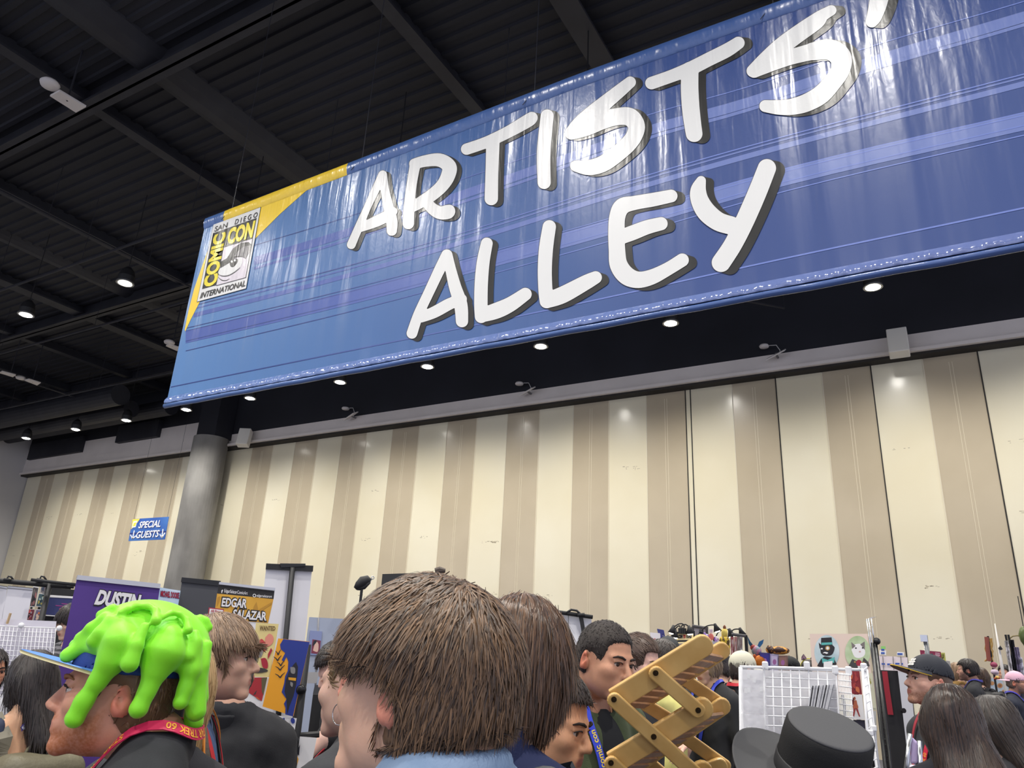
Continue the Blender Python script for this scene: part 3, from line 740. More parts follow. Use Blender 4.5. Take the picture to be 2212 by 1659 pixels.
def hand_ops(sh, w, tip, up, side=1, curl=0.5):
    """palm, four jointed fingers of unequal length and a thumb; w = wrist, tip = pointing direction, up = back of the hand"""
    d = np.array(tip, float); d /= np.linalg.norm(d); u = np.array(up, float); u -= d*(u @ d); u /= np.linalg.norm(u); x = np.cross(d, u)*side
    w = np.array(w, float); P = lambda a, b, c: w+x*a+d*b+u*c
    sh.u(p_cap(P(-.018, .035, 0), P(-.020, .085, 0), .016, .013), .012); sh.u(p_cap(P(.012, .035, 0), P(.018, .080, 0), .016, .012), .012)
    for (fx, ln, r, sp) in FINGERS:
        a = P(fx, .088, 0); c1 = curl*0.7; c2 = curl*1.5; c3 = curl*2.1
        b = a+(d*math.cos(c1)-u*math.sin(c1))*ln*.45+x*fx*sp; c = b+(d*math.cos(c2)-u*math.sin(c2))*ln*.32; e = c+(d*math.cos(c3)-u*math.sin(c3))*ln*.25
        sh.u(p_cap(a, b, r*1.08, r), .005); sh.u(p_cap(b, c, r, r*.92), .003); sh.u(p_cap(c, e, r*.92, r*.8), .003)
    a = P(-.026, .030, -.006); b = a+(-x*.55+d*.75-u*.35)*.042; c = b+(-x*.15+d*.9-u*.4)*.032
    sh.u(p_cap(a, b, .0125, .0105), .010); sh.u(p_cap(b, c, .0105, .0085), .004)
def person(label, px, py, d, a, hy=0, hp=0, hr=0, skin=(214, 170, 146), hair=None, top=None, arms=None, lean=(0, 0, 0), res=0.008, sc=1.0, nose=1.0, jaw=1.0,
           face=True, eyes=False, brow=None, lips=(176, 110, 98), beard=None, body_yaw=0, fat=1.0, group=None, low=None, seed=1, trouser=(48, 50, 60), fingers=False):
    """px, py, d: where the middle of the head sits; a: turn from facing the viewer (90 = towards the right of the picture)"""
    hc = at_d(px, py, d); v = ray(px, py)[:2]; v = v/np.linalg.norm(v); th = math.atan2(-v[0], v[1])+math.radians(a+body_yaw)
    root = thing('person', label, 'person', (hc[0], hc[1], 0.0), th, group); H = float(hc[2])
    RH = Rz(math.radians(hy-body_yaw)) @ Ry(math.radians(hr)) @ Rx(math.radians(hp))
    loc = lambda p: Rz(-th) @ (np.array(p, float)-np.array([hc[0], hc[1], H]))        # world -> head-centred local
    hd = head_shape(sc, nose, jaw, True, face); hw_ = turned(hd, RH)
    le = np.array(lean, float)+np.array([0, 0, .03]); T = lambda x, y, z: (x*fat+le[0], y+le[1], z+le[2])
    nk = RH @ np.array([0, .035, -.06])*sc
    # torso, arms (each list of ops is reused for the clothes)
    tor = [(p_cap(T(0, .06, -.158), T(-.12, .05, -.238), .045, .048), .035), (p_cap(T(0, .06, -.158), T(.12, .05, -.238), .045, .048), .035),
           (p_cap(T(-.14, .04, -.27), T(.14, .04, -.27), .062), .04), (p_ell(T(0, .03, -.42), (.165*fat, .118*fat, .20)), .05), (p_ell(T(0, .03, -.63), (.148*fat, .112*fat, .20)), .06), (p_ell(T(0, .035, -.84), (.168*fat, .125*fat, .14)), .06)]
    A = arms or {}; armops = {}; fine = []; hands = []
    for sgn, side in ((1, 'L'), (-1, 'R')):
        S0 = np.array(T(sgn*.185, .045, -.285))
        if side in A and A[side]:
            E0, W0 = loc(at_d(*A[side][0])), loc(at_d(*A[side][1])); tip = loc(at_d(*A[side][2]))-W0 if len(A[side]) > 2 else W0-E0
            L1 = np.linalg.norm(E0-S0); E0 = S0+(E0-S0)*min(1, max(0.24, min(L1, .31))/L1); L2 = np.linalg.norm(W0-E0); W0 = E0+(W0-E0)*max(0.22, min(L2, .27))/L2
        else:
            E0 = S0+np.array([sgn*.045, .03, -.29]); W0 = E0+np.array([sgn*.0, -.07, -.25]); tip = np.array([0, -.03, -.1])
        armops[side] = (S0, E0, W0); hands.append((sgn, W0, tip))
        if fingers and side in A: fine.append((W0, tip))
    leg = []
    hz = -.90+le[2]
    for sgn in (1, -1):
        leg += [(p_cap(T(sgn*.09, .03, -.88), (sgn*.098, .035+le[1]*.5, (hz-H)/2-.0), .082*fat, .058), .05), (p_cap((sgn*.098, .035+le[1]*.5, (hz-H)/2), (sgn*.10, .05, -H+.09), .056, .042), .02), (p_cap((sgn*.10, .06, -H+.045), (sgn*.11, -.09, -H+.035), .040, .033), .02)]
    B = Shape(); B.u(hw_); B.u(p_cap(nk, T(0, .055, -.19), .052*sc, .060*sc), .028)
    for f, k in tor: B.u(f, k)
    for side, (S0, E0, W0) in armops.items(): B.u(p_cap(S0, E0, .050*fat, .040), .04); B.u(p_cap(E0, W0, .039, .027), .02)
    for sgn, W0, tip in hands:
        mid = np.array([-sgn*1.0, 0, 0.3]) if abs(tip[2]) > abs(tip[0]) else np.array([0, 0, 1.0])
        back = np.array([sgn*1.0, 0.1, 0]) if abs(tip[2]) > .5*np.linalg.norm(tip) else np.array([0, 0, 1.0])
        hand_ops(B, W0, tip, back, -sgn, 0.35)
    for f, k in leg: B.u(f, k)
    allp = np.array([q for s_ in armops.values() for q in s_]+[h[1]+h[2]/np.linalg.norm(h[2])*.2 for h in hands])
    r_ = res; coarse = 0.024 if res < 0.009 else 0.03
    lo = np.minimum(allp.min(0)-.07, [-.26*fat, -.20+min(le[1], 0), -H-.02]); hi = np.maximum(allp.max(0)+.07, [.26*fat, .22+max(le[1], 0), .17]); lo[2] = -H-.02
    fx, fy, fz = [(-.10, .10, r_)], [(-.135, .125, r_)], [(-.16, .14, r_), (-.36, -.16, r_*1.8)]
    for W0, tip in fine:
        q = W0+tip/np.linalg.norm(tip)*.09
        for ax, ff in enumerate((fx, fy, fz)): ff.append((q[ax]-.12, q[ax]+.12, .0055))
    hx = [axis(lo[0], hi[0], coarse, fx), axis(lo[1], hi[1], coarse, fy), axis(lo[2], hi[2], coarse*1.1, fz)]
    V, Fq = nets(B, *hx)
    off = np.array([0, 0, H])
    body = mesh_np('body', V+off, Fq, skin_mat('%d_%d_%d' % skin, skin, lips, beard[0] if beard else None), root)
    q = (V @ RH)/sc; hd_ = (np.abs(V[:, 2]) < .2) & (np.abs(V[:, 0]) < .2) & (np.abs(V[:, 1]) < .2)
    lw = np.where(hd_ & (q[:, 1] < -.084) & face, np.clip(1.25-((q[:, 0]/.023)**2+((q[:, 2]+.0622)/.0125)**2), 0, 1), 0)
    ew = np.where(hd_, sstep(.079, .084, np.abs(q[:, 0]))*sstep(.05, .03, np.abs(q[:, 2])), 0)
    set_attr(body, 'lips', np.clip(lw*1.6, 0, 1)); set_attr(body, 'ear', ew)
    if beard:
        lv = beard[1]; up = lv+.045*sstep(-.075, .0, q[:, 1])
        bw = np.where(hd_ & (q[:, 1] < .004), sstep(.004, -.022, q[:, 1])*sstep(up+.012, up-.012, q[:, 2])*sstep(-.140, -.118, q[:, 2]), 0)
        ms_ = np.where(hd_ & (q[:, 1] < -.085), np.clip(1.3-((q[:, 0]/.03)**2+((q[:, 2]+.047)/.010)**2), 0, 1), 0)
        set_attr(body, 'beard', np.clip(np.maximum(bw, ms_)*(1-lw), 0, 1)*(beard[2] if len(beard) > 2 else 1))
    ctx = dict(root=root, H=H, off=off, RH=RH, th=th, loc=loc, sc=sc, T=T, arm=armops, tor=tor, hd=hd, hc=hc, leg=leg, nk=nk, res=res, fat=fat)
    if top: make_top(ctx, seed=seed, **top)
    tr_ = Shape()
    for f, k in leg[:2]+leg[3:5]: tr_.u(f, k)
    tr_.u(tor[5][0], .05); tr_.grow(.014); tr_.keep(p_half((0, 0, 1), -.80+le[2])); tr_.keep(p_half((0, 0, -1), H-.07))
    Vt, Ft = nets(tr_, axis(-.28*fat, .28*fat, .03), axis(-.2+min(0, le[1]), .22+max(0, le[1]), .03), axis(-H+.04, -.74, .04)); mesh_np('trousers', Vt+off, Ft, mat('trouser_%d_%d_%d' % trouser, trouser, 0.85), root)
    if eyes: add_eyes(ctx, brow)
    for h in ([hair] if isinstance(hair, dict) else hair or []): make_hair(ctx, seed=seed, **h)
    return ctx
def add_eyes(ctx, brow=None):
    RH, off, sc, root = ctx['RH'], ctx['off'], ctx['sc'], ctx['root']
    wm = mat('eye_white', (206, 192, 182), 0.35); im = mat('eye_iris', (62, 44, 34), 0.2); lm = mat('eyelash', (38, 28, 24), 0.7)
    for s in (-1, 1):
        c = np.array([s*.0315, -.0775, .0045]); m = MB(); n = 14; vs = []; fs = []; ms = []
        for i in range(n+1):
            for k in range(n):
                p, q = math.pi*i/n, 2*math.pi*k/n; vs.append(off+RH @ ((c+.0128*np.array([math.sin(p)*math.cos(q), -math.cos(p), math.sin(p)*math.sin(q)]))*sc))
        for i in range(n):
            for k in range(n): fs.append((i*n+k, i*n+(k+1) % n, (i+1)*n+(k+1) % n, (i+1)*n+k)); ms.append(1 if i < 3 else 0)
        m.v = vs; m.f = fs; m.m = ms; e = m.build('eye', [wm, im], loc=(0, 0, 0), smooth=True); e.parent = root
        l = MB(); l.tube([off+RH @ (np.array(p)*sc) for p in ((s*.017, -.0945, .0085), (s*.025, -.0965, .0125), (s*.036, -.0935, .0125), (s*.047, -.0855, .0075))], .0016, 5); e = l.build('eyelash', lm, loc=(0, 0, 0), smooth=True); e.parent = root
        if brow:
            l = MB(); l.tube([off+RH @ (np.array(p)*sc) for p in ((s*.012, -.0985, .0235), (s*.026, -.0975, .0285), (s*.040, -.090, .0290), (s*.051, -.0785, .0235))], [.0034, .0042, .0036, .0015], 6); e = l.build('eyebrow', mat('brow_%d_%d_%d' % brow, brow, 0.8), loc=(0, 0, 0), smooth=True); e.parent = root
def make_top(ctx, col=(40, 40, 44), sleeve='short', thick=.012, name='shirt', neck=.066, neck_drop=.0, rough=0.85, wrinkle=.004, m=None, hem=-.86, seed=1, collar=None, rgb2=None, strap=False, open_=None, stripes=None):
    T, off, root = ctx['T'], ctx['off'], ctx['root']; S = Shape()
    for f, k in ctx['tor']: S.u(f, k)
    for side, (S0, E0, W0) in ctx['arm'].items():
        if sleeve == 'long': S.u(p_cap(S0, E0, .053*ctx['fat'], .045), .04); S.u(p_cap(E0, W0, .045, .034), .02)
        elif sleeve == 'short': S.u(p_cap(S0, S0+(E0-S0)*.72, .056*ctx['fat'], .052), .04)
    S.grow(thick); base = Shape(); base.ops = list(S.ops); base.grow(wrinkle*1.7); ctx['shirt'] = base; S.warp(lambda P: wrinkle*wob(P*np.array([1, 1, .6], F32), 26, seed)+wrinkle*.6*wob(P, 60, seed+3))
    a0 = np.array(T(0, .055, -.185)); n0 = a0+np.array([0, -.035-neck_drop*.5, .20]); S.cut(p_cap(n0, a0+np.array([0, -.010-neck_drop, -.006-neck_drop*.6]), neck, neck*.98), .008)
    S.keep(p_half((0, 0, -1), -hem)); S.keep(p_half((0, 0, 1), -.135+T(0, 0, 0)[2]))
    if open_: S.cut(p_cap(T(0, -.13, -.20), T(0, -.22, -.85), open_, open_*.9), .008)
    if strap: S.cut(p_box(T(0, .13, -.25), (.105, .15, .14), .05), .02)
    q = np.array([p for s in ctx['arm'].values() for p in s]); st = ctx['res']*1.5
    if sleeve != 'long': q = np.array([s[i] for s in ctx['arm'].values() for i in (0, 1)])
    f_ = ctx['fat']; lo = np.minimum(q.min(0)-.09, (-.26*f_, -.18, hem-.04)); hi = np.maximum(q.max(0)+.09, (.26*f_, .24, -.11)); hi[2] = max(-.11+T(0, 0, 0)[2], q[:, 2].max()+.09 if sleeve == 'long' else -.11+T(0, 0, 0)[2])
    if T(0, 0, 0)[1] > 0: hi[1] += T(0, 0, 0)[1]
    else: lo[1] += T(0, 0, 0)[1]
    lo[2] = min(lo[2], hem-.04)
    V, Fq = nets(S, axis(lo[0], hi[0], st), axis(lo[1], hi[1], st), axis(lo[2], hi[2], st*1.6, [(-.42, -.1, st)]))
    mt = m or mat('cloth_%d_%d_%d' % col, col, rough, rgb2=rgb2, nscale=14, bump=0.12, bscale=300, sheen=0.02)
    mi = None; mts = [mt]
    if stripes:
        mts.append(mat('cloth_%d_%d_%d' % stripes, stripes, rough)); C = V[Fq].mean(1); mi = (np.floor(C[:, 2]/.018).astype(int) % 2)
    ob = mesh_np(name, V+off, Fq, mts, root, mi); ctx['top'] = ob
    if collar:
        Cc = Shape(); ax = np.array([0, .42, 1.0]); ax = ax/np.linalg.norm(ax); b = np.array(T(0, .05, -.19)); hgt = collar.get('h', .05)
        Cc.u(p_cap(b-ax*.02, b+ax*(.035+hgt), neck+.020, neck+.015)); Cc.cut(p_cap(b-ax*.1, b+ax*.25, neck+.006, neck+.003)); Cc.keep(p_half(ax, float(b @ ax)+.012+hgt)); Cc.cut(p_box(b+np.array([0, -.10, .02]), (.022, .06, .09), .01), .01)
        Vc, Fc = nets(Cc, axis(b[0]-.12, b[0]+.12, .006), axis(b[1]-.13, b[1]+.14, .006), axis(b[2]-.06, b[2]+.14, .006)); mesh_np('collar', Vc+off, Fc, mt, ob)
    return ob
def hair_shape(style, t=.014, **k):
    h = Shape(); g = t
    h.u(p_ell((0, .012, .037), (.076+g, .098+g, .089+g)))
    fz = k.get('front', .070); fy = k.get('facey', -.045)
    if style in ('crop', 'mop', 'swept'):
        nape = k.get('nape', -.075)
        h.u(p_ell((0, .045, -.02), (.066+g, .062+g, .075+g)), .03)
        if k.get('drape'): h.u(p_ell((0, .01, .0+k.get('dz', 0)), (.083+g, .092+g, .055)), .02)
        h.cut(p_box((0, fy-.10, fz-.16), (.2, .10, .16), .03), .015)
        h.cut(p_half((0, -.35, 1), nape), .012)
        for s in (-1, 1): h.cut(p_ell((s*.10, -.005, k.get('earz', -.01)), (.035, k.get('eary', .040), k.get('earh', .042))), .012)
    elif style in ('bob', 'long'):
        L = k.get('L', -.13); w = k.get('w', .088); bk = k.get('bk', .03)
        h.u(p_ell((0, .018, -.02), (w+g*.5, .092+g*.6, .095)), .03)
        h.u(p_cap((-.045, bk, .0), (-.045+k.get('dx', 0), bk+.015+k.get('dy', 0), L), .048, k.get('r1', .046)), .03); h.u(p_cap((.045, bk, .0), (.045+k.get('dx', 0), bk+.015+k.get('dy', 0), L), .048, k.get('r1', .046)), .03)
        h.cut(p_box((0, fy-.10, fz-.19), (k.get('fw', .066), .10, .19), .035), .015)
        h.warp(lambda P: .004*wob(P*np.array([1, 1, .3], F32), 70, 5))
    return h
def make_hair(ctx, style='crop', t=.014, ca=(58, 42, 32), cb=(92, 68, 50), n=900, length=.06, low_len=None, width=.004, comb='down', seed=1, frizz=.15, lift=.004, stick=.75, name='hair', steps=8, whorl=(0, .055, .11), sag=.6, hres=None, rough=0.42, region=None, rate=None, **k):
    hs = hair_shape(style, t, **k); sc, RH, off, root = ctx['sc'], ctx['RH'], ctx['off'], ctx['root']
    L = k.get('L', -.13) if style in ('bob', 'long') else -.13; dx, dy = k.get('dx', 0), k.get('dy', 0)
    st = hres or max(.006, ctx['res']); V, Fq = nets(hs, axis(-.14+min(0, dx), .14+max(0, dx), st), axis(-.17, .19+max(0, dy), st), axis(L-.09, .19, st*(1.6 if L < -.2 else 1)))
    hm = hair_mat('hair_%d_%d_%d_%d' % (*ca, cb[0]), ca, cb, rough)
    r = np.random.RandomState(seed); pick = V if region is None else V[region(V)]
    allV, allF = [V], [Fq]
    if n:
        roots = pick[r.randint(0, len(pick), n)]+r.randn(n, 3)*st*.5; wh = np.array(whorl, F32)
        if comb == 'down': cf = lambda P: (P-wh)*V3(6, 6, 2)+V3(0, 0, -.55)
        elif comb == 'fwd': cf = lambda P: V3(0, -.8, -.25)+(P-wh)*V3(4, 1.5, 1.5)
        elif comb == 'back': cf = lambda P: V3(0, .8, -.15)+(P-wh)*V3(2, 0, 0)
        elif comb == 'fall': cf = lambda P: V3(dx*.6, dy*.6, -1.0)+np.where(P[:, 2:3] > .04, (P-wh)*V3(12, 12, 0), 0)
        else: cf = comb
        ln_ = np.full((len(roots), 1), length) if low_len is None else length*(low_len+(1-low_len)*sstep(-.07, .05, roots[:, 2:3]))
        Q, Nn = strands(hs, roots, cf, ln_, steps, width, lift, stick, seed, frizz, sag); Vr, Fr = ribbons(Q, Nn, width, seed)
        allF.append(Fr+len(V)); allV.append(Vr)
    VV = np.concatenate(allV); FF = np.concatenate(allF)
    return mesh_np(name, off+(VV*sc) @ RH.T, FF, hm, root)
def cap_part(ctx, col, brim=None, back=False, brimcol=None, edge=None, tilt=0.0, t=.012, arch=False, name='cap', logo=None, low=.015, brimlen=.085):
    """baseball cap: crown, visor, button"""
    sc, RH, off, root = ctx['sc'], ctx['RH'], ctx['off'], ctx['root']; RC = RH @ Rx(tilt)
    S = Shape(); S.u(p_ell((0, .012, .038), (.077+t, .100+t, .092+t))); S.keep(p_half((0, 0, -1), -low), .004); S.cut(p_ell((0, .012, .02), (.077+t-.004, .100+t-.004, .092+t-.006)))
    if arch: S.cut(p_cap((0, .135, low), (0, .07, low), .032), .003)
    S.warp(lambda P: .0009*np.cos(np.arctan2(P[:, 0], P[:, 1]-.012)*6))
    st = max(.006, ctx['res']*.8); V, Fq = nets(S, axis(-.11, .11, st), axis(-.13, .14, st), axis(low-.02, .16, st))
    cm = mat('cap_%d_%d_%d' % col, col, 0.8, bump=0.1, bscale=260); tw = lambda P: off+(np.asarray(P)*sc) @ RC.T
    ob = mesh_np(name, tw(V), Fq, cm, root)
    m = MB(); m.lathe([(.007, 0), (.007, .003), (.003, .006)], (0, .012, .038+.092+t-.001), 10); mm = MB().add(tw(np.array(m.v)), m.f); e = mm.build('cap_button', cm, loc=(0, 0, 0)); e.parent = ob
    sg = 1 if back else -1; B = MB(); nu, nv = 18, 6; rows = []; bc = mat('visor_%d_%d_%d' % (brimcol or col), brimcol or col, 0.75)
    for layer in (0, 1):
        for j in range(nv+1):
            for i in range(nu+1):
                u = -1+2*i/nu; ang = u*1.15; r0x, r0y = .077+t-.003, .098+t-.003
                x0, y0 = math.sin(ang)*r0x, math.cos(ang)*r0y; ext = brimlen*max(0, math.cos(u*math.pi/2))**.55*j/nv
                x = x0*(1+.05*j/nv); y = y0+ext; z = low+.006-.045*(x/.09)**2*(.35)*(j/nv)-.004*j/nv+(.004 if layer == 0 else 0)
                rows.append((x, .012+sg*y, z))
    n1 = (nu+1)*(nv+1); fs = []; ms = []
    for layer in (0, 1):
        for j in range(nv):
            for i in range(nu):
                q = [layer*n1+j*(nu+1)+i, layer*n1+j*(nu+1)+i+1, layer*n1+(j+1)*(nu+1)+i+1, layer*n1+(j+1)*(nu+1)+i]; fs.append(tuple(q if (layer == 0) == (sg > 0) else q[::-1])); ms.append(0 if layer == 0 else 1)
    for i in range(nu): q = nv*(nu+1)+i; fs.append((q, q+1, q+1+n1, q+n1)); ms.append(2)
    B.add(tw(np.array(rows)), fs); B.m = ms
    under = mat('visor_under_%d_%d_%d' % (brim or col), brim or col, 0.8); em = mat('visor_edge_%d_%d_%d' % (edge or col), edge or col, 0.7)
    e = B.build('visor', [bc, under, em], loc=(0, 0, 0), smooth=True); e.parent = ob
    ctx['cap'] = ob; ctx['RC'] = RC
    return ob
def ribbon(mb, pts, nrm, w, th=.0016, mi=0):
    """flat strap through pts with its face towards nrm"""
    P = [np.array(p, float) for p in pts]; vs = []; fs = []
    for i, p in enumerate(P):
        t = P[min(i+1, len(P)-1)]-P[max(i-1, 0)]; t = t/(np.linalg.norm(t)+1e-9); nn = np.array(nrm[i] if np.ndim(nrm) == 2 else nrm, float); s = np.cross(t, nn); s = s/(np.linalg.norm(s)+1e-9); nn = np.cross(s, t)
        vs += [p-s*w/2-nn*th, p+s*w/2-nn*th, p+s*w/2+nn*th, p-s*w/2+nn*th]
    for i in range(len(P)-1):
        for k in range(4): fs.append((4*i+k, 4*i+(k+1) % 4, 4*i+4+(k+1) % 4, 4*i+4+k))
    fs += [(3, 2, 1, 0), tuple(4*(len(P)-1)+k for k in range(4))]
    mb.add(vs, fs, mi)
def drape(ctx, fn_pts, name, col, w, lift=.006, text=None, tcol=(255, 214, 60), mi_col=None, n=28, flip=False, parent=None, seg=None, tsize=.7, th=.0012):
    """ribbon laid on the clothes: control points in head-centred local space, pushed onto the shirt surface"""
    S = ctx.get('shirt'); P = np.array(catmull(fn_pts, max(3, n//(len(fn_pts)-1))), F32); 
    def fb(Q):
        d = S(Q) if S is not None else np.full(len(Q), 9, F32)
        nkd = p_cap(ctx['nk'], ctx['T'](0, .055, -.19), .053*ctx['sc'], .061*ctx['sc'])(Q); return np.minimum(d, nkd)
    for _ in range(5):
        N = grad(fb, P); dd = fb(P)-lift; P = P-N*np.clip(dd, -.04, .04)[:, None]
    N = grad(fb, P); mb = MB(); ribbon(mb, P+ctx['off'], N, w, th)
    ob = mb.build(name, mat('strap_%d_%d_%d' % col, col, 0.55), loc=(0, 0, 0), smooth=False); ob.parent = parent or ctx['root']
    if text:
        tm = MB(); seglen = np.r_[0, np.cumsum(np.linalg.norm(np.diff(P, axis=0), axis=1))]; tot = seglen[-1]
        for (s0, s1, word) in text:
            v, f, asp = text2d(word, 0.02); u0, u1 = s0*tot, s1*tot
            out = []
            for p in v:
                s_ = u0+(u1-u0)*(1-p[0] if flip else p[0]); i = min(len(P)-2, max(0, int(np.searchsorted(seglen, s_)-1))); t = (s_-seglen[i])/max(1e-6, seglen[i+1]-seglen[i])
                q = P[i]*(1-t)+P[i+1]*t; tt = P[i+1]-P[i]; tt = tt/np.linalg.norm(tt); nn = N[i]; sd = np.cross(tt, nn); out.append(q+ctx['off']+nn*(th+.0010)+sd*(p[1]-.5)*w*tsize*(1 if flip else -1))
            tm.add(out, f)
        e = tm.build('lettering', mat('strap_print_%d_%d_%d' % tcol, tcol, 0.5), loc=(0, 0, 0)); e.parent = ob
    return ob
def lanyard(ctx, col, text=None, tcol=(255, 214, 60), w=.020, front=-.55, spread=.075, flip=False, n=36, parts=True):
    """loop round the neck that meets on the chest"""
    T = ctx['T']; g = lambda *p: np.array(T(*p))
    pts = [g(.012, -.14, front), g(spread*.6, -.11, -.42), g(spread*.95, -.06, -.27), g(spread*1.05, .0, -.20), g(spread*.95, .06, -.165), g(spread*.55, .105, -.150), g(0, .12, -.145), g(-spread*.55, .105, -.150), g(-spread*.95, .06, -.165), g(-spread*1.05, .0, -.20), g(-spread*.95, -.06, -.27), g(-spread*.6, -.11, -.42), g(-.012, -.14, front)]
    return drape(ctx, pts, 'lanyard', col, w, text=text, tcol=tcol, n=n*2, flip=flip)
# ================================================================ PEOPLE
G = lambda c, *p: np.array(c['T'](*p))
DARKH = dict(ca=(26, 20, 18), cb=(52, 42, 38))
# --- the man in the foreground with the brown mop of hair
c = person('man in a pale blue denim jacket with a thick mop of brown hair', 903, 1496, .975, -125, hp=-6, lean=(0, .0, .050), fat=.9, skin=(224, 178, 152), res=.0065,
     hair=dict(style='mop', t=.020, ca=(48, 34, 25), cb=(128, 97, 68), n=11000, length=.08, low_len=.35, width=.0018, nape=-.060, front=.028, facey=.0, drape=True, dz=.055, earz=-.022, eary=.050, earh=.050, frizz=.14, lift=.007, steps=9, region=lambda V: ~((np.abs(V[:, 0]) > .05) & (V[:, 1] < .045) & (V[:, 2] < .030)) & ~((V[:, 1] < -.02) & (V[:, 2] < .035))),
     top=dict(name='denim_jacket', col=(140, 162, 190), rgb2=(120, 144, 174), sleeve='long', thick=.018, collar=dict(h=.045), neck=.060))
P10 = c
# --- green slime cap
c = person('bearded man in profile wearing a blue cap covered in bright green slime', 252, 1501, 1.55, -95, hp=-3, lean=(0, .035, .045), skin=(216, 156, 130), res=.0055, nose=.95, eyes=True, brow=(150, 100, 70), beard=((176, 108, 70), -.066, .9),
     hair=dict(style='crop', t=.006, ca=(96, 68, 46), cb=(132, 96, 66), n=900, length=.02, width=.0020, nape=-.085, lift=.002, frizz=.3, earz=-.005),
     top=dict(name='jacket', col=(42, 43, 47), rgb2=(34, 35, 38), sleeve='long', thick=.02, neck=.066))
P3 = c
lanyard(c, (206, 36, 84), text=[(.40, .50, 'STAR TREK 60'), (.24, .34, 'STAR TREK 60'), (.56, .66, 'STAR TREK 60')], tcol=(250, 176, 60), w=.023, spread=.062, flip=True)
# cap: navy crown, blue visor, slime poured over it
cp = cap_part(c, (34, 62, 132), brim=(176, 168, 140), brimcol=(92, 138, 222), edge=(206, 196, 150), tilt=0.0, low=.040, t=.011, name='slime_cap', brimlen=.0)
for ch in list(cp.children):
    if ch.name.startswith('visor'): bpy.data.objects.remove(ch)
RH, off = c['RH'], c['off']
def visor_part(ctx, parent, lo, ln, rise, half, drop, mats, th=.006):
    B = MB(); rows = []; fs = []; ms = []; nu, nv = 24, 8
    for layer in (0, 1):
        for j in range(nv+1):
            for i in range(nu+1):
                u = -1+2*i/nu; an = u*1.25; x0, y0 = math.sin(an)*.088, .012-math.cos(an)*.108; t = j/nv
                e = ln*max(0, math.cos(u*math.pi/2))**.42*t; z = lo+rise*e/ln-drop*(u*u)*(.4+.6*t)+(th if layer == 0 else 0)
                rows.append((x0*(1+.06*t), y0-e, z))
    n1 = (nu+1)*(nv+1)
    for layer in (0, 1):
        for j in range(nv):
            for i in range(nu):
                q = [layer*n1+j*(nu+1)+i, layer*n1+j*(nu+1)+i+1, layer*n1+(j+1)*(nu+1)+i+1, layer*n1+(j+1)*(nu+1)+i]; fs.append(tuple(q if layer else q[::-1])); ms.append(layer)
    for i in range(nu): q = nv*(nu+1)+i; fs.append((q, q+1, q+1+n1, q+n1)); ms.append(2)
    B.add(ctx['off']+(np.array(rows)*ctx['sc']) @ ctx['RH'].T, fs); B.m = ms
    e = B.build('visor', mats, loc=(0, 0, 0), smooth=True); e.parent = parent; e['label'] = 'flat bright blue visor with a tan edge'
visor_part(c, cp, .043, .098, .020, .09, .012, [mat('visor_blue', (92, 138, 226), .7), mat('visor_tan', (176, 168, 140), .8), mat('visor_rim', (206, 196, 150), .8)])
ZY = lambda zx: (zx/3.615-250)/1095
ZZ = lambda zy: (301-zy/3.615)/1095
def latx(y, z, lift=0.0):
    q = 1-((y-.035)/.132)**2-(max(z-.085, 0)/.108)**2; q = math.sqrt(max(0, q)); return (.103+lift)*q
SL = Shape()
SL.u(p_ell((0, .033, .085), (.102, .130, .107))); SL.keep(p_half((0, -.10, -1), -.064), .02)
def drip(P, s, lift=0.004, k=.016, out=0.0):
    pts = [(ZY(a), ZZ(b), r/3958) for a, b, r in P]
    for (y0, z0, r0), (y1, z1, r1) in zip(pts[:-1], pts[1:]):
        SL.u(p_cap((s*(latx(y0, z0, lift)+out*max(0, .05-z0)), y0, z0), (s*(latx(y1, z1, lift)+out*max(0, .05-z1)), y1, z1), r0*.92, r1*.92), k)
for s in (1, -1):
    drip([(820, 560, 70), (860, 690, 124), (835, 830, 104), (780, 980, 64), (720, 1130, 62), (688, 1255, 78)], s, -.002, .017, .06)
    drip([(1010, 560, 40), (990, 700, 50), (978, 835, 74)], s, .020, .008)
    drip([(1200, 620, 110), (1200, 730, 150), (1165, 870, 92), (1145, 1010, 60), (1115, 1150, 78)], s, -.004, .017, .05)
    drip([(1400, 640, 70), (1420, 840, 74), (1410, 980, 54), (1398, 1085, 64)], s, .0, .014, .05)
    drip([(1390, 560, 30), (1385, 740, 46)], s, .012, .008)
    drip([(1500, 640, 44), (1500, 800, 44), (1490, 900, 40)], s, .010, .008)
    drip([(1500, 820, 50), (1490, 980, 40), (1470, 1090, 48)], s, -.012, .008, .04)
    drip([(690, 520, 50), (610, 610, 44), (545, 690, 40), (508, 750, 44)], s, -.004, .010)
    drip([(740, 540, 50), (700, 640, 52), (665, 705, 58)], s, .006, .010)
    # second, thicker layer on the crown
    for P in ([(980, 400, 28), (900, 405, 30), (850, 440, 28), (805, 470, 28)], [(1000, 395, 30), (1060, 430, 30), (1080, 505, 46)], [(1120, 470, 26), (1170, 430, 24), (1240, 430, 24), (1300, 470, 28), (1330, 545, 42)], [(1390, 430, 26), (1440, 450, 26), (1480, 500, 30)], [(720, 440, 40), (640, 500, 38)]):
        drip(P, s, .030, .006)
for (x0, L_) in ((-.045, .055), (0.0, .10), (.048, .075)):             # drips down the back of the head
    SL.u(p_cap((x0, .140, .08), (x0*1.05, .158, .06-L_), .017, .020), .014)
for (x0, L_) in ((-.03, .010), (.03, .02)):                            # and two short ones at the front
    SL.u(p_cap((x0, -.078, .09), (x0, -.105, .072-L_*.3), .016, .014), .012)
SL.cut(p_ell((0, .012, .020), (.086, .108, .092)), .004)
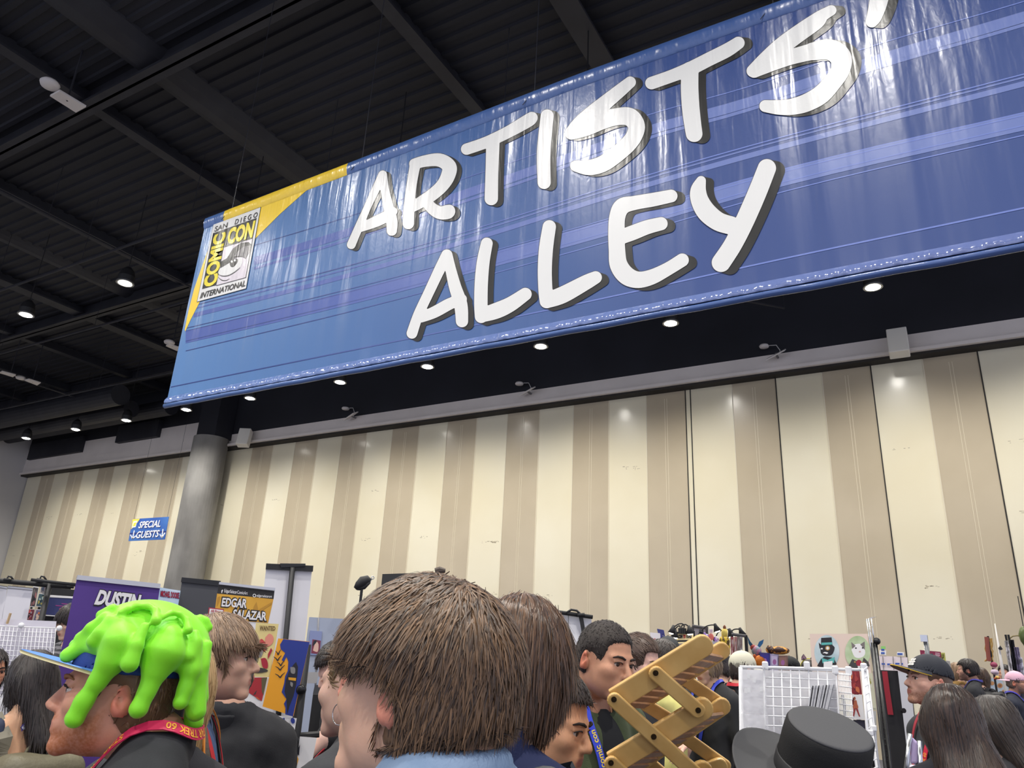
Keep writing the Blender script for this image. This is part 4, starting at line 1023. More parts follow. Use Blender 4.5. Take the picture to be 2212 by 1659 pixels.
V, Fq = nets(SL, axis(-.145, .145, .0042), axis(-.16, .20, .0042), axis(-.10, .215, .0042))
sm = mat('slime_foam', (142, 236, 34), .52, bump=.05, bscale=420, sheen=.15, sss=.15)
e = mesh_np('slime', off+V @ RH.T, Fq, sm, cp); e['label'] = 'bright green slime with long drips'
cp['label'] = 'navy blue crown under the slime'
# --- man with brown hair, denim shirt
c = person('brown haired man in profile facing right wearing a blue denim shirt and red lanyard', 474, 1427, 2.4, 80, hp=-3, lean=(0, .05, .015), skin=(224, 178, 154), res=.006, nose=1.05, eyes=True, brow=(120, 92, 70),
     hair=dict(style='mop', t=.020, ca=(92, 69, 51), cb=(156, 126, 98), n=5200, length=.085, low_len=.55, width=.0020, nape=-.110, front=.040, facey=-.035, earz=-.03, eary=.035, earh=.04, frizz=.06, steps=10, drape=True, dz=.05, region=lambda V: ~((np.abs(V[:, 0]) > .05) & (V[:, 1] < .03) & (V[:, 2] < .03)) & ~((V[:, 1] < -.09) & (V[:, 2] < .05))),
     top=dict(name='denim_shirt', col=(96, 122, 164), rgb2=(84, 108, 148), sleeve='long', thick=.016, neck=.068))
P6 = c
lanyard(c, (206, 24, 40), w=.022, n=30)
for s in (1, -1):
    drape(c, [G(c, s*.10, -.13, -.46), G(c, s*.115, -.10, -.36), G(c, s*.105, -.02, -.27), G(c, s*.10, .06, -.245), G(c, s*.105, .14, -.32), G(c, s*.11, .16, -.42)], 'backpack_strap', (98, 88, 78), .055, lift=.007, n=30, th=.004)
    drape(c, [G(c, s*.108, -.13, -.46), G(c, s*.123, -.10, -.36), G(c, s*.113, -.02, -.27), G(c, s*.108, .06, -.245), G(c, s*.113, .14, -.32), G(c, s*.118, .16, -.42)], 'strap_piping', (240, 150, 60), .010, lift=.013, n=30, th=.002)
# --- woman with a bob, navy collar
c = person('person seen from behind with a smooth brown bob and navy collared jacket', 1126, 1456, 1.42, 165, hp=8, lean=(.045, .0, .0), skin=(222, 182, 154), res=.0065,
     hair=dict(style='bob', t=.018, ca=(48, 32, 22), cb=(110, 78, 52), n=5200, length=.16, width=.0022, comb='fall', L=-.045, w=.078, r1=.018, bk=.030, dy=-.005, frizz=.03, steps=12, stick=.8, sag=.5, rough=.33, whorl=(0, .02, .125)),
     top=dict(name='jacket', col=(44, 52, 92), rgb2=(38, 46, 82), sleeve='long', thick=.016, collar=dict(h=.08), neck=.064))
P11 = c
# --- person with blond hair behind the slime cap
c = person('person with long straight blond hair half hidden behind the green slime cap', 380, 1494, 1.99, 172, fat=.8, skin=(224, 180, 156), res=.009,
     hair=dict(style='long', t=.014, ca=(158, 122, 78), cb=(206, 172, 122), n=1500, length=.22, width=.003, comb='fall', L=-.19, w=.078, r1=.036, frizz=.03, steps=12, stick=.95, sag=.3, whorl=(0, .02, .125)),
     top=dict(name='shirt', col=(40, 40, 46), sleeve='short'))
hcl = MB(); p = c['off']+np.array([-.03, .125, -.055]); hcl.box(p, (.03, .02, .07)); e = hcl.build('hair_clip', mat('clip_black', (22, 22, 24), .3), loc=(0, 0, 0), bevel=.004); e.parent = c['root']
# --- person in black jacket behind the brown haired man
c = person('person in a black jacket whose head is hidden behind the brown haired man', 502, 1450, 3.0, 178, skin=(214, 168, 144), res=.010, face=False, fat=1.08,
     hair=dict(style='crop', t=.012, n=300, length=.04, **DARKH), top=dict(name='jacket', col=(42, 42, 45), rgb2=(34, 34, 37), sleeve='long', thick=.022, wrinkle=.008, collar=dict(h=.03)))
# --- woman with bare back and olive backpack
c = person('dark haired woman with a bare back, purple lanyard and olive backpack', 64, 1473, 3.5, -152, hp=10, skin=(226, 176, 140), res=.008,
     hair=[dict(style='long', t=.016, n=2600, length=.26, width=.0026, comb='fall', L=-.27, w=.080, r1=.040, dx=-.075, dy=.05, bk=.060, fw=.075, facey=-.01, frizz=.06, steps=12, stick=.8, whorl=(0, .02, .125), **DARKH)],
     top=dict(name='tank_top', col=(40, 48, 70), sleeve='none', thick=.006, neck=.115, neck_drop=.06, strap=True))
P2 = c
drape(c, [G(c, -.075, -.06, -.30), G(c, -.07, .03, -.22), G(c, -.035, .10, -.195), G(c, 0, .115, -.19), G(c, .035, .10, -.195), G(c, .07, .03, -.22), G(c, .075, -.06, -.30)], 'lanyard', (70, 62, 150), .022, text=[(.35, .65, 'WINCON LINCOLN')], tcol=(220, 220, 235), n=40)
# --- face at the left edge
c = person('person with dark hair cut off by the left edge behind the bare backed woman', -26, 1452, 4.3, 25, skin=(214, 150, 118), res=.009, eyes=True, brow=(40, 30, 26), hair=dict(style='long', t=.012, n=500, length=.12, comb='fall', L=-.12, w=.082, r1=.035, **DARKH), top=dict(name='shirt', col=(210, 210, 216), sleeve='short'))
# --- dark fringe, striped shirt, behind the purple stand
c = person('dark fringed person in a striped shirt looking down beside the purple banner stand', 153, 1343, 5.8, -60, hp=22, skin=(224, 184, 160), res=.009, brow=(40, 30, 28),
     hair=dict(style='bob', t=.014, n=900, length=.09, width=.003, comb='fall', L=-.03, w=.082, r1=.03, facey=-.07, front=.02, **DARKH), top=dict(name='striped_shirt', col=(52, 52, 56), stripes=(120, 118, 122), sleeve='short'))
# --- bending person in black tee
c = person('person in a black t-shirt leaning over with dark hair and a nose ring', 730, 1447, 3.9, -66, hp=30, skin=(222, 180, 164), res=.007, brow=(40, 30, 28),
     hair=dict(style='crop', t=.018, n=900, length=.05, frizz=.2, **DARKH), top=dict(name='t_shirt', col=(32, 33, 36), sleeve='short', thick=.018, wrinkle=.007, neck=.062), lean=(0, .06, -.02),
     arms={'L': [(648, 1608, 3.4), (610, 1690, 3.2), (590, 1740, 3.1)]})
nr = MB(); a_ = c['off']+c['RH'] @ np.array([-.006, -.112, -.036]); nr.tube([a_+np.array([.004*math.cos(q), 0, .004*math.sin(q)]) for q in np.linspace(0, 6.28, 9)], .0012, 5); e = nr.build('nose_ring', mat('steel_dark', (50, 50, 54), .3, metal=1), loc=(0, 0, 0)); e.parent = c['root']
# --- woman with the hoop earring
c = person('woman with a large silver hoop earring and a dark grey jacket', 776, 1482, 1.9, -128, hp=4, skin=(228, 184, 166), res=.0065,
     hair=dict(style='crop', t=.008, ca=(120, 92, 66), cb=(160, 130, 100), n=500, length=.03, width=.002, nape=-.04, comb='back', eary=.05, earh=.06), top=dict(name='jacket', col=(52, 53, 58), rgb2=(40, 41, 45), sleeve='long', thick=.02, wrinkle=.008, collar=dict(h=.02)))
P9 = c
eb = MB(); ec = c['off']+c['RH'] @ np.array([.084, .012, -.062]); eb.tube([ec+c['RH'] @ np.array([.004*math.sin(q), .024*math.sin(q), .024*math.cos(q)]) for q in np.linspace(0, 6.28, 33)], .0013, 6); e = eb.build('hoop_earring', mat('silver', (220, 220, 222), .15, metal=1), loc=(0, 0, 0), smooth=True); e.parent = c['root']
drape(c, [G(c, .06, .02, -.22), G(c, .085, -.06, -.28), G(c, .06, -.12, -.44), G(c, .01, -.13, -.58)], 'lanyard', (190, 20, 44), .022, n=24)
# --- woman peering right, forehead and eye visible
c = person('woman with curly dark hair peering out from behind the brown bob', 1190, 1562, 1.95, 66, hp=14, skin=(222, 166, 128), res=.0065, eyes=True, brow=(38, 28, 24),
     hair=dict(style='crop', t=.012, n=1200, length=.05, width=.002, frizz=.5, nape=-.09, front=.075, **DARKH), top=dict(name='jacket', col=(46, 48, 52), sleeve='long', thick=.02, wrinkle=.008))
# --- man in the olive shirt
c = person('smiling man with cropped black hair, olive overshirt and blue lanyard', 1308, 1429, 2.55, 46, hp=10, hr=4, lean=(0, .05, .05), skin=(206, 152, 122), res=.0055, nose=1.1, jaw=1.08, eyes=True, brow=(42, 32, 28), lips=(170, 98, 90), fat=1.06,
     hair=[dict(style='crop', t=.006, ca=(30, 25, 23), cb=(50, 41, 36), rough=.7, n=1500, length=.012, width=.0016, nape=-.06, front=.073, facey=-.055, lift=.002, frizz=.5, eary=.045, earh=.05)],
     top=dict(name='overshirt', col=(72, 82, 52), rgb2=(64, 74, 46), sleeve='long', thick=.018, neck=.078, neck_drop=.03, wrinkle=.006, open_=.075))
P13 = c
drape(c, [G(c, -.02, -.16, -.80), G(c, -.05, -.14, -.55), G(c, -.075, -.10, -.36), G(c, -.085, -.04, -.26), G(c, -.075, .03, -.20), G(c, -.04, .10, -.185), G(c, 0, .115, -.18), G(c, .05, .08, -.185)], 'lanyard', (38, 58, 190), .026, text=[(.05, .16, 'comic con'), (.22, .33, 'comic con'), (.42, .53, 'comic con')], tcol=(230, 200, 60), n=40)
drape(c, [G(c, .055, -.15, -.36), G(c, .04, -.17, -.46), G(c, .02, -.17, -.58), G(c, 0, -.17, -.70), G(c, -.01, -.17, -.82)], 'red_lanyard', (206, 44, 84), .026, text=[(.10, .38, 'STAR TREK 60'), (.5, .8, 'STAR TREK 60')], tcol=(250, 190, 70), n=40)
tee = Shape(); [tee.u(f, k) for f, k in c['tor']]; tee.grow(.0165); tee.keep(p_ell(G(c, 0, -.15, -.42), (.085, .14, .32))); tee.cut(p_cap(G(c, 0, .055, -.185)+np.array([0, -.04, .2]), G(c, 0, .02, -.2), .066), .006)
V, Fq = nets(tee, axis(-.10, .10, .008), axis(-.2, .08, .008), axis(-.75, -.06, .012)); mesh_np('t_shirt', V+c['off'], Fq, mat('cloth_black_tee', (26, 27, 29), .9), c['root'])
drape(c, [G(c, .115, -.10, -.34), G(c, .12, -.13, -.44), G(c, .12, -.14, -.60)], 'backpack_strap', (124, 34, 54), .06, lift=.006, n=16, th=.004)
# --- man behind him
c = person('pale man with short brown hair just behind the man in the olive shirt', 1381, 1432, 3.65, 62, hp=12, skin=(232, 186, 168), res=.0075, eyes=True, brow=(110, 84, 66), hair=dict(style='crop', t=.012, ca=(64, 48, 40), cb=(96, 74, 60), n=700, length=.03, width=.002, comb='fwd', nape=-.06, facey=-.052, eary=.045), top=dict(name='t_shirt', col=(34, 34, 38), sleeve='short'))
# --- yellow shirt
c = person('dark haired man in glasses and pale yellow shirt behind the bamboo rack', 1427, 1428, 5.2, -112, hp=4, skin=(228, 180, 160), res=.007,
     hair=dict(style='crop', t=.020, ca=(34, 27, 24), cb=(66, 52, 44), n=1300, length=.05, width=.0022, nape=-.09, frizz=.22), top=dict(name='yellow_shirt', col=(232, 224, 140), rgb2=(222, 214, 128), sleeve='short', thick=.018),
     arms={'L': [(1530, 1566, 5.0), (1476, 1620, 4.7), (1450, 1646, 4.6)]}, fingers=True)
gl = MB(); gl.tube([c['off']+c['RH'] @ np.array(p) for p in ((.078, .02, .012), (.074, -.06, .012), (.056, -.100, .010))], .0016, 5); gl.tube([c['off']+c['RH'] @ np.array([.034+.021*math.cos(q), -.104+.010*(math.cos(q)), .006+.017*math.sin(q)]) for q in np.linspace(0, 6.28, 17)], .0015, 5); gl.tube([c['off']+c['RH'] @ np.array([-.034-.021*math.cos(q), -.104+.010*(math.cos(q)), .006+.017*math.sin(q)]) for q in np.linspace(0, 6.28, 17)], .0015, 5); gl.tube([c['off']+c['RH'] @ np.array(p) for p in ((.012, -.112, .010), (-.012, -.112, .010))], .0014, 5)
e = gl.build('glasses', mat('frame_black', (30, 28, 28), .3), loc=(0, 0, 0)); e.parent = c['root']
c = person('person in a dark cap with a pale band behind the man in glasses', 1442, 1413, 6.2, -150, skin=(214, 170, 146), res=.010, face=False, hair=dict(style='crop', region=lambda V: V[:, 2] < -.01, t=.010, n=200, length=.03, **DARKH), top=dict(name='t_shirt', col=(40, 40, 44)))
cap_part(c, (52, 54, 56), back=False)
bd = MB(); bd.lathe([(.1005, -.012), (.1005, .012), (.0985, .012), (.0985, -.012)], n=28); vv = np.array(bd.v)*np.array([.90, 1.14, 1])+np.array([0, .012, .042]); b2 = MB().add(c['off']+vv @ c['RH'].T, bd.f); e = b2.build('cap_band', mat('band_pale', (150, 158, 148), .6), loc=(0, 0, 0)); e.parent = c['cap']
# --- blue lanyard, blond hair
c = person('person with ash blond hair, black t-shirt and blue lanyard behind the bamboo rack', 1523, 1434, 5.4, -38, hp=24, skin=(218, 176, 152), res=.007, eyes=True, brow=(120, 96, 70), hair=dict(style='bob', t=.012, ca=(120, 100, 80), cb=(176, 152, 124), n=900, length=.10, width=.0024, comb='fall', L=-.07, w=.082, r1=.03, frizz=.06, **{}), top=dict(name='t_shirt', col=(32, 33, 36), sleeve='short'))
lanyard(c, (44, 62, 190), w=.024, text=[(.1, .2, 'comic con'), (.75, .85, 'comic con')], tcol=(225, 225, 235))
c = person('person in a black cap with a red emblem behind the bamboo rack', 1560, 1444, 6.6, 160, skin=(214, 170, 146), res=.010, face=False, hair=dict(style='crop', region=lambda V: V[:, 2] < -.01, t=.012, n=250, length=.03, **DARKH), top=dict(name='t_shirt', col=(36, 36, 40)))
cap_part(c, (34, 34, 38)); lg_ = MB(); lg_.box((0, 0, 0), (.035, .004, .020)); e = lg_.build('cap_emblem', mat('emblem_red', (190, 40, 46), .6), loc=(0, 0, 0)); e.parent = c['cap']; e.location = tuple(c['off']+c['RH'] @ np.array([0, .123, .045])); e.rotation_euler = Matrix(c['RH'].tolist()).to_euler()
# --- beige cap worn backwards
c = person('person in a beige baseball cap, black shirt and red lanyard behind the wire rack', 1607, 1447, 6.0, 128, skin=(206, 160, 136), res=.008, face=False, hair=dict(style='crop', region=lambda V: V[:, 2] < -.01, t=.010, n=400, length=.03, nape=-.10, **DARKH), top=dict(name='t_shirt', col=(36, 37, 41), sleeve='short', wrinkle=.006), fat=1.1)
PCAP = c
cap_part(c, (206, 202, 182), arch=True, low=.005, t=.014)
lanyard(c, (210, 40, 56), w=.024, n=24)
# --- cap among the tables
c = person('person in a plain black cap beyond the wire rack', 1704, 1447, 8.2, -95, skin=(206, 160, 136), res=.010, hair=dict(style='crop', region=lambda V: V[:, 2] < -.01, t=.008, n=200, length=.03, **DARKH), top=dict(name='t_shirt', col=(46, 46, 50)))
cap_part(c, (46, 48, 48), low=.02)
c = person('dark haired person beside the cat portraits wearing a floral cat ear headband', 1750, 1452, 8.8, 160, skin=(206, 160, 136), res=.010, hair=dict(style='long', t=.012, n=300, length=.12, comb='fall', L=-.12, **DARKH), top=dict(name='shirt', col=(60, 50, 60)))
hbm = MB(); hbm.tube([c['off']+c['RH'] @ np.array([.100*math.cos(q), .012, .042+.105*math.sin(q)]) for q in np.linspace(.15, 2.99, 20)], .006, 6); e = hbm.build('headband', mat('band_yellow', (236, 226, 80), .6), loc=(0, 0, 0)); e.parent = c['root']
for s in (1, -1):
    er = MB(); er.tube([c['off']+c['RH'] @ np.array(p) for p in ((s*.05, .012, .135), (s*.058, .012, .165), (s*.055, .012, .195))], [.035, .024, .004], 8); e2 = er.build('cat_ear', mat('ear_floral', (150, 110, 130), .7, rgb2=(40, 34, 40), nscale=60), loc=(0, 0, 0)); e2.parent = e
# --- black hat woman: head under the hat
HATD = 1.5
c = person('person under a wide brimmed black hat at the front of the crowd', 1757, 1742, 1.56, 172, hp=-16, hr=-19, skin=(210, 164, 140), res=.009, face=False, hair=dict(style='crop', t=.014, n=600, length=.06, **DARKH), top=dict(name='coat', col=(34, 34, 37), sleeve='long', thick=.02))
PH = c
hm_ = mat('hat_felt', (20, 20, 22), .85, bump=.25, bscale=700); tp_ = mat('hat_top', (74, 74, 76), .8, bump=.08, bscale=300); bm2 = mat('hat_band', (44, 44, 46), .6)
def hat_pts(m): return c['off']+(np.array(m.v)+np.array([0, .012, .070])) @ c['RH'].T
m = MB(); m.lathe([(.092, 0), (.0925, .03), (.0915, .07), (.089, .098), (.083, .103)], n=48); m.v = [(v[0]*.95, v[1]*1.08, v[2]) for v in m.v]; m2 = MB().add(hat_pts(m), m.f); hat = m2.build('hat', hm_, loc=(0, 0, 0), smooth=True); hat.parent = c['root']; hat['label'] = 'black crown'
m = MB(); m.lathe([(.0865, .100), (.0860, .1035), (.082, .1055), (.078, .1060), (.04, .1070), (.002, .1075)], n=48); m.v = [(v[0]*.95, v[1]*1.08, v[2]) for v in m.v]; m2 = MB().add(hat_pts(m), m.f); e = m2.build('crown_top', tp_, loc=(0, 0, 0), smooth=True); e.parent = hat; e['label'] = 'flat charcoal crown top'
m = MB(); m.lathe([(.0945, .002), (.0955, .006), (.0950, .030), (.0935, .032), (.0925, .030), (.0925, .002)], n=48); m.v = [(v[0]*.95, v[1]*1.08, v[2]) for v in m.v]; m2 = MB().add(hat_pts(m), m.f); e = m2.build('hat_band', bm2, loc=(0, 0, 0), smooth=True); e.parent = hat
m = MB(); nn = 64; vs = []; fs = []
for (r, z) in ((.089, .004), (.12, .002), (.15, .001), (.176, .003), (.180, .0045), (.180, .0005), (.150, -.004), (.12, -.003), (.089, -.001)):
    for k in range(nn):
        q = 2*math.pi*k/nn; w = (r-.089)/.09; vs.append((r*.97*math.cos(q), r*1.05*math.sin(q), z+w*w*(.020*math.cos(2*q)-.012)))
for i in range(8):
    for k in range(nn): fs.append((i*nn+k, i*nn+(k+1) % nn, (i+1)*nn+(k+1) % nn, (i+1)*nn+k))
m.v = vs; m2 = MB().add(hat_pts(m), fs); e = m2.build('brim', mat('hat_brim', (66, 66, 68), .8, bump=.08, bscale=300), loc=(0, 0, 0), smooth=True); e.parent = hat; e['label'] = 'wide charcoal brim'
# --- man in the cap with a yellow edged visor
c = person('man in a black cap with a yellow edged visor and red lanyard looking left', 2005, 1474, 3.9, -58, hp=-8, skin=(226, 176, 154), res=.006, eyes=True, brow=(140, 104, 80), beard=((170, 124, 100), -.058), nose=1.05, hair=dict(style='crop', region=lambda V: V[:, 2] < -.01, t=.006, ca=(70, 52, 42), cb=(100, 76, 60), n=300, length=.02, nape=-.08), top=dict(name='t_shirt', col=(44, 46, 52), sleeve='short'))
P22 = c
cap_part(c, (34, 37, 46), brim=(128, 118, 112), brimcol=(40, 42, 50), edge=(236, 196, 60), low=.035, brimlen=.105, tilt=-.06)
lm_ = MB(); lq = [np.array(q) for q in ((-.028, -.0975, .062), (.028, -.0975, .062), (.026, -.0815, .100), (-.026, -.0815, .100))]
for (a0, a1, b0, b1) in ((.05, .95, .0, .22), (.0, 1.0, .42, .56), (.1, .9, .78, .95), (.2, .36, 0, 1), (.44, .56, 0, 1), (.64, .80, 0, 1)):
    lm_.add([c['off']+bil(lq, u_, v_) @ c['RC'].T for u_, v_ in ((a0, b0), (a1, b0), (a1, b1), (a0, b1))], [(0, 1, 2, 3)])
e = lm_.build('cap_emblem', mat('emblem_white', (226, 224, 220), .6), loc=(0, 0, 0)); e.parent = c['cap']
lanyard(c, (204, 30, 62), w=.026, text=[(.06, .16, 'STAR TREK 60'), (.84, .94, 'STAR TREK 60')], tcol=(250, 170, 70))
# --- long dark hair, foreground right
c = person('woman with long dark brown hair in a black top seen from behind', 2060, 1568, 2.75, 172, hp=8, skin=(210, 160, 134), res=.008, eyes=False,
     hair=dict(style='long', t=.018, ca=(30, 22, 19), cb=(72, 54, 44), n=5200, length=.34, width=.0024, comb='fall', L=-.34, w=.092, r1=.085, bk=.05, dx=-.10, dy=.03, frizz=.03, steps=16, stick=.97, sag=.2, rough=.30, whorl=(0, .03, .125)), top=dict(name='top', col=(30, 30, 38), sleeve='long', thick=.014))
c = person('woman with dark hair looking down behind the long haired woman', 2148, 1574, 3.4, -112, hp=24, skin=(206, 158, 136), res=.008,
     hair=dict(style='long', t=.014, n=1300, length=.26, width=.0028, comb='fall', L=-.26, w=.084, r1=.055, dy=.03, facey=-.02, fw=.08, frizz=.05, steps=12, stick=.95, ca=(28, 21, 18), cb=(58, 45, 38)), top=dict(name='top', col=(34, 33, 38), sleeve='long'))
# --- people by the tables at the right
c = person('dark haired man in a black long sleeved shirt and blue lanyard looking left', 2090, 1449, 9.3, -92, skin=(206, 156, 132), res=.009, brow=(40, 30, 26), fat=1.2, beard=((120, 90, 76), -.05),
     hair=dict(style='crop', t=.018, n=700, length=.05, width=.003, nape=-.07, **DARKH), top=dict(name='long_sleeved_shirt', col=(40, 41, 45), sleeve='long', thick=.02))
lanyard(c, (52, 50, 140), w=.028, n=24)
c = person('person with long straight blond brown hair beyond the man in the black shirt', 2066, 1453, 10.6, -150, skin=(214, 170, 146), res=.011, face=False, hair=dict(style='long', t=.014, ca=(120, 92, 66), cb=(160, 128, 96), n=700, length=.25, comb='fall', L=-.30, w=.09, r1=.05, width=.004), top=dict(name='cardigan', col=(150, 116, 62), sleeve='long'))
c = person('person with long brown hair carrying a black backpack', 2121, 1465, 10.2, 165, skin=(214, 170, 146), res=.011, face=False, hair=dict(style='long', t=.014, ca=(66, 50, 38), cb=(104, 80, 60), n=700, length=.2, comb='fall', L=-.22, w=.088, r1=.045, width=.004), top=dict(name='jacket', col=(34, 34, 37), sleeve='long'), arms={'R': [(2162, 1530, 9.9), (2158, 1529, 9.7), (2150, 1522, 9.65)]}, fingers=True)
PBK = c
c = person('man in a pink cap, glasses and black t-shirt looking right', 2197, 1476, 9.2, 80, skin=(216, 160, 134), res=.0075, eyes=True, brow=(120, 100, 90), beard=((140, 112, 98), -.06), fat=1.28, hair=dict(style='crop', region=lambda V: V[:, 2] < -.01, t=.006, ca=(96, 80, 70), cb=(130, 110, 98), n=300, length=.02, nape=-.07), top=dict(name='t_shirt', col=(40, 44, 58), sleeve='short', thick=.02), arms={'R': [(2179, 1545, 9.15), (2187, 1578, 9.0), (2192, 1602, 8.95)]}, fingers=True)
PPK = c
cap_part(c, (240, 190, 208), back=True, low=.03)
lanyard(c, (60, 60, 170), w=.03, n=24)
gl = MB(); gl.tube([c['off']+c['RH'] @ np.array(p) for p in ((-.080, .01, .012), (-.074, -.06, .012), (-.050, -.104, .010), (0, -.116, .010), (.05, -.104, .01), (.074, -.06, .012), (.08, .01, .012))], .002, 5)
e = gl.build('glasses', mat('frame_black', (30, 28, 28), .3), loc=(0, 0, 0)); e.parent = c['root']
c = person('dark haired person mostly hidden behind the pink cap', 2172, 1456, 11.5, -30, skin=(214, 160, 134), res=.011, hair=dict(style='crop', t=.016, n=300, length=.04, **DARKH), top=dict(name='shirt', col=(60, 58, 62)))
# ================================================================ BOOTHS, STANDS, PRINTS
class VP:
    """an upright plane standing d metres in front of the lens at (px, py), turned by yaw degrees; call with photo pixels"""
    def __init__(s, px, py, d, yaw=0):
        s.o = at_d(px, py, d); v = ray(px, py)[:2]; v = v/np.linalg.norm(v); a = math.radians(yaw); c, q = math.cos(a), math.sin(a)
        s.n = np.array([-(v[0]*c-v[1]*q), -(v[0]*q+v[1]*c), 0.0]); s.r = np.array([-s.n[1], s.n[0], 0.0])
    def __call__(s, px, py, e=0.0):
        r = ray(px, py); o = s.o+s.n*e; t = ((o-np.array([0, 0, EYE])) @ s.n)/(r @ s.n); p = r*t; p[2] += EYE; return p
def M(name, rgb, **k): return mat(name, rgb, k.pop('rough', .6), **k)
black = M('plain_black', (28, 28, 30)); blackg = M('gloss_black', (22, 22, 24), rough=.3); white = M('paper_white', (232, 230, 230)); offw = M('board_white', (222, 220, 226)); alu = M('aluminium', (200, 200, 204), rough=.35, metal=.7)
steel = M('chrome', (210, 212, 216), rough=.2, metal=1.0); wirew = M('wire_white', (236, 236, 238), rough=.35); grey = M('board_grey', (150, 150, 154))
def sheet_px(P, Q, name, m, th=.006, parent=None, e=0.0, floor=None):
    q = [P(*p, e) for p in Q]
    if floor is not None:
        for i in (0, 1): q[i] = np.array([q[i][0], q[i][1], floor])
    mb = MB().sheet(*q, th); return mb.build(name, m, parent)
def flat(P, polys, name, mats, parent, e0=.0015, step=.0004):
    """printed shapes: [(material index, [(px, py)...], smooth)]"""
    mb = MB()
    for k, it in enumerate(polys):
        poly_on(mb, it[1], (lambda e: (lambda a, b: P(a, b, e)))(e0+step*k), it[0], it[2] if len(it) > 2 else 0)
    return mb.build(name, mats, parent)
def words(P, items, name, mats, parent, e=.0035):
    mb = MB()
    for it in items:
        s, Q, mi = it[0], it[1], it[2]; bold = it[3] if len(it) > 3 else .02; sh = it[4] if len(it) > 4 else 0; ee = it[5] if len(it) > 5 else e
        text_on(mb, s, [P(*p, ee) for p in Q], bold=bold, shear=sh, mi=mi)
    return mb.build(name, mats, parent)
def foot(P, x0, x1, y, parent, m, depth=.22):
    a, b = P(x0, y), P(x1, y); c = (a+b)/2; r = (b-a); r[2] = 0; L = np.linalg.norm(r); r /= L; rot = Matrix.Rotation(math.atan2(r[1], r[0]), 3, 'Z')
    return MB().box((c[0], c[1], .03), (L, depth, .06), rot).build('base', m, parent)
def post(P, x0, y0, x1, y1, r, name, m, parent, n=8): return MB().tube([P(x0, y0), P(x1, y1)], r, n).build(name, m, parent, smooth=True)
def blob(P, c, rx, ry, n=16): return [(c[0]+rx*math.cos(a), c[1]+ry*math.sin(a)) for a in np.linspace(0, 2*math.pi, n, endpoint=False)]
def unit(label, cat, name, P, px, py, group=None):
    q = P(px, py); return thing(name, label, cat, (q[0], q[1], 0.0), 0, group)
def upto(p): return (p[0], p[1], 0.0)

# ---------------------------------------------------------------- purple roll-up stand
P = VP(255, 1300, 4.3, 8); t = unit('purple roll-up banner stand lettered DUSTIN behind the slime cap', 'banner stand', 'rollup_banner', P, 255, 1659)
sheet_px(P, [(128, 1480), (330, 1480), (346, 1268), (166, 1251)], 'fabric', M('stand_purple', (84, 56, 140), rgb2=(76, 48, 128), nscale=2), .004, t, floor=.06)
sheet_px(P, [(165, 1252), (346, 1271), (347, 1261), (168, 1242)], 'top_rail', alu, .03, t, e=.012); foot(P, 128, 330, 1480, t, alu)
words(P, [('DUSTIN', [(201, 1309), (302, 1322), (307, 1283), (210, 1271)], 1, .10, .25, .003), ('DUSTIN', [(203, 1306), (303, 1319), (306, 1285), (211, 1273)], 0, .05, .25, .005)], 'lettering', [white, black], t)
# ---------------------------------------------------------------- dark grey roll-up beside the column
P = VP(430, 1300, 4.7, 5); t = unit('plain dark grey roll-up banner stand with a black top rail', 'banner stand', 'rollup_banner', P, 430, 1659)
sheet_px(P, [(380, 1420), (470, 1420), (474, 1262), (393, 1256)], 'fabric', M('stand_grey', (72, 73, 78)), .004, t, floor=.06)
sheet_px(P, [(391, 1257), (476, 1266), (477, 1255), (393, 1247)], 'top_rail', blackg, .03, t, e=.012); foot(P, 380, 470, 1420, t, blackg)
# ---------------------------------------------------------------- EDGAR SALAZAR stand
P = VP(530, 1300, 3.9, 4); t = unit('black and gold roll-up banner stand reading EDGAR SALAZAR', 'banner stand', 'rollup_banner', P, 530, 1659)
sheet_px(P, [(455, 1480), (575, 1480), (593, 1276), (474, 1262)], 'fabric', M('stand_edge', (226, 224, 226)), .004, t, floor=.06)
sheet_px(P, [(473, 1262), (594, 1276), (595, 1270), (474, 1257)], 'top_rail', alu, .03, t, e=.012); foot(P, 455, 575, 1480, t, alu)
g1 = M('print_black', (40, 38, 38)); g2 = M('print_gold', (222, 170, 62), rgb2=(206, 152, 50), nscale=4); g3 = M('print_umber', (186, 136, 46))
flat(P, [(1, [(462, 1336), (579, 1346), (591, 1293), (469, 1281)]), (0, [(469, 1282), (591, 1294), (593, 1277), (473, 1263)]), (2, [(548, 1310), (554, 1300), (560, 1326), (545, 1322)]), (2, [(560, 1316), (588, 1300), (586, 1306), (562, 1322)]), (2, [(470, 1290), (476, 1288), (474, 1300), (468, 1312)])], 'printed_panel', [g1, g2, g3], t)
words(P, [('f', [(477.5, 1281), (481, 1281.5), (482, 1274), (478.5, 1273.5)], 0, .05), ('EdgarSalazarComicArt', [(484, 1282), (534, 1287), (535.5, 1278), (485, 1272)], 0, .01), ('edgarsalazarart', [(554, 1291), (587, 1293), (588, 1286), (555, 1283)], 0, .01),
      ('EDGAR', [(476, 1312), (534, 1317), (537, 1292), (479, 1288)], 1, .12), ('SALAZAR', [(499, 1339), (577, 1344), (579, 1320), (503, 1313)], 1, .12), ('EDGAR', [(478, 1310), (532, 1314), (535, 1294), (481, 1291)], 0, .03, 0, .006), ('SALAZAR', [(501, 1336), (575, 1341), (577, 1322), (505, 1316)], 0, .03, 0, .006)], 'lettering', [white, g1], t)
mb = MB(); brush2d(mb, [[(549.5+3*math.cos(a), 1286.5+3*math.sin(a), .7) for a in np.linspace(0, 6.3, 12)]], lambda a, b: P(a, b, .004), .5); mb.build('emblem', white, t)
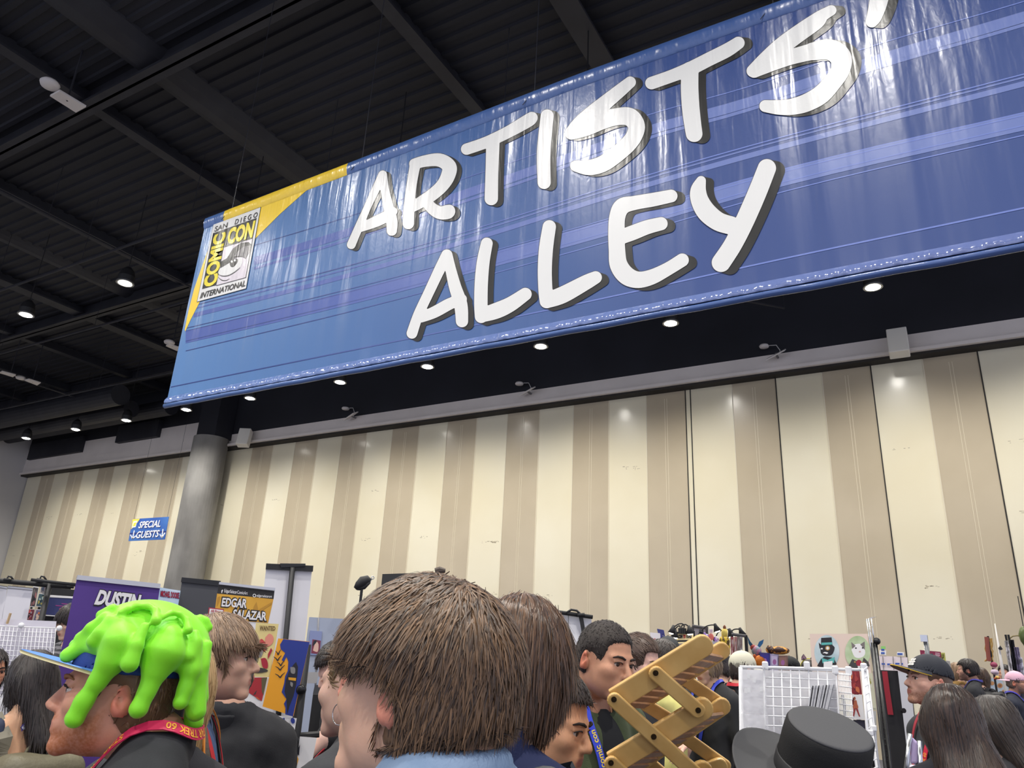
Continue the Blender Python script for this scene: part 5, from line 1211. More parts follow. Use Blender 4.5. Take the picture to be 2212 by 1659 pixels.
# ---------------------------------------------------------------- price card, little prints
P = VP(465, 1325, 3.7); t = unit('white price card with a red border reading All Prints $20', 'sign', 'price_card', P, 466, 1330)
sheet_px(P, [(448, 1342), (481, 1345), (484, 1316), (451, 1312)], 'card', M('card_red', (170, 40, 60)), .006, t); flat(P, [(0, [(450, 1340), (479.5, 1343), (482, 1318), (453, 1314.5)])], 'face', [white], t)
words(P, [('All Prints', [(455, 1322), (478, 1325), (479, 1319), (456, 1316)], 0), ('$20', [(453, 1338), (476, 1340), (478, 1327), (455, 1324)], 0, .03)], 'lettering', [M('ink_red', (180, 30, 50))], t)
b_ = P(464, 1343, -.01); MB().tube([b_, upto(b_)], .008, 6).build('stick', black, t)
P = VP(440, 1345, 3.75); t = unit('green tinted print just behind the brown haired man', 'art print', 'art_print', P, 440, 1350)
sheet_px(P, [(424, 1400), (470, 1402), (474, 1338), (434, 1333)], 'sheet', white, .004, t); flat(P, [(0, [(427, 1398), (468, 1400), (471, 1341), (436, 1336)])], 'picture', [M('print_green', (120, 168, 140), rgb2=(60, 110, 90), nscale=30)], t); b_ = P(447, 1398, -.01); MB().tube([b_, upto(b_)], .008, 6).build('prop', black, t)
# ---------------------------------------------------------------- poster with a pale blue sky
P = VP(365, 1285, 4.6); t = unit('pale blue poster lettered MICHAEL DOOKE between two banner stands', 'poster', 'poster', P, 365, 1400)
sheet_px(P, [(338, 1400), (384, 1404), (390, 1276), (346, 1269)], 'sheet', M('poster_sky', (176, 206, 232), rgb2=(214, 226, 238), nscale=6), .006, t, floor=.02)
words(P, [('MICHAEL DOOKE', [(346, 1289), (387, 1294), (388, 1280), (347, 1275)], 1, .06, 0, .003), ('MICHAEL DOOKE', [(347, 1288), (386, 1293), (387, 1281), (348, 1276)], 0, .02)], 'lettering', [M('ink_red', (180, 30, 50)), M('ink_navy', (60, 50, 90))], t)
# ---------------------------------------------------------------- white backed stand with a black T post
P = VP(625, 1300, 4.6, 2); t = unit('tall white banner seen from the back with a black T shaped post', 'banner stand', 'rollup_banner', P, 625, 1659)
sheet_px(P, [(548, 1600), (652, 1600), (674, 1230), (575, 1226)], 'fabric', M('stand_white', (226, 224, 228), rgb2=(214, 212, 216), nscale=2), .004, t, floor=.06)
sheet_px(P, [(574, 1229), (676, 1234), (677, 1222), (575, 1217)], 'top_rail', black, .035, t, e=.022); sheet_px(P, [(607, 1226), (660, 1223), (660, 1217.5), (605, 1217)], 'clamp', blackg, .02, t, e=.03)
q = [P(632, 1226, .022), P(597, 1590, .022)]; q[1] = q[0]+(q[1]-q[0])*1.35; MB().tube(q, .016, 10).build('post', black, t, smooth=True); foot(P, 548, 652, 1600, t, black, .4)
# ---------------------------------------------------------------- easel with prints
P = VP(610, 1450, 3.35, -4); t = unit('black easel post with round clamp knobs holding the prints', 'easel', 'easel', P, 640, 1659)
q = [P(662, 1392, -.03), P(630, 1659, -.03)]; d_ = q[1]-q[0]; MB().tube([q[0], q[0]+d_*1.9], .022, 10).build('post', black, t, smooth=True)
q2 = [P(690, 1560, -.05), P(655, 1700, -.05)]
for (x, y) in ((651, 1490), (635, 1602)):
    c_ = P(x, y, .0); m_ = MB(); m_.lathe([(.004, -.02), (.021, -.018), (.022, .012), (.016, .018), (.002, .019)], (0, 0, 0), 18); rr = Vector((0, 0, 1)).rotation_difference(Vector(P.n)).to_matrix(); m2 = MB().add([rr @ Vector(v)+Vector(c_) for v in m_.v], m_.f); m2.build('knob', blackg, t, smooth=True)
MB().tube([P(690, 1586, -.04), P(640, 1590, -.04)], .014, 8).build('crossbar', black, t)
t = unit('cream WANTED poster print on the easel next to the brown haired man\'s face', 'art print', 'art_print', P, 575, 1400)
sheet_px(P, [(540, 1462), (583, 1463), (602, 1348), (553, 1345)], 'sheet', M('print_cream', (232, 214, 150), rgb2=(222, 200, 130), nscale=6), .004, t, e=.004)
def wz(x, y): return (440+x/7.2125, 1330+y/7.2125)
wm = [M('print_red', (196, 72, 70)), M('print_red_dark', (170, 40, 56)), M('print_ink', (62, 58, 56)), M('print_grey', (136, 134, 132)), M('print_pink', (226, 140, 120))]
flat(P, [(4, [wz(*q) for q in ((960, 340), (1020, 280), (1080, 320), (1085, 400), (1040, 460), (960, 480))], 4), (0, [wz(*q) for q in ((860, 400), (900, 360), (960, 420), (980, 520), (900, 560))], 3), (3, [wz(*q) for q in ((850, 480), (900, 430), (930, 520), (900, 640), (850, 630))], 3), (1, [wz(*q) for q in ((890, 670), (960, 660), (1000, 740), (990, 820), (920, 800))], 4), (2, [wz(*q) for q in ((800, 840), (880, 810), (1000, 850), (960, 880), (800, 890))], 3), (1, [wz(*q) for q in ((1000, 600), (1050, 500), (1070, 540), (1000, 680))])], 'picture', wm, t, e0=.006)
words(P, [('WANTED', [wz(865, 235), wz(1115, 232), wz(1118, 165), wz(875, 150)], 0, .03)], 'lettering', [M('ink_brown', (110, 84, 50))], t, e=.007)
t = unit('deep red print below the WANTED poster', 'art print', 'art_print', P, 560, 1500)
sheet_px(P, [(528, 1516), (566, 1518), (581, 1465), (536, 1462)], 'sheet', white, .004, t, e=.004)
flat(P, [(0, [wz(700, 1200), wz(905, 1330), wz(990, 960), wz(715, 965)]), (1, [wz(900, 970), wz(990, 960), wz(930, 1240), wz(905, 1180)], 0), (2, [wz(770, 1240), wz(800, 1190), wz(830, 1160), wz(810, 1220)], 0), (3, [wz(800, 1260), wz(840, 1270), wz(890, 1320), wz(840, 1300)])], 'picture', [M('print_crimson', (170, 44, 52)), M('print_olive', (96, 88, 60)), M('print_ink', (62, 58, 56)), M('print_orange', (210, 90, 50))], t, e0=.006)
t = unit('tall orange and navy print with a dark tower on the easel', 'art print', 'art_print', P, 620, 1480)
sheet_px(P, [(567, 1526), (634, 1547), (669, 1386), (601, 1379)], 'sheet', M('print_orange_flat', (238, 164, 40)), .004, t, e=.010)
nv = M('print_navy', (38, 56, 140)); dk = M('print_coal', (34, 34, 44))
flat(P, [(0, [wz(1240, 365), wz(1650, 410), wz(1390, 1570), wz(1270, 1540), wz(1275, 1440), wz(1250, 1370), wz(1290, 1300), wz(1215, 1190), wz(1255, 1050), wz(1270, 940), wz(1310, 860), wz(1320, 720), wz(1290, 640), wz(1250, 720), wz(1215, 690), wz(1270, 580), wz(1200, 520), wz(1190, 450)]),
         (1, [wz(1300, 1540), wz(1290, 1300), wz(1260, 1180), wz(1280, 1000), wz(1330, 860), wz(1400, 760), wz(1440, 720), wz(1470, 800), wz(1460, 920), wz(1440, 1080), wz(1400, 1250), wz(1340, 1400)]), (2, [wz(1320, 960), wz(1440, 970), wz(1435, 1015), wz(1322, 1000)]), (3, [wz(1350, 800), wz(1420, 810), wz(1420, 900), wz(1360, 890)], 3), (3, [wz(1350, 1030), wz(1390, 1050), wz(1380, 1110), wz(1350, 1080)], 3)], 'picture', [nv, dk, M('print_amber', (226, 160, 40)), M('print_grey', (136, 134, 132))], t, e0=.0115)
mb = MB()
for (x, y, w) in ((1150, 680, 60), (1200, 760, 55), (1190, 830, 70), (1190, 945, 75), (1160, 590, 40)):
    brush2d(mb, [[(*wz(x-w, y-40), .5), (*wz(x-w*.4, y-15), 1.0), (*wz(x, y+15), 1.3), (*wz(x+w*.4, y-20), 1.0), (*wz(x+w, y-60), .5)]], lambda a, b: P(a, b, .0125), .5)
mb.build('bird_shapes', dk, t)
t = unit('white ink drawing print full of small splashes at the foot of the easel', 'art print', 'art_print', P, 600, 1600)
sheet_px(P, [(545, 1720), (612, 1722), (641, 1552), (575, 1542)], 'sheet', M('print_white', (232, 230, 232)), .004, t, e=.004)
rs = random.Random(11); polys = []
for k in range(34):
    y = rs.uniform(1555, 1655); x = 588+(1659-y)*.14+rs.uniform(0, 34); s_ = rs.uniform(1.5, 5.5); n_ = rs.randint(5, 8)
    polys.append((rs.choice((0, 0, 0, 1, 2, 3, 3)), [(x+s_*rs.uniform(.5, 1.2)*math.cos(6.283*j/n_), y+s_*rs.uniform(.5, 1.6)*math.sin(6.283*j/n_)) for j in range(n_)], 0))
flat(P, polys, 'picture', [dk, M('print_red', (196, 72, 70)), M('print_navy', (38, 56, 140)), M('print_grey', (136, 134, 132))], t, e0=.006, step=.00015)
t = unit('white and yellow print low behind the bending person\'s arm', 'art print', 'art_print', P, 640, 1640)
sheet_px(P, [(612, 1720), (660, 1724), (684, 1594), (636, 1590)], 'sheet', M('print_white', (232, 230, 232)), .004, t, e=-.02)
flat(P, [(0, [(628, 1659), (640, 1628), (645, 1640), (640, 1659)], 0), (1, [(640, 1625), (648, 1608), (646, 1632)], 0)], 'picture', [M('print_amber', (226, 160, 40)), dk], t, e0=-.0185)
# ---------------------------------------------------------------- blue grey hard wall with small prints, folding board
P = VP(700, 1370, 6.4); t = unit('pale blue grey booth wall panel between the white banner and the brown mop', 'partition', 'booth_wall', P, 700, 1500)
sheet_px(P, [(640, 1560), (760, 1564), (765, 1338), (668, 1333)], 'panel', M('wall_bluegrey', (158, 166, 184)), .03, t, floor=0); post(P, 688, 1335, 678, 1560, .008, 'seam_post', M('seam_grey', (120, 120, 124)), t)
t = unit('small face print under a blue header on the blue grey wall', 'art print', 'art_print', P, 682, 1390)
sheet_px(P, [(664, 1414), (691, 1416), (696, 1364), (670, 1362)], 'sheet', M('print_blue_soft', (130, 140, 180)), .01, t, e=.012); flat(P, [(0, [(672, 1411), (690, 1413), (693, 1384), (675, 1381)]), (1, [(676, 1405), (682, 1386), (688, 1392), (686, 1408)], 3), (2, [(675, 1396), (678, 1384), (685, 1384), (680, 1392)], 2)], 'picture', [M('print_maroon', (120, 50, 70)), M('print_face', (214, 176, 160)), dk], t, e0=.0135)
P = VP(676, 1465, 4.4); t = unit('open laptop with a pale lid behind the bending person', 'laptop', 'laptop', P, 680, 1480)
sheet_px(P, [(662, 1476), (683, 1476), (690, 1452), (662, 1452)], 'lid', M('laptop_lid', (168, 166, 166), rough=.4), .008, t); sheet_px(P, [(676, 1498), (700, 1496), (708, 1479), (680, 1480)], 'keyboard', M('keyboard', (70, 70, 74)), .01, t, e=.05)
t = unit('black cloth covered table behind the easel', 'table', 'display_table', P, 690, 1560)
a_ = P(715, 1499); b_ = P(790, 1499); MB().box(((a_[0]+b_[0])/2, (a_[1]+b_[1])/2, a_[2]/2), (.4, .34, a_[2]), Matrix.Rotation(math.atan2(P.r[1], P.r[0]), 3, 'Z')).build('tablecloth', black, t)
# ---------------------------------------------------------------- left: black pipe frame, curtains, prints, drape
P = VP(80, 1300, 6.6, -6); t = unit('black pipe display frame with clip lamps along the left edge', 'display frame', 'pipe_frame', P, 90, 1500)
mb = MB(); mb.tube([P(-30, 1252), P(154, 1268)], .022, 8); mb.build('crossbar', black, t, smooth=True)
mb = MB(); mb.tube([P(67, 1252, .08), P(170, 1264, .08)], .014, 8); mb.build('crossbar', black, t, smooth=True)
for (x, y, x2) in ((108, 1258, 84), (-12, 1252, -40)):
    a_ = P(x, y); b_ = P(x2, 1400); dv = (b_-a_)/(a_[2]-b_[2]); MB().tube([a_, (b_[0], b_[1], 0.0)], .024, 8).build('upright', black, t, smooth=True)
for (x, y) in ((16, 1251), (87, 1251), (152, 1266)):
    mb = MB(); mb.tube([P(x, y+4), P(x, y-2), P(x+2, y-6), P(x+8, y-5), P(x+13, y+2)], .008, 6); mb.tube([P(x-1, y+4, .02), P(x+1, y-1, .02)], .03, 8); mb.build('clip_lamp', black, t, smooth=True)
for (lab, Q) in (('white paper curtain hanging at the far left edge under the pipe frame', [(-20, 1338), (3, 1339), (16, 1268), (-8, 1266)]), ('wide white paper curtain left of the small colourful prints', [(3, 1339), (55, 1342), (71, 1271), (17, 1268)])):
    t = unit(lab, 'curtain', 'paper_curtain', P, Q[0][0]+15, 1340, 'white curtains on the pipe frame'); q = [P(*k, -.02) for k in Q]; 
    dd = (q[0]-q[3])/(q[3][2]-q[0][2]); q[0] = q[3]+dd*(q[3][2]-.3); q[1] = q[2]+dd*(q[2][2]-.3)
    MB().sheet(*q, .004).build('sheet', offw, t); MB().tube([P(Q[3][0], Q[3][1], -.02), P(Q[2][0], Q[2][1]+2, -.02)], .012, 8).build('rod', alu, t)
Pb = VP(100, 1300, 6.75, -6)
rs = random.Random(21)
def art(P, Q, label, cols, seed, e=.0, frame=None, group='prints on the pipe frame', cat='art print'):
    t = unit(label, cat, 'art_print', P, (Q[0][0]+Q[1][0])/2, Q[0][1], group); sheet_px(P, Q, 'sheet', frame or cols[0], .006, t, e=e); r = random.Random(seed); polys = [(0, [tuple(np.array(bil([np.array(k) for k in Q], u, v))[:2]) for u, v in ((.06, .05), (.94, .05), (.94, .95), (.06, .95))])]
    for k in range(9):
        u0, v0 = r.uniform(.2, .8), r.uniform(.15, .85); n_ = r.randint(5, 8); s_ = r.uniform(.06, .2)
        polys.append((r.randrange(1, len(cols)), [tuple(bil([np.array(k_) for k_ in Q], min(.93, max(.07, u0+s_*math.cos(6.283*j/n_)*r.uniform(.6, 1.2))), min(.94, max(.06, v0+s_*.8*math.sin(6.283*j/n_)*r.uniform(.6, 1.2))))) for j in range(n_)], 3))
    flat(P, polys, 'picture', cols, t, e0=e+.0015, step=.0003)
    b_ = P((Q[0][0]+Q[2][0])/2, (Q[0][1]+Q[2][1])/2, e-.016); MB().tube([b_, upto(b_)], .010, 6).build('stand', black, t); return t
c_ = lambda *a: [M('ink_%d_%d_%d' % k, k) for k in a]
art(Pb, [(64, 1311), (75, 1312), (84, 1268), (72, 1266)], 'dark grey print with pale figures left of the teal print', c_((70, 66, 70), (120, 112, 112), (46, 42, 46), (180, 120, 120)), 1, frame=white)
art(Pb, [(77, 1310), (92, 1312), (100, 1283), (84, 1281)], 'teal print with a yellow shape in a white mount', c_((70, 96, 104), (190, 176, 90), (40, 60, 66), (160, 180, 176)), 2, frame=white)
art(Pb, [(86, 1280), (101, 1281), (105, 1266), (89, 1265)], 'small grey and pink print under the pipe', c_((120, 116, 120), (200, 110, 120), (70, 80, 100)), 3, frame=white)
art(Pb, [(55, 1340), (70, 1341), (76, 1316), (62, 1315)], 'crimson print beside the white curtain', c_((120, 50, 62), (170, 150, 160), (200, 90, 90), (60, 40, 50)), 4, frame=white)
art(Pb, [(71, 1341), (86, 1342), (92, 1317), (78, 1316)], 'orange and blue print below the teal print', c_((120, 110, 140), (222, 130, 80), (236, 206, 180), (60, 70, 120)), 5, frame=white)
P = VP(130, 1310, 6.9, -6); t = unit('black drape panel behind the dark fringed person', 'curtain', 'black_drape', P, 130, 1400)
sheet_px(P, [(88, 1345), (158, 1350), (172, 1275), (104, 1269)], 'cloth', M('drape_black', (40, 40, 43), rough=.9), .02, t, floor=.02)
t = unit('navy blue roll-up screen with a white top rail on the black drape', 'banner stand', 'navy_screen', P, 130, 1330)
sheet_px(P, [(98, 1327), (155, 1332), (165, 1292), (107, 1289)], 'fabric', M('screen_navy', (48, 54, 104)), .004, t, e=.04); sheet_px(P, [(106, 1290), (165, 1293), (166, 1289), (107, 1285)], 'top_rail', white, .02, t, e=.045); sheet_px(P, [(97, 1330), (154, 1334), (155, 1332), (98, 1328)], 'bottom_rail', white, .02, t, e=.045)
flat(P, [(0, blob(P, (131, 1316), 3, 3), 0), (1, blob(P, (131, 1316), 1.6, 1.6), 0)], 'emblem', [M('screen_pink', (190, 50, 120)), M('screen_navy', (48, 54, 104))], t, e0=.0415)
flat(P, [(0, [(133, 1305), (146, 1306), (146, 1304), (133, 1303)]), (0, [(120, 1309), (143, 1311), (143, 1309), (120, 1307)])], 'small_print', [M('screen_text', (150, 60, 130))], t, e0=.0415)
# white wire grid with paper on it
def wire_grid(P, Q, nu, nv, r, label, paper=None, name='wire_grid', curve=0.0, cells=True, feet=True):
    t = unit(label, 'display grid', name, P, (Q[0][0]+Q[1][0])/2, Q[0][1]); C_ = [P(*k) for k in Q]; mb = MB()
    for i in range(nu+1): mb.tube([bil(C_, i/nu, v)-P.n*curve*math.sin(math.pi*i/nu) for v in (0, 1)], r*(1.5 if i in (0, nu) else 1), 6)
    for j in range(nv+1): mb.tube([bil(C_, u, j/nv)-P.n*curve*math.sin(math.pi*u) for u in np.linspace(0, 1, 9)], r*(1.5 if j in (0, nv) else 1), 6)
    mb.build('wires', wirew, t, smooth=True)
    return t, C_
P = VP(60, 1380, 5.2, -4); t, C_ = wire_grid(P, [(-60, 1500), (106, 1506), (121, 1357), (-30, 1351)], 18, 14, .0022, 'white wire grid panel with paper sheets at the left edge')
MB().sheet(P(-60, 1500, -.02), P(100, 1505, -.02), P(122, 1342, -.02), P(-30, 1336, -.02), .005).build('backing_paper', M('paper_lilac', (214, 210, 220)), t)
for (x, y) in ((46, 1351), (128, 1357)):
    mb = MB(); mb.lathe([(.002, -.012), (.017, -.010), (.019, .0), (.016, .010), (.002, .012)], (0, 0, 0), 16); rr = Vector((0, 0, 1)).rotation_difference(Vector(P.n)).to_matrix(); MB().add([rr @ Vector(v)+Vector(P(x, y, .015)) for v in mb.v], mb.f).build('corner_disc', wirew, t, smooth=True)
MB().box(P(19, 1336, .01), (.012, .012, .07), Matrix.Rotation(.12, 3, 'Y')).build('clothes_peg', M('peg_wood', (200, 170, 130)), t)
for x in (-58, 104):
    a_ = P(x, 1500); MB().tube([a_, upto(a_)], .008, 6).build('leg', wirew, t)
# ---------------------------------------------------------------- middle: white backdrop with clip lamps
P = VP(1190, 1350, 6.6, 8); t = unit('white panel backdrop under a black pole with clip lamps behind the brown bob', 'backdrop', 'backdrop', P, 1190, 1500)
Q = [(1080, 1440), (1270, 1450), (1278, 1334), (1080, 1314)]; q = [P(*k) for k in Q]; q[0][2] = q[1][2] = 0.0; MB().sheet(*q, .02).build('panel', M('backdrop_white', (226, 226, 232)), t)
MB().tube([P(1072, 1303, .03), P(1280, 1333, .03)], .018, 8).build('pole', black, t, smooth=True)
for x, y in ((1228, 1326), (1186, 1322)): MB().tube([P(x, y, .024), P(x-2, 1445, .024)], .004, 5).build('panel_seam', M('seam_grey', (120, 120, 124)), t)
for (x, y) in ((1083, 1304), (1190, 1319), (1254, 1328)):
    k = MB(); k.tube([P(x+w, y+h, .04) for w, h in ((2, 3), (-2, -3), (-8, -9), (-20, -11), (-32, -3))], .010, 6); k.tube([P(x, y-3, .04), P(x+1, y+4, .04)], .035, 8); k.build('clip_lamp', black, t, smooth=True)
    k = MB(); ribbon(k, [P(x, y+2, .05), P(x+3, y+16, .05), P(x+7, y+40, .05)], P.n, .035, .002); k.build('strap', black, t)
t = unit('binder clip and black lamp clamp rising left of the brown mop', 'lamp', 'clamp_lamp', VP(785, 1262, 6.3), 785, 1275); P = VP(785, 1262, 6.3)
k = MB(); k.tube([P(*q) for q in ((768, 1272), (775, 1264), (784, 1256), (794, 1252), (800, 1256))], [.02, .035, .045, .035, .02], 10); k.tube([P(*q) for q in ((770, 1268), (776, 1270), (786, 1268), (797, 1256))], .022, 8); k.build('clamp', black, t, smooth=True)
k = MB(); k.tube([P(805+3*math.cos(a), 1248+3*math.sin(a)) for a in np.linspace(0, 6.28, 14)], .004, 5); k.tube([P(803, 1251), P(797, 1262)], .004, 5); k.build('wire_handle', steel, t, smooth=True)
k = MB(); c0 = P(782, 1268); k.tube([c0, (c0[0], c0[1], 0)], .012, 8); k.build('stand', black, t)
P = VP(860, 1240, 7.0); t = unit('top corner of a dark screen showing above the brown mop', 'screen', 'dark_screen', P, 880, 1400)
sheet_px(P, [(815, 1420), (955, 1420), (955, 1236), (826, 1240)], 'panel', M('screen_dark', (40, 40, 42)), .03, t, floor=0)
k = MB(); k.tube([P(940, 1234, .03), P(950, 1232, .03), P(962, 1233, .03)], [.03, .035, .02], 8); k.build('clip', M('clip_brown', (70, 58, 50)), t)
P = VP(1250, 1430, 7.2); art(P, [(1240, 1478), (1257, 1480), (1264, 1408), (1243, 1405)], 'narrow red, black and white print between the bob and the olive man', c_((226, 210, 206), (60, 40, 40), (190, 60, 60), (30, 30, 34)), 7, group='prints in the middle booths')
P = VP(1278, 1360, 7.0); art(P, [(1258, 1420), (1288, 1422), (1298, 1349), (1262, 1345)], 'white poster with a dark figure beside the cropped hair', c_((222, 218, 222), (90, 80, 84), (60, 54, 58)), 8, group='prints in the middle booths', cat='poster')
person('person with curly blond hair glimpsed beside the brown bob', 1243, 1410, 8.0, 170, skin=(214, 170, 146), res=.011, face=False, hair=dict(style='crop', t=.030, ca=(176, 140, 90), cb=(222, 190, 132), n=500, length=.05, frizz=.8, nape=-.08), top=dict(name='shirt', col=(50, 46, 50)))
# prints beyond the olive man
P = VP(1415, 1370, 7.6); art(P, [(1408, 1400), (1428, 1400), (1426, 1368), (1404, 1366)], 'white print with red and navy lettering above the glasses wearer', c_((228, 222, 226), (196, 70, 80), (60, 60, 120)), 9, group='prints in the middle booths')
art(VP(1430, 1370, 7.8), [(1428, 1396), (1441, 1398), (1434, 1361), (1419, 1358)], 'tilted blue violet print in a clear sleeve', c_((86, 88, 160), (130, 120, 190), (60, 56, 110), (190, 190, 220)), 10, group='prints in the middle booths')
art(VP(1448, 1390, 7.7), [(1443, 1410), (1452, 1410), (1454, 1380), (1445, 1379)], 'narrow mauve grey print beside the black framed sign', c_((150, 136, 136), (120, 100, 104), (176, 164, 164)), 12, group='prints in the middle booths')
# black framed sign with gooseneck lamps
P = VP(1480, 1390, 7.4, 4); t = unit('tall black framed display sign with red and black lettering', 'sign', 'framed_sign', P, 1480, 1450)
sheet_px(P, [(1459, 1460), (1498, 1460), (1501, 1363), (1461, 1365)], 'frame', blackg, .05, t, floor=0)
flat(P, [(0, [(1462, 1383), (1497, 1382), (1498, 1367), (1462, 1369)]), (0, [(1464, 1440), (1496, 1440), (1497, 1386), (1464, 1387)]), (1, [(1466, 1438), (1494, 1438), (1495, 1389), (1466, 1390)]), (2, blob(P, (1476, 1399), 6, 6), 0), (3, blob(P, (1476, 1402), 4, 5), 0)], 'panel', [M('sign_cream', (240, 222, 170)), M('sign_taupe', (140, 126, 124)), M('ink_red', (180, 30, 50)), dk], t, e0=.004)
words(P, [('COIN', [(1465, 1379), (1474, 1379), (1474.5, 1371), (1465.5, 1371)], 0, .08), ('TO', [(1475.5, 1379), (1481, 1379), (1481.5, 1371), (1476, 1371)], 1, .08), ('FUND', [(1482.5, 1379), (1494, 1378.5), (1494.5, 1370.5), (1483, 1371)], 0, .08)], 'lettering', [dk, M('ink_red', (180, 30, 50))], t, e=.008)
lampb = M('lamp_bulb', (255, 244, 220), emit=4.0)
def goose(P, pts, label, group='gooseneck clip lamps over the tables', shade=(6, 5)):
    t = unit(label, 'lamp', 'gooseneck_lamp', P, *pts[0], group); k = MB(); k.tube([P(*q, .05) for q in catmull(pts, 5)], .006, 6); k.build('arm', black, t, smooth=True)
    a_ = np.array(P(*pts[-2], .05)); b_ = np.array(P(*pts[-1], .05)); d_ = (b_-a_)/np.linalg.norm(b_-a_); dn = d_*.4+np.array([0, 0, -.9]); dn /= np.linalg.norm(dn)
    k = MB(); k.tube([b_-dn*.03, b_, b_+dn*.05], [.012, .02, .042], 10); k.build('shade', black, t, smooth=True); k = MB(); k.tube([b_+dn*.045, b_+dn*.06], [.036, .02], 10); k.build('bulb', lampb, t); k = MB(); k.box(P(pts[0][0], pts[0][1], .03), (.03, .05, .05)); k.build('clip', black, t); return t
goose(P, [(1474, 1363), (1478, 1352), (1472, 1347), (1462, 1350), (1454, 1357)], 'gooseneck lamp curling left over the black framed sign')
goose(P, [(1470, 1363), (1468, 1352), (1460, 1357), (1458, 1366)], 'gooseneck lamp glowing at the left corner of the black framed sign')
goose(P, [(1478, 1363), (1472, 1353), (1480, 1349), (1487, 1353), (1489, 1358)], 'gooseneck lamp curling right over the black framed sign')
P = VP(1512, 1380, 7.9, 3); t = unit('grey tube display frame with pale cloth right of the black framed sign', 'display frame', 'pipe_frame', P, 1512, 1450)
k = MB(); k.tube([P(1495, 1352), P(1527, 1357)], .016, 8); k.build('crossbar', M('tube_grey', (96, 92, 90)), t); 
for x in (1496, 1527): a_ = P(x, 1354); MB().tube([a_, upto(a_)], .014, 8).build('upright', M('tube_grey', (96, 92, 90)), t)
sheet_px(P, [(1497, 1440), (1526, 1440), (1526, 1359), (1497, 1355)], 'cloth', M('cloth_pale', (212, 204, 204)), .008, t, e=-.02)
goose(P, [(1515, 1366), (1519, 1358), (1528, 1352), (1540, 1350), (1546, 1353)], 'gooseneck lamp reaching right over the grey tube frame')
goose(VP(1560, 1365, 7.9), [(1545, 1382), (1550, 1368), (1560, 1361), (1572, 1360), (1577, 1364)], 'gooseneck lamp arching in front of the yellow ruffled dress')
goose(VP(1590, 1365, 7.9), [(1578, 1366), (1585, 1360), (1594, 1359), (1600, 1362)], 'gooseneck lamp right of the yellow ruffled dress')
# soft toys and dresses along the shelf
def toy(P, label, cat, name, parts, group=None):
    t = unit(label, cat, name, P, *parts[0][1], group)
    for (nm, c, rx, ry, m) in parts:
        px_m = np.linalg.norm(np.array(P(c[0]+1, c[1]))-np.array(P(*c))); a_, b_ = rx*px_m, ry*px_m; S_ = Shape(); cc = P(*c); S_.u(p_ell((0, 0, 0), (a_, a_*.8, b_))); S_.warp(lambda p: .04*min(a_, b_)*wob(p, 3.0/min(a_, b_), 4)); st = min(a_, b_)/5
        V_, F_ = nets(S_, axis(-a_*1.2, a_*1.2, st), axis(-a_, a_, st), axis(-b_*1.2, b_*1.2, st)); o = mesh_np(nm, V_+np.array([cc[0], cc[1], cc[2]]), F_, m, t); o.matrix_parent_inverse = PM(t).inverted()
    return t
P = VP(1540, 1380, 7.7)
fz = lambda n, a, b, s=40: M(n, a, rgb2=b, nscale=s, nlo=.48, nhi=.52, bump=.3)
toy(P, 'round black soft toy at the left end of the toy shelf', 'soft toy', 'soft_toy', [('body', (1513, 1374), 6.5, 7, M('plush_black', (30, 31, 42), bump=.5, bscale=200)), ('head', (1514, 1366), 4.5, 4, M('plush_black', (30, 31, 42)))])
toy(P, 'purple and white soft toy on the shelf beside the black one', 'soft toy', 'soft_toy', [('body', (1526, 1376), 6, 7, fz('plush_violet', (170, 120, 210), (232, 226, 240))), ('ear', (1522, 1369), 2.5, 3.5, M('plush_lilac', (196, 160, 226)))])
toy(P, 'white and red soft toy with tall ears on the shelf', 'soft toy', 'soft_toy', [('body', (1536, 1376), 6, 8, fz('plush_white', (232, 222, 226), (226, 120, 110), 10)), ('ear', (1534, 1363), 2.2, 5, M('plush_pale', (232, 214, 222))), ('ear', (1538, 1363), 2.2, 5, M('plush_pale', (232, 214, 222)))])
toy(P, 'purple soft toy next to the yellow ruffled dress', 'soft toy', 'soft_toy', [('body', (1548, 1382), 5, 8, fz('plush_violet', (170, 120, 210), (232, 226, 240)))])
t = unit('white shelf board carrying soft toys above the tables', 'shelf', 'shelf', P, 1535, 1390)
sheet_px(P, [(1508, 1450), (1556, 1452), (1556, 1386), (1508, 1384)], 'board', M('shelf_white', (226, 218, 226)), .2, t, e=.08, floor=0)
t = unit('tall yellow ruffled dress on a dress form', 'dress', 'dress_form', P, 1564, 1430)
P2_ = VP(1565, 1400, 7.6)
for nm, prof, m in (('skirt', [(1412, 12), (1404, 12), (1396, 13), (1390, 11), (1384, 12), (1376, 9)], fz('ruffle_yellow', (248, 212, 60), (110, 84, 40), 30)), ('lower_skirt', [(1470, 11), (1440, 11), (1412, 9)], M('satin_yellow', (250, 196, 70))), ('bodice', [(1377, 6), (1368, 7), (1359, 6)], M('satin_lemon', (250, 222, 110))), ('head', [(1359, 3), (1354, 3.4), (1350, 1)], M('form_brown', (140, 84, 56)))):
    k = MB(); cs = [P2_(1565, y) for y, r in prof]; rr = [np.linalg.norm(P2_(1565+r, y)-P2_(1565, y)) for y, r in prof]; k.tube(cs, rr, 16); o = k.build(nm, m, t, smooth=True)
a_ = P2_(1565, 1470); MB().tube([a_, upto(a_)], .03, 8).build('stand', black, t)
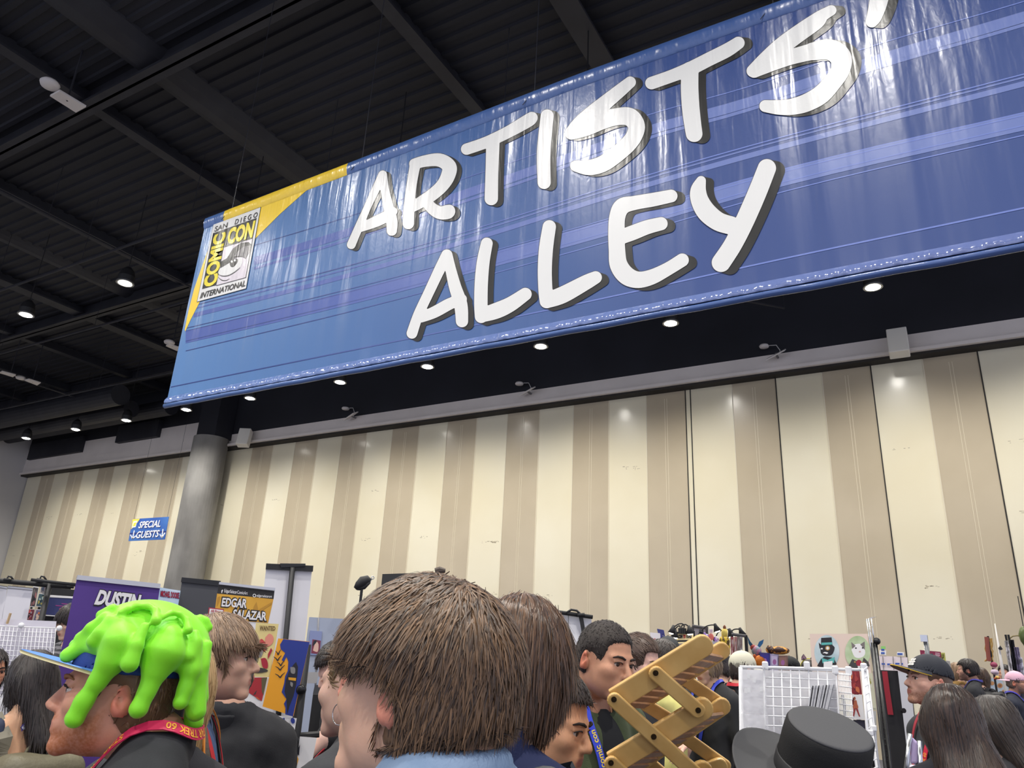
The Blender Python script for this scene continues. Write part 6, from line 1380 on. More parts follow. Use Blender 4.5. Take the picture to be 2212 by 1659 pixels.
# clothes rail with prints
P = VP(1596, 1400, 7.5, 3); t = unit('black clothes rail with a tall right hand post behind the beige cap', 'rail', 'clothes_rail', P, 1600, 1470)
MB().tube([P(1580, 1370), P(1612, 1374)], .016, 8).build('rail', M('tube_grey', (96, 92, 90)), t)
for x in (1581, 1611): a_ = P(x, 1372); MB().tube([a_, upto(a_)], .016, 8).build('upright', black, t)
for i, (x0, x1, cl) in enumerate(((1579, 1585, ((180, 90, 90), (222, 190, 184))), (1586, 1592, ((200, 140, 130), (230, 214, 206))), (1592, 1598, ((150, 130, 120), (200, 184, 170))), (1598, 1604, ((190, 184, 180), (150, 120, 110))))):
    art(P, [(x0, 1425), (x1, 1425), (x1, 1376), (x0, 1375)], '%s long pastel banner hanging on the black clothes rail' % ('first', 'second', 'third', 'fourth')[i], c_(*cl), 30+i, e=.02, group='pastel banners on the clothes rail')
# bright bird sculpture
P = VP(1632, 1400, 7.6); t = unit('colourful winged bird figure with teal wings above the tiger print cushion', 'figure', 'bird_figure', P, 1632, 1410)
for nm, pts, m in (('wing', [(1630, 1400), (1626, 1392), (1621, 1386), (1614, 1373), (1617, 1390), (1624, 1402)], M('wing_teal', (40, 100, 130))), ('wing', [(1634, 1400), (1640, 1386), (1650, 1381), (1648, 1390), (1642, 1398), (1638, 1404)], M('wing_blue', (50, 120, 170)))):
    k = MB(); poly_on(k, pts, lambda a, b: P(a, b, .02)); poly_on(k, pts, lambda a, b: P(a, b, .0)); n_ = len(pts); k.add([P(*q, .02) for q in pts]+[P(*q, 0) for q in pts], [(i, (i+1) % n_, n_+(i+1) % n_, n_+i) for i in range(n_)]); k.build(nm, m, t)
for (nm, c, r, m) in (('body', (1634, 1406), .05, fz('bird_pink', (210, 150, 170), (150, 170, 180), 30)), ('head', (1627, 1399), .03, M('bird_red', (190, 80, 70)))):
    k = MB(); cc = P(*c, .01); k.lathe([(r*math.sin(a), -r*math.cos(a)) for a in np.linspace(.05, 3.09, 9)], cc, 14); k.build(nm, m, t, smooth=True)
for q in ((1610, 1659), ): pass
# cushions, boxes and the orange fox hat on a packed table
P = VP(1670, 1425, 7.4, 0); t = unit('black table packed with soft toys and boxes behind the wire rack', 'table', 'display_table', P, 1665, 1470)
a_ = P(1665, 1460); MB().box((a_[0], a_[1], a_[2]/2), (.62, .5, a_[2]), Matrix.Rotation(math.atan2(P.r[1], P.r[0]), 3, 'Z')).build('tablecloth', black, t)
toy(P, 'tiger striped orange soft toy lying on top of the boxes', 'soft toy', 'soft_toy', [('body', (1682, 1405), 24, 9, fz('plush_tiger', (232, 160, 60), (70, 36, 24), 22)), ('head', (1664, 1404), 10, 9, fz('plush_tiger', (232, 160, 60), (70, 36, 24), 22)), ('ear', (1660, 1397), 3, 3, M('plush_brown', (90, 50, 30)))])
toy(P, 'bright orange fox shaped soft hat behind the beige cap', 'soft toy', 'soft_toy', [('body', (1643, 1428), 13, 13, M('plush_orange', (238, 132, 36), bump=.4, bscale=120)), ('ear', (1630, 1418), 3.5, 5, M('plush_rust', (206, 96, 30))), ('ear', (1654, 1417), 4, 4, M('plush_rust', (206, 96, 30)))])
for lab, Q, m1 in (('dark blue boxed toy behind the orange fox hat', [(1642, 1445), (1663, 1446), (1664, 1411), (1641, 1409)], (60, 52, 140)), ('lilac boxed toy with pink and blue pictures', [(1664, 1446), (1682, 1447), (1682, 1414), (1663, 1412)], (206, 190, 226)), ('brown carton behind the plain black cap', [(1680, 1447), (1702, 1448), (1702, 1416), (1680, 1416)], (150, 110, 96))):
    t = unit(lab, 'box', 'toy_box', P, (Q[0][0]+Q[1][0])/2, Q[0][1], 'boxed toys on the packed table'); q = [P(*k, .03) for k in Q]; b0 = P(1665, 1455)[2]; q[0][2] = q[1][2] = b0; MB().sheet(*q, .16).build('carton', M('box_%d_%d_%d' % m1, m1, rgb2=tuple(int(x*.8+40) for x in m1), nscale=14), t)
    flat(P, [(0, [(Q[0][0]+3, Q[0][1]-10), (Q[1][0]-3, Q[1][1]-10), (Q[2][0]-3, Q[2][1]+4), (Q[3][0]+3, Q[3][1]+4)]), (1, blob(P, ((Q[0][0]+Q[1][0])/2, (Q[0][1]+Q[2][1])/2), 4, 6), 0)], 'box_art', [M('box_art_%d' % m1[0], tuple(int(min(255, x*1.15+10)) for x in m1)), M('box_art_pink', (206, 130, 190))], t, e0=.032)
# ---------------------------------------------------------------- cat portraits
P = VP(1815, 1410, 5.0, -3); t = unit('pink beige board with two oval cat portraits standing above the wire rack', 'art print', 'cat_portraits', P, 1815, 1480)
sheet_px(P, [(1758, 1500), (1886, 1502), (1874, 1369), (1749, 1369)], 'board', M('board_pink', (226, 204, 190)), .006, t)
b_ = P(1815, 1440, -.016); MB().tube([b_, upto(b_)], .01, 6).build('prop', black, t)
Zc = lambda x, y: (1500+x/4.621, 1300+y/4.621)
cm_ = [M('oval_mist', (206, 218, 222), rgb2=(166, 190, 196), nscale=9), M('cat_black', (36, 34, 40)), M('cat_teal', (90, 176, 172)), M('cat_gold', (176, 140, 80)), M('cat_white', (234, 232, 232)), M('oval_green', (190, 206, 170), rgb2=(150, 176, 120), nscale=9), M('cat_grey', (120, 112, 110)), M('cat_maroon', (160, 40, 60)), M('suit_grey', (66, 66, 66)), M('cat_pink', (200, 160, 156))]
ov = lambda cx, cy, rx, ry: [Zc(cx+rx*math.cos(a), cy+ry*math.sin(a)) for a in np.linspace(0, 2*math.pi, 36, endpoint=False)]
pz = lambda L: [Zc(*q) for q in L]
flat(P, [(0, ov(1322, 500, 125, 168)), (1, pz([(1265, 360), (1370, 355), (1378, 430), (1396, 450), (1390, 478), (1350, 440), (1262, 440)])), (2, pz([(1268, 408), (1374, 404), (1375, 426), (1268, 432)])), (1, pz([(1258, 440), (1390, 440), (1390, 500), (1360, 535), (1300, 538), (1262, 510)]), 3), (1, pz([(1240, 405), (1275, 440), (1250, 470)])), (3, ov(1330, 462, 24, 24)), (4, ov(1330, 462, 14, 15)), (4, ov(1272, 468, 10, 8)), (4, pz([(1280, 515), (1300, 500), (1335, 508), (1320, 520), (1300, 512)]), 3),
         (1, pz([(1225, 640), (1265, 570), (1300, 545), (1390, 560), (1420, 620), (1385, 655), (1290, 662)])), (2, pz([(1270, 560), (1330, 580), (1400, 550), (1395, 610), (1330, 590), (1280, 615)])), (4, pz([(1290, 600), (1380, 590), (1375, 655), (1290, 662)])),
         (5, ov(1630, 505, 126, 165)), (4, pz([(1568, 480), (1590, 430), (1660, 420), (1700, 470), (1700, 530), (1655, 560), (1600, 550)]), 3), (6, pz([(1565, 400), (1610, 440), (1575, 470)])), (6, pz([(1655, 425), (1700, 395), (1702, 480)])), (1, ov(1612, 462, 9, 7)), (1, ov(1680, 460, 9, 7)), (9, ov(1652, 497, 10, 7)), (8, pz([(1540, 640), (1575, 570), (1620, 590), (1650, 660), (1600, 662)])), (8, pz([(1660, 660), (1690, 555), (1735, 600), (1750, 640), (1700, 660)])), (7, ov(1642, 610, 28, 32)), (4, pz([(1630, 640), (1655, 640), (1650, 664), (1632, 664)])), (3, ov(1690, 608, 9, 9)), (3, ov(1602, 600, 9, 9))], 'portraits', cm_, t, e0=.0015, step=.0002)
# ---------------------------------------------------------------- white wire rack in front
P = VP(1740, 1550, 3.0, -2); t, C_ = wire_grid(P, [(1655, 1720), (1822, 1724), (1806, 1449), (1650, 1443)], 8, 13, .0028, 'white wire display rack hung with clear plastic sleeves')
RK = t
plast = bpy.data.materials.new('clear_plastic'); plast.use_nodes = True; pb_ = plast.node_tree.nodes['Principled BSDF']; pb_.inputs['Base Color'].default_value = (.94, .94, .96, 1); pb_.inputs['Roughness'].default_value = .18; pb_.inputs['Alpha'].default_value = .25; pb_.inputs['Specular IOR Level'].default_value = .8
_tc = plast.node_tree.nodes.new('ShaderNodeTexCoord'); _no = plast.node_tree.nodes.new('ShaderNodeTexNoise'); _no.inputs['Scale'].default_value = 26; _bp = plast.node_tree.nodes.new('ShaderNodeBump'); _bp.inputs['Strength'].default_value = .35; _bp.inputs['Distance'].default_value = .02
plast.node_tree.links.new(_tc.outputs['Object'], _no.inputs['Vector']); plast.node_tree.links.new(_no.outputs['Fac'], _bp.inputs['Height']); plast.node_tree.links.new(_bp.outputs[0], pb_.inputs['Normal'])
k = MB(); k.tube([P(1598, 1440), P(1870, 1447)], .006, 8); k.build('top_rail', wirew, t, smooth=True)
for a0, a1 in (((1600, 1441), (1604, 1720)), ((1866, 1446), (1905, 1720))):
    q0, q1 = P(*a0), P(*a1); dv = (q1-q0)/(q0[2]-q1[2]); k = MB(); k.tube([q0, q0+dv*(q0[2])], .009, 8); k.build('upright', wirew, t, smooth=True)
for (x, y) in ((1804, 1447), (1833, 1449), (1866, 1442), (1743, 1438), (1653, 1438)):
    k = MB(); k.box(P(x, y, .0), (.024, .024, .034), Matrix.Rotation(math.atan2(P.r[1], P.r[0]), 3, 'Z')); k.build('corner_connector', wirew, t, bevel=.006)
for lab, Q, e in (('upper clear plastic sleeve on the left side of the white wire rack', [(1601, 1539), (1657, 1541), (1653, 1442), (1598, 1440)], .012), ('lower clear plastic sleeve on the left side of the white wire rack', [(1600, 1720), (1664, 1722), (1659, 1545), (1597, 1541)], .016), ('wide clear plastic sheet across the top of the white wire rack', [(1652, 1520), (1812, 1528), (1804, 1452), (1650, 1446)], -.03), ('wide clear plastic sheet low on the white wire rack', [(1656, 1660), (1818, 1664), (1812, 1532), (1652, 1524)], -.03)):
    t = unit(lab, 'plastic sleeve', 'plastic_sleeve', P, (Q[0][0]+Q[1][0])/2, Q[0][1], 'clear sleeves on the wire rack'); sheet_px(P, Q, 'sleeve', plast, .002, t, e=e)
    rs = random.Random(len(lab))
    for j in range(5):
        k = MB()
        u, v = rs.uniform(.1, .8), rs.uniform(.1, .85); k.add([bil([P(*z, e+.003) for z in Q], a_, b_) for a_, b_ in ((u, v), (u+.12, v), (u+.12, v+.10), (u, v+.10))], [(0, 1, 2, 3)]); k.build('sticker', M('sticker_white', (240, 240, 240)), t)
sheet_px(P, [(1598, 1720), (1820, 1724), (1806, 1452), (1599, 1446)], 'white_backing', M('backing_white', (236, 234, 238)), .004, RK, e=-.06)
# stack of thin zines leaning in the rack
t = None
for i in range(16):
    x = 1747+i*2.7; lean_ = 9+i*.55
    q = [P(x-4, 1560, .05), P(x-4, 1560, -.045), P(x+lean_-2, 1482-i*.2, -.045), P(x+lean_-2, 1482-i*.2, .05)]
    mb = MB().sheet(*q, .0038); o = mb.build('zine', [M('zine_white', (226, 226, 228)), M('zine_dark', (64, 64, 68)), M('zine_grey', (150, 150, 156))][(0, 1, 0, 2, 0, 1, 0, 0, 2, 0, 1, 0, 2, 0, 0, 2)[i]]); tag(o, '%s thin zine from the left leaning in the wire rack' % ('first second third fourth fifth sixth seventh eighth ninth tenth eleventh twelfth thirteenth fourteenth fifteenth sixteenth'.split()[i]), 'zine', 'zines leaning in the wire rack')
# slatted wire side of the rack and connectors
P3_ = VP(1826, 1520, 2.95, -40); t = unit('narrow white slatted wire side panel of the rack', 'display grid', 'wire_screen', P3_, 1830, 1659); k = MB()
for i in range(9): k.tube([P3_(1811+i*3.2, 1452+i*.4), P3_(1824+i*3.4, 1720)], .0018, 5)
for j in range(11): k.tube([P3_(1811+j*.5, 1456+j*13), P3_(1838+j*.8, 1459+j*13)], .0022, 5)
k.build('wires', wirew, t, smooth=True)
P4_ = VP(1880, 1540, 2.7, 30); t = unit('ladder like white wire upright at the right end of the rack', 'display grid', 'wire_upright', P4_, 1880, 1659); k = MB()
k.tube([P4_(1863, 1444), P4_(1884, 1720)], .005, 6); k.tube([P4_(1873, 1446), P4_(1906, 1720)], .004, 6); k.build('rails', wirew, t, smooth=True); k = MB()
for j in range(15): u = j/14; k.tube([P4_(1863+21*u*.9, 1450+250*u), P4_(1874+32*u*.95, 1440+250*u)], .0025, 5)
k.build('rungs', wirew, t, smooth=True)
for (x, y) in ((1881, 1583), (1888, 1573)): MB().box(P4_(x, y, .01), (.018, .018, .020)).build('corner_connector', wirew, t, bevel=.004)
# prints right of the rack
P = VP(1852, 1520, 3.25, -4)
art(P, [(1838, 1499), (1862, 1500), (1856, 1447), (1832, 1447)], 'dark red swirling print at the top right of the wire rack', c_((140, 40, 48), (170, 60, 56), (110, 30, 44), (206, 110, 70)), 41, group='prints on the wire rack')
t = unit('white print with a striding terracotta figure', 'art print', 'art_print', P, 1852, 1550, 'prints on the wire rack'); sheet_px(P, [(1842, 1554), (1868, 1555), (1862, 1501), (1838, 1500)], 'sheet', white, .004, t, e=.004)
zq = lambda x, y: (1720+x/6.942, 1420+y/6.942)
flat(P, [(0, [zq(*q) for q in ((850, 660), (900, 640), (915, 700), (930, 760), (850, 765))], 2), (0, blob(P, zq(875, 615), 2.4, 3.4), 0), (1, [zq(*q) for q in ((835, 640), (870, 590), (860, 700), (835, 720))], 2), (2, [zq(*q) for q in ((860, 765), (890, 765), (870, 880), (850, 885))]), (2, [zq(*q) for q in ((890, 765), (920, 765), (960, 890), (940, 885))])], 'picture', [M('fig_terracotta', (176, 96, 66)), M('fig_hair', (100, 40, 36)), M('fig_rust', (150, 50, 48))], t, e0=.0055)
art(P, [(1846, 1606), (1872, 1607), (1868, 1556), (1842, 1555)], 'navy print with blue and red patches low on the rack', c_((40, 38, 56), (50, 60, 150), (160, 60, 70), (28, 26, 36)), 42, group='prints on the wire rack')
art(P, [(1868, 1532), (1894, 1534), (1884, 1454), (1866, 1453)], 'pale yellow green note sheet beside the slatted upright', c_((214, 212, 184), (176, 172, 96), (226, 224, 206)), 43, e=-.05, group='prints on the wire rack')
art(P, [(1872, 1640), (1896, 1642), (1892, 1536), (1870, 1534)], 'grey and white card sheet beside the slatted upright', c_((190, 190, 188), (120, 120, 120), (226, 226, 226)), 44, e=-.05, group='prints on the wire rack')
# ---------------------------------------------------------------- black lattice post and black backs
P = VP(1895, 1500, 3.4, 0); t = unit('black lattice post with a round knob right of the cat portraits', 'post', 'lattice_post', P, 1900, 1659)
for (x0, x1) in ((1885, 1920), (1891, 1932)):
    q0, q1 = P(x0, 1388), P(x1, 1720); dv = (q1-q0)/(q0[2]-q1[2]); MB().tube([q0, q0+dv*q0[2]], .008, 8).build('upright', blackg, t, smooth=True)
k = MB()
for j in range(26): u = j/25; k.tube([P(1884+36*u, 1392+300*u), P(1894+40*u, 1396+300*u+4)], .0035, 5)
k.build('rungs', blackg, t); k = MB(); k.lathe([(.016*math.sin(a), -.016*math.cos(a)) for a in np.linspace(.05, 3.1, 9)], P(1894, 1385), 14); k.build('knob', blackg, t, smooth=True)
sheet_px(P, [(1906, 1720), (1922, 1720), (1893, 1395), (1884, 1394)], 'panel', M('back_dark', (44, 40, 40)), .004, t, e=-.03, floor=0)
P = VP(1930, 1560, 3.9, -3); t = unit('black upright display back with a red strap behind the capped man', 'display board', 'easel_board', P, 1935, 1700)
sheet_px(P, [(1900, 1720), (1968, 1724), (1939, 1449), (1892, 1447)], 'panel', M('back_black', (26, 25, 28)), .02, t, floor=0); k = MB(); ribbon(k, [P(1911, 1450, .01), P(1916, 1490, .012), P(1924, 1544, .012)], P.n, .026, .002); k.build('strap', M('strap_red', (150, 24, 42)), t)
MB().tube([P(1950, 1535, .02), P(1953, 1535, .03)], .012, 12).build('knob', black, t)
P = VP(1930, 1430, 4.7, -3); t = unit('pale pink display board with blue tape tabs beside the capped man', 'display board', 'tape_board', P, 1930, 1600)
sheet_px(P, [(1898, 1450), (1962, 1452), (1960, 1420), (1898, 1416)], 'board', M('board_blush', (226, 212, 214)), .006, t)
sheet_px(P, [(1936, 1600), (1972, 1602), (1964, 1452), (1938, 1450)], 'side_panel', M('side_white', (196, 196, 202)), .006, t, floor=0)
for Q in ([(1900, 1414), (1914, 1415), (1914, 1405), (1900, 1404)], [(1937, 1416), (1953, 1417), (1953, 1409), (1938, 1408)]): sheet_px(P, Q, 'card', white, .004, t, e=.004)
for (x, y, w) in ((1907, 1403.5, 7), (1907, 1410.5, 8), (1944, 1412.5, 11), (1908, 1434, 7), (1920.5, 1435, 8), (1938.5, 1433.5, 9), (1949, 1434, 3)): sheet_px(P, [(x-w/2, y+1.8), (x+w/2, y+2), (x+w/2, y-1.6), (x-w/2, y-1.8)], 'tape', M('tape_blue', (48, 84, 170)), .001, t, e=.006)
sheet_px(P, [(1903, 1402), (1913, 1402), (1913, 1396), (1903, 1396)], 'green_tab', M('tab_green', (140, 200, 110)), .003, t, e=.003)
k = MB(); [k.tube([P(x, 1418, .005), P(x+2, 1447, .005)], .002, 5) for x in (1907, 1929, 1946)]; k.build('strings', M('string_grey', (110, 106, 106)), t)
# ---------------------------------------------------------------- lamp bar, maroon poster, chrome post
P = VP(1880, 1360, 3.6); t = unit('slim silver lamp bar on thin legs above the cat portraits', 'lamp', 'lamp_bar', P, 1885, 1480)
k = MB(); [k.tube([P(*a_), P(*b_)], .003, 6) for a_, b_ in (((1872, 1337), (1888, 1450)), ((1876, 1336), (1892, 1450)), ((1882, 1336), (1890, 1400)))]; k.build('legs', steel, t, smooth=True); sheet_px(P, [(1871, 1340), (1884, 1335), (1893, 1332), (1880, 1334)], 'bar', alu, .012, t)
a_ = P(1888, 1450); MB().tube([a_, upto(a_)], .006, 6).build('stand', steel, t)
P = VP(2010, 1420, 6.5, -3); t = unit('maroon poster with pale lettering behind the chrome pole', 'poster', 'poster', P, 2010, 1500)
sheet_px(P, [(1991, 1470), (2036, 1472), (2032, 1408), (1987, 1404)], 'sheet', M('poster_maroon', (130, 34, 66)), .006, t, floor=0); flat(P, [(0, blob(P, (1996, 1418), 6, 7), 0), (0, blob(P, (2010, 1420), 6, 8), 0)], 'motifs', [M('poster_rose', (168, 70, 96))], t)
words(P, [(w, [(2020, y+3), (2030, y+3.6), (2030, y), (2020, y-.6)], 0, .02) for w, y in (('YOUR', 1410), ('DREAM', 1414), ('IS A', 1418), ('GREAT', 1422), ('STORY', 1426))], 'lettering', [M('ink_pale', (226, 190, 200))], t)
P = VP(1998, 1400, 6.0); t = unit('chrome double pole standing in front of the maroon poster', 'post', 'chrome_pole', P, 1998, 1500)
for x in (1996, 2000.5): q0 = P(x, 1372 if x > 1998 else 1376); MB().tube([q0, upto(q0)], .010, 10).build('pole', steel, t, smooth=True)
MB().box(P(1996, 1379, .01), (.05, .04, .05)).build('bracket', steel, t)
P = VP(2036, 1420, 7.2); t = unit('yellow smiling sign card right of the maroon poster', 'sign', 'yellow_card', P, 2036, 1470)
sheet_px(P, [(2032, 1450), (2043, 1450), (2041, 1410), (2031, 1410)], 'card', M('card_yellow', (240, 236, 120)), .006, t, floor=0); words(P, [('U', [(2034, 1423), (2039, 1423), (2039, 1413), (2034, 1413)], 0, .06)], 'lettering', [M('ink_olive', (90, 84, 40))], t)
P = VP(2050, 1440, 7.4); art(P, [(2030, 1462), (2058, 1464), (2052, 1428), (2026, 1426)], 'black and white patterned print behind the dark cap', c_((214, 206, 196), (60, 70, 90), (150, 150, 150), (40, 40, 46)), 51, group='prints at the right')
# ---------------------------------------------------------------- far right stalls
P = VP(2150, 1420, 10.4, 0); t = unit('red and gold cords hanging in a bundle at the right', 'cords', 'cord_bundle', P, 2140, 1430)
k = MB(); rs = random.Random(4)
for i in range(9): x = 2130+i*1.6; k.tube([P(x+w*.1*rs.uniform(-6, 6), 1379+w*5.5) for w in range(10)], .008, 5)
k.build('gold_cords', M('cord_gold', (190, 150, 80)), t); k = MB(); k.tube([P(2131, 1376), P(2136, 1428)], .03, 6); k.build('red_cord', M('cord_red', (150, 80, 66)), t)
k = MB(); a_ = P(2134, 1374); k.tube([a_, (a_[0], a_[1]+.05, 0)], .015, 6); k.build('stand', black, t)
t = toy(P, 'pink haired doll in a pale skirt hanging at the right', 'doll', 'doll', [('hair', (2147, 1436), 8, 7, M('doll_pink', (176, 84, 110), rgb2=(150, 60, 90), nscale=30)), ('face', (2147, 1441), 5, 4, M('doll_face', (226, 190, 180))), ('skirt', (2149, 1452), 9, 7, M('doll_skirt', (210, 190, 206)))])
k = MB(); a_ = P(2147, 1459); k.tube([a_, upto(a_)], .01, 6); k.build('stand', black, t)
t = unit('tall white pole with a bow in front of the beige panels', 'pole', 'white_pole', P, 2160, 1460); a_ = P(2149, 1347); b_ = P(2165, 1445); dv = (b_-a_)/(a_[2]-b_[2]); k = MB(); k.tube([a_, b_, b_+dv*b_[2]], [.006, .022, .022], 8); k.build('pole', M('pole_white', (230, 226, 220)), t, smooth=True)
k = MB(); k.tube([P(2157, 1402, .03), P(2161, 1399, .03), P(2165, 1403, .03)], [.01, .03, .01], 6); k.build('bow', dk, t); 
P = VP(2185, 1420, 9.8, 0); t = unit('black stand with clip lamps hung with scarves at the right edge', 'display stand', 'scarf_stand', P, 2190, 1500)
for x in (2172, 2178): q0 = P(x, 1371); MB().tube([q0, (q0[0]+.1, q0[1], 0)], .014, 8).build('upright', black, t)
k = MB(); k.tube([P(*q) for q in ((2180, 1380), (2188, 1374), (2198, 1373), (2208, 1376))], .008, 6); k.build('lamp_arm', M('arm_brass', (140, 126, 80)), t); 
for i, (x0, x1, y0, y1, cl) in enumerate(((2171, 2178, 1384, 1455, (226, 222, 224)), (2181, 2190, 1382, 1450, (38, 38, 46)), (2190, 2201, 1398, 1452, (150, 140, 170)), (2202, 2208, 1420, 1480, (220, 220, 228)))):
    s_ = unit(('white scarf nearest the upright of the scarf stand', 'black scarf on the scarf stand', 'lavender patterned scarf on the scarf stand', 'pale scarf hanging lowest on the scarf stand')[i], 'scarf', 'scarf', P, x0, y1, 'scarves on the stand'); k = MB(); n_ = 10
    rows = [[P(x0+(y-y0)*.16+(x1-x0)*u, y, .03+.03*math.sin(u*14)) for u in np.linspace(0, 1, n_)] for y in (y0, y1)]; k.add(rows[0]+rows[1], [(i_, i_+1, n_+i_+1, n_+i_) for i_ in range(n_-1)]); o = k.build('cloth', fz('scarf_%d' % i, cl, tuple(int(c*.7) for c in cl), 18), s_); o.modifiers.new('thick', 'SOLIDIFY').thickness = .01
t = unit('green glass lantern at the right edge of the scarf stand', 'lantern', 'lantern', P, 2210, 1400); k = MB(); cc = P(2214, 1374); k.lathe([(.02, -.14), (.06, -.06), (.07, .02), (.045, .09), (.015, .12)], cc, 14); k.build('body', M('lantern_green', (96, 110, 60), rough=.3), t, smooth=True); k = MB(); k.tube([cc+np.array([0, 0, .12]), cc+np.array([0, .02, .5])], .006, 6); k.build('chain', black, t)
P = VP(2155, 1480, 11.0); t = unit('pale blue board with round biscuit pictures behind the pink cap', 'display board', 'biscuit_board', P, 2155, 1510)
sheet_px(P, [(2128, 1520), (2180, 1522), (2176, 1467), (2130, 1464)], 'board', M('board_sky', (178, 192, 206)), .02, t, floor=0); flat(P, [(0, blob(P, (2143, 1476), 5, 4.5), 0), (0, blob(P, (2160, 1481), 6, 5.5), 0), (1, blob(P, (2160, 1481), 3.6, 3.2), 0), (0, blob(P, (2168, 1494), 4, 4), 0)], 'pictures', [M('biscuit', (190, 140, 96)), M('biscuit_dark', (150, 96, 66))], t)
toy(VP(2154, 1464, 10.2), 'small orange and yellow star toy beside the doll', 'soft toy', 'soft_toy', [('body', (2155, 1464), 6, 4, fz('toy_star', (226, 190, 90), (210, 90, 60), 40)), ('arm', (2150, 1466), 3.5, 2.5, M('toy_red', (206, 80, 60)))])
# folding lavender chair and goods low beside the capped man
P = VP(1976, 1630, 3.2); t = unit('lavender and chrome folding chair low beside the black display back', 'chair', 'folding_chair', P, 1978, 1690)
S_ = Shape(); o_ = P(1975, 1612); mq = [P(1966, 1650), P(1982, 1650), P(1984, 1606), (P(1970, 1592))]; MB().sheet(*mq, .03).build('backrest', M('chair_lavender', (190, 172, 214), bump=.1, bscale=30), t, bevel=.008); MB().sheet(P(1962, 1690, .0), P(1996, 1690, .0), P(1994, 1650, -.12), P(1964, 1650, -.12), .03).build('seat', M('chair_pale', (206, 200, 220)), t, bevel=.008)
for a0, a1 in (((1958, 1660), (1966, 1585)), ((1990, 1680), (1986, 1600))): q0, q1 = P(*a1), P(*a0); k = MB(); k.tube([q0, q1, upto(q1)], .010, 8); k.build('leg', steel, t, smooth=True)

# ================================================================ BAMBOO RACK
bam = M('bamboo', (222, 182, 112), rough=.42, rgb2=(206, 162, 92), nscale=14, nstretch=(1, 1, 1), coat=.25); slat = M('bamboo_slat', (170, 128, 94), rough=.45, rgb2=(150, 110, 80), nscale=20); screwm = M('screw_bronze', (70, 56, 40), rough=.35, metal=.8)
ZB = lambda x, y: (1180+x/4.377, 1280+y/4.377)
D0, D1 = 1.72, 1.98
RKT = thing('bamboo_rack', 'honey coloured folding bamboo rack with slatted tiers tilted in front of the olive man', 'rack', at_d(*ZB(1050, 1300), 1.8))
CN = -CM[2]                                                  # boards face back along the viewing axis
def board(pts, half, d, th, name, m, rounds=(True, True), parent=None, bev=.003):
    """flat board along the photo points at distance d; half = half height in metres; rounded ends"""
    A_, B_ = (np.array(at_d(*ZB(*p), d)) for p in pts); ax = (B_-A_)/np.linalg.norm(B_-A_); up = np.cross(CN, ax); up /= np.linalg.norm(up); out = []
    n = 8
    for k, (c, s) in enumerate(((A_, -1), (B_, 1))):
        if rounds[k]:
            for j in range(n+1):
                a = math.pi*j/n; out.append(c+ax*s*half*math.sin(a)*.9+up*half*math.cos(a)*(1 if s > 0 else -1))
        else: out += ([c+up*half, c-up*half] if s > 0 else [c-up*half, c+up*half])
    nn = np.cross(ax, up); nn = nn if nn @ CN > 0 else -nn; N_ = len(out)
    mb = MB(); F_ = [p+nn*th/2 for p in out]; Bk = [p-nn*th/2 for p in out]; mb.add(F_+Bk, [tuple(range(N_)), tuple(range(2*N_-1, N_-1, -1))]+[(i, N_+i, N_+(i+1) % N_, (i+1) % N_) for i in range(N_)])
    return mb.build(name, m, parent or RKT, bevel=bev)
tiers = (dict(n0=(640, 1015), n1=(1478, 500), f0=(880, 1040), f1=(1660, 545), sl=9), dict(n0=(620, 1610), n1=(1478, 1092), f0=(870, 1612), f1=(1665, 1072), sl=9))
for ti in tiers:
    board((ti['n0'], ti['n1']), .0255, D0, .013, 'side_rail', bam, (False, True)); board((ti['f0'], ti['f1']), .0225, D1, .013, 'side_rail', bam, (False, True))
    mb = MB(); N0, N1, F0, F1 = (np.array(at_d(*ZB(*ti[k]), D0 if k[0] == 'n' else D1)) for k in ('n0', 'n1', 'f0', 'f1'))
    for i in range(ti['sl']):
        t_ = (i+.45)/ti['sl']; a_ = N0+(N1-N0)*t_; b_ = F0+(F1-F0)*t_; ax = (N1-N0)/np.linalg.norm(N1-N0); up = np.cross(CN, ax); a_ = a_-up*.017; b_ = b_-up*.017
        c_2 = (a_+b_)/2; L = np.linalg.norm(b_-a_); yv = (b_-a_)/L; zv = np.cross(ax, yv); zv /= np.linalg.norm(zv); xv = np.cross(yv, zv); mb.box(c_2, (.020, L, .007), Matrix([[xv[i], yv[i], zv[i]] for i in range(3)]))
    mb.build('slats', slat, RKT)
def link(p0, p1, d, name='link_bar', half=.0165): return board((p0, p1), half, d, .012, name, bam, (True, True))
link((640, 1012), (1420, 1720), D0-.016); link((1035, 762), (1437, 1115), D0-.016); link((612, 1612), (900, 1880), D0-.016)
link((940, 1060), (1190, 1215), D1+.016); link((1320, 830), (1660, 1060), D1+.016); link((1320, 1375), (1690, 1640), D1+.016); link((940, 1580), (1080, 1700), D1+.016)
board(((1500, 1690), (1640, 1640)), .022, D1, .013, 'side_rail', bam, (False, True)); board(((820, 2080), (1478, 1690)), .0255, D0, .013, 'side_rail', bam, (False, True))
for (x, y) in ((640, 1012), (1035, 762), (1437, 1115), (1017, 1365), (612, 1612)):
    k = MB(); k.lathe([(.001, .003), (.003, .003), (.0032, .0005), (.0062, .0005), (.0066, -.004)], (0, 0, 0), 14); rr = Vector((0, 0, 1)).rotation_difference(Vector(CN)).to_matrix(); MB().add([rr @ Vector(v)+Vector(at_d(*ZB(x, y), D0-.0235)) for v in k.v], k.f).build('screw', screwm, RKT)

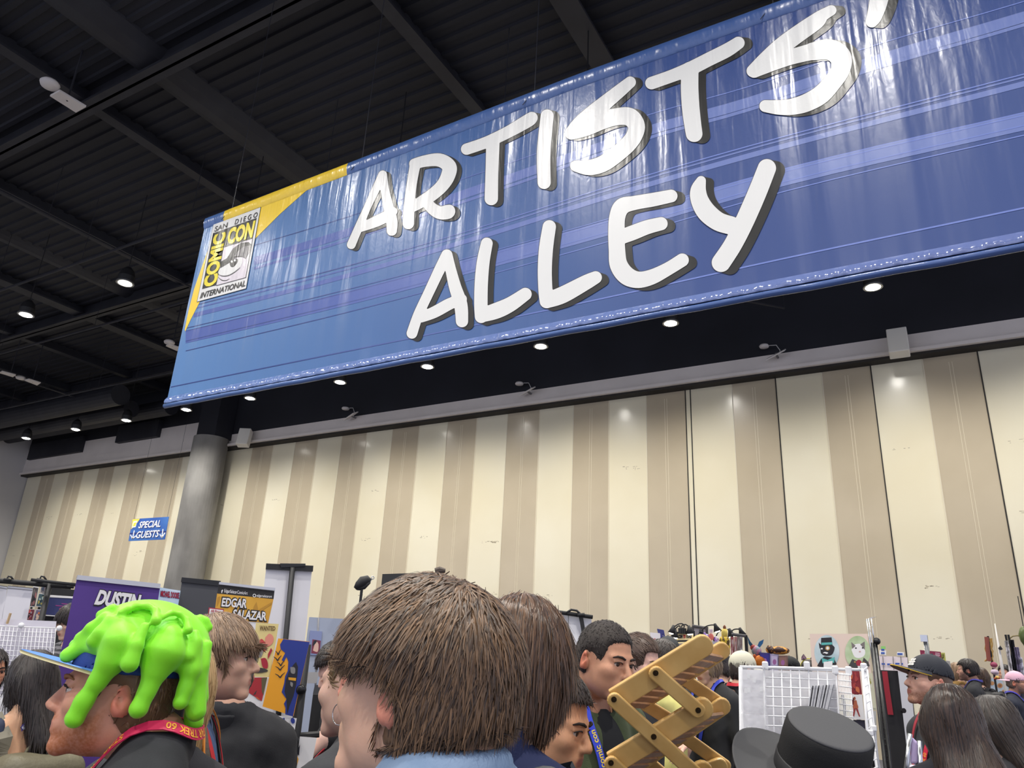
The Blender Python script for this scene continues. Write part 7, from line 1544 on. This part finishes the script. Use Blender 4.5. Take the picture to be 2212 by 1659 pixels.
# ================================================================ BAGS
def backpack(label, c, size, rz, m, trim, parts=True, group=None):
    t = thing('backpack', label, 'backpack', c, rz); w, d, h = size
    S_ = Shape(); S_.u(p_box((0, 0, h*.5), (w/2, d/2, h/2), min(w, d)*.32)); S_.u(p_box((0, -d*.52, h*.30), (w*.40, d*.22, h*.26), .03), .012); S_.warp(lambda p: .005*wob(p, 22, 3)); st = .012
    V_, F_ = nets(S_, axis(-w*.62, w*.62, st), axis(-d*.95, d*.65, st), axis(-.04, h+.04, st)); mesh_np('bag', V_, F_, m, t)
    k = MB(); k.tube([(w*.5*math.cos(a)*.92, -d*.40, h*.55+h*.40*math.sin(a)) for a in np.linspace(0, math.pi, 18)], .004, 6); o = k.build('zip', trim, loc=(0, 0, 0), smooth=True); o.parent = t
    k = MB(); k.tube([(w*.34*math.cos(a), -d*.78, h*.30+h*.22*math.sin(a)) for a in np.linspace(-.3, math.pi+.3, 18)], .003, 6); o = k.build('pocket_zip', trim, loc=(0, 0, 0), smooth=True); o.parent = t
    k = MB(); k.tube([(.045*math.cos(a), d*.25, h-.01+.045*math.sin(a)) for a in np.linspace(0, math.pi, 12)], .007, 8); o = k.build('handle', m, loc=(0, 0, 0), smooth=True); o.parent = t
    for s in (-1, 1):
        k = MB(); ribbon(k, [(s*w*.28, d*.42, h*.95), (s*w*.30, d*.75, h*1.02), (s*w*.32, d*1.05, h*.80), (s*w*.34, d*.9, h*.40), (s*w*.36, d*.5, h*.12)], np.array([0, .5, .8]), .055, .004); o = k.build('strap', m, loc=(0, 0, 0)); o.parent = t
    return t
def bag_at(px, py, d): return at_d(px, py, d)
q = bag_at(1562, 1655, 5.55); backpack('black leather backpack with silver zips behind the bamboo rack', (q[0], q[1], q[2]-.02), (.30, .18, .42), PCAP['th']+math.pi+.5, M('bag_black', (34, 34, 37), rough=.45, bump=.15, bscale=60), M('zip_silver', (190, 190, 194), rough=.3, metal=.7))
q = bag_at(80, 1672, 3.28); backpack('olive canvas backpack worn by the bare backed woman', (q[0], q[1], q[2]-.36), (.36, .20, .44), P2['th']+math.pi, M('bag_olive', (112, 106, 84), bump=.15, bscale=80, rgb2=(98, 92, 72), nscale=10), M('zip_black', (40, 40, 42)))
q = bag_at(1168, 1700, 1.20); backpack('grey backpack worn by the person with the brown bob', (q[0], q[1], q[2]-.435), (.30, .16, .42), P11['th']+math.pi, M('bag_grey', (78, 80, 84), bump=.15, bscale=80), M('zip_grey', (120, 122, 126)))
q = bag_at(2147, 1530, 9.9); backpack('small black backpack on the long haired person at the far right', (q[0], q[1], q[2]-.2), (.30, .16, .40), PBK['th']+math.pi, M('bag_black', (34, 34, 37)), M('zip_black', (40, 40, 42)))
for s in (1, -1):
    drape(P2, [G(P2, s*.10, -.12, -.44), G(P2, s*.125, -.06, -.30), G(P2, s*.12, .02, -.25), G(P2, s*.115, .10, -.30), G(P2, s*.11, .16, -.42)], 'backpack_strap', (112, 106, 90), .065, lift=.008, n=28, th=.005)
    drape(P11, [G(P11, s*.10, -.12, -.44), G(P11, s*.12, -.06, -.30), G(P11, s*.12, .02, -.24), G(P11, s*.115, .10, -.27), G(P11, s*.11, .15, -.36)], 'backpack_strap', (64, 66, 70), .065, lift=.008, n=28, th=.006)
P_ = PBK; hq = at_d(2150, 1520, 9.55); k = MB(); k.box(hq, (.012, .075, .15), Matrix.Rotation(.6, 3, 'X')); o = k.build('phone', blackg, bevel=.004); tag(o, 'black phone held by the long haired person in the dark jacket', 'phone')

# ================================================================ WALL AND CEILING DEVICES
def antenna(px, py, y, label, scale=1.0, tilt=.5, rot=0.0):
    c = at_y(px, py, y); t = thing('wireless_antenna', label, 'antenna', c, rot, 'white wireless antennas'); L = scale
    k = MB(); k.box((0, 0, 0), (.62*L, .30*L, .04*L), Matrix.Rotation(tilt, 3, 'X') @ Matrix.Rotation(-.35, 3, 'Y')); o = k.build('panel', M('antenna_white', (214, 208, 204)), loc=(0, 0, 0), bevel=.01); o.parent = t
    k = MB(); k.lathe([(.02, -.05), (.13*L, -.04), (.15*L, 0), (.12*L, .04), (.02, .05)], (-.34*L, .05, .36*L), 18); o = k.build('access_point', M('antenna_white', (214, 208, 204)), loc=(0, 0, 0), smooth=True); o.parent = t
    k = MB(); k.tube([(-.2*L, .05, .36*L), (.02*L, .06, .34*L), (.12*L, .06, .15*L), (.1*L, .05, 0)], .012, 6); o = k.build('cable', M('cable_white', (200, 198, 196)), loc=(0, 0, 0), smooth=True); o.parent = t
    k = MB(); k.box((0, .16, .02), (.05, .34, .05)); o = k.build('bracket', M('bracket_grey', (120, 118, 118)), loc=(0, 0, 0)); o.parent = t
    return t
antenna(757, 899, WY-.6, 'white antenna and access point on the wall trim above the striped wall near the column', 1.0)
antenna(1138, 846, WY-.6, 'white antenna and access point on the wall trim below the middle of the banner', .95)
antenna(1676, 766, WY-.6, 'white antenna and access point on the wall trim towards the right', .9)
for (px, py, lab, L, th_) in ((528, 946, 'white box speaker on the wall trim beside the column top', .9, .5), (1940, 741, 'white box speaker on the wall trim at the right', .9, .0)):
    c = at_y(px, py, WY-.75); t = thing('wall_speaker', lab, 'speaker', c, th_, 'white wall speakers'); k = MB(); k.box((0, 0, 0), (.52*L, .34, .80*L), Matrix.Rotation(-.22, 3, 'X')); o = k.build('cabinet', M('speaker_white', (226, 222, 212)), loc=(0, 0, 0), bevel=.02); o.parent = t
    k = MB(); k.box((0, .28, -.05), (.1, .5, .1)); o = k.build('bracket', M('bracket_grey', (120, 118, 118)), loc=(0, 0, 0)); o.parent = t
def ceil_unit(px, py, z, label, Q, mat_, puck=None):
    t = thing('wireless_antenna', label, 'antenna', at_z(px, py, z), 0, 'white wireless antennas'); q = [at_z(*p, z) for p in Q]; MB().sheet(*q, .05).build('panel', mat_, t, bevel=.01)
    if puck: c = at_z(*puck, z+.1); k = MB(); k.lathe([(.02, -.06), (.16, -.05), (.18, 0), (.14, .05), (.02, .06)], c, 18); k.build('access_point', mat_, t, smooth=True); k = MB(); k.tube([c, at_z(*Q[3], z+.05)], .012, 6); k.build('cable', mat_, t)
    a_ = at_z(px, py, z); k = MB(); k.tube([a_, (a_[0], a_[1], CEIL-.05)], .02, 6); k.build('hanger', darkm, t)
aw = M('antenna_white', (214, 208, 204))
ceil_unit(145, 218, 11.6, 'white flat antenna with a round access point under the main ceiling beam', [(107, 208), (164, 244), (186, 232), (128, 197)], aw, (108, 181))
ceil_unit(372, 748, 11.2, 'white flat antenna half hidden by the left edge of the banner', [(358, 748), (383, 759), (388, 752), (364, 744)], aw, (366, 739))
ceil_unit(22, 810, 11.0, 'left of two flat white panels under the ceiling at the left edge', [(-2, 806), (28, 815), (34, 811), (4, 803)], aw, (45, 816))
ceil_unit(70, 826, 11.0, 'right of two flat white panels under the ceiling at the left edge', [(52, 822), (80, 833), (88, 828), (62, 820)], aw)
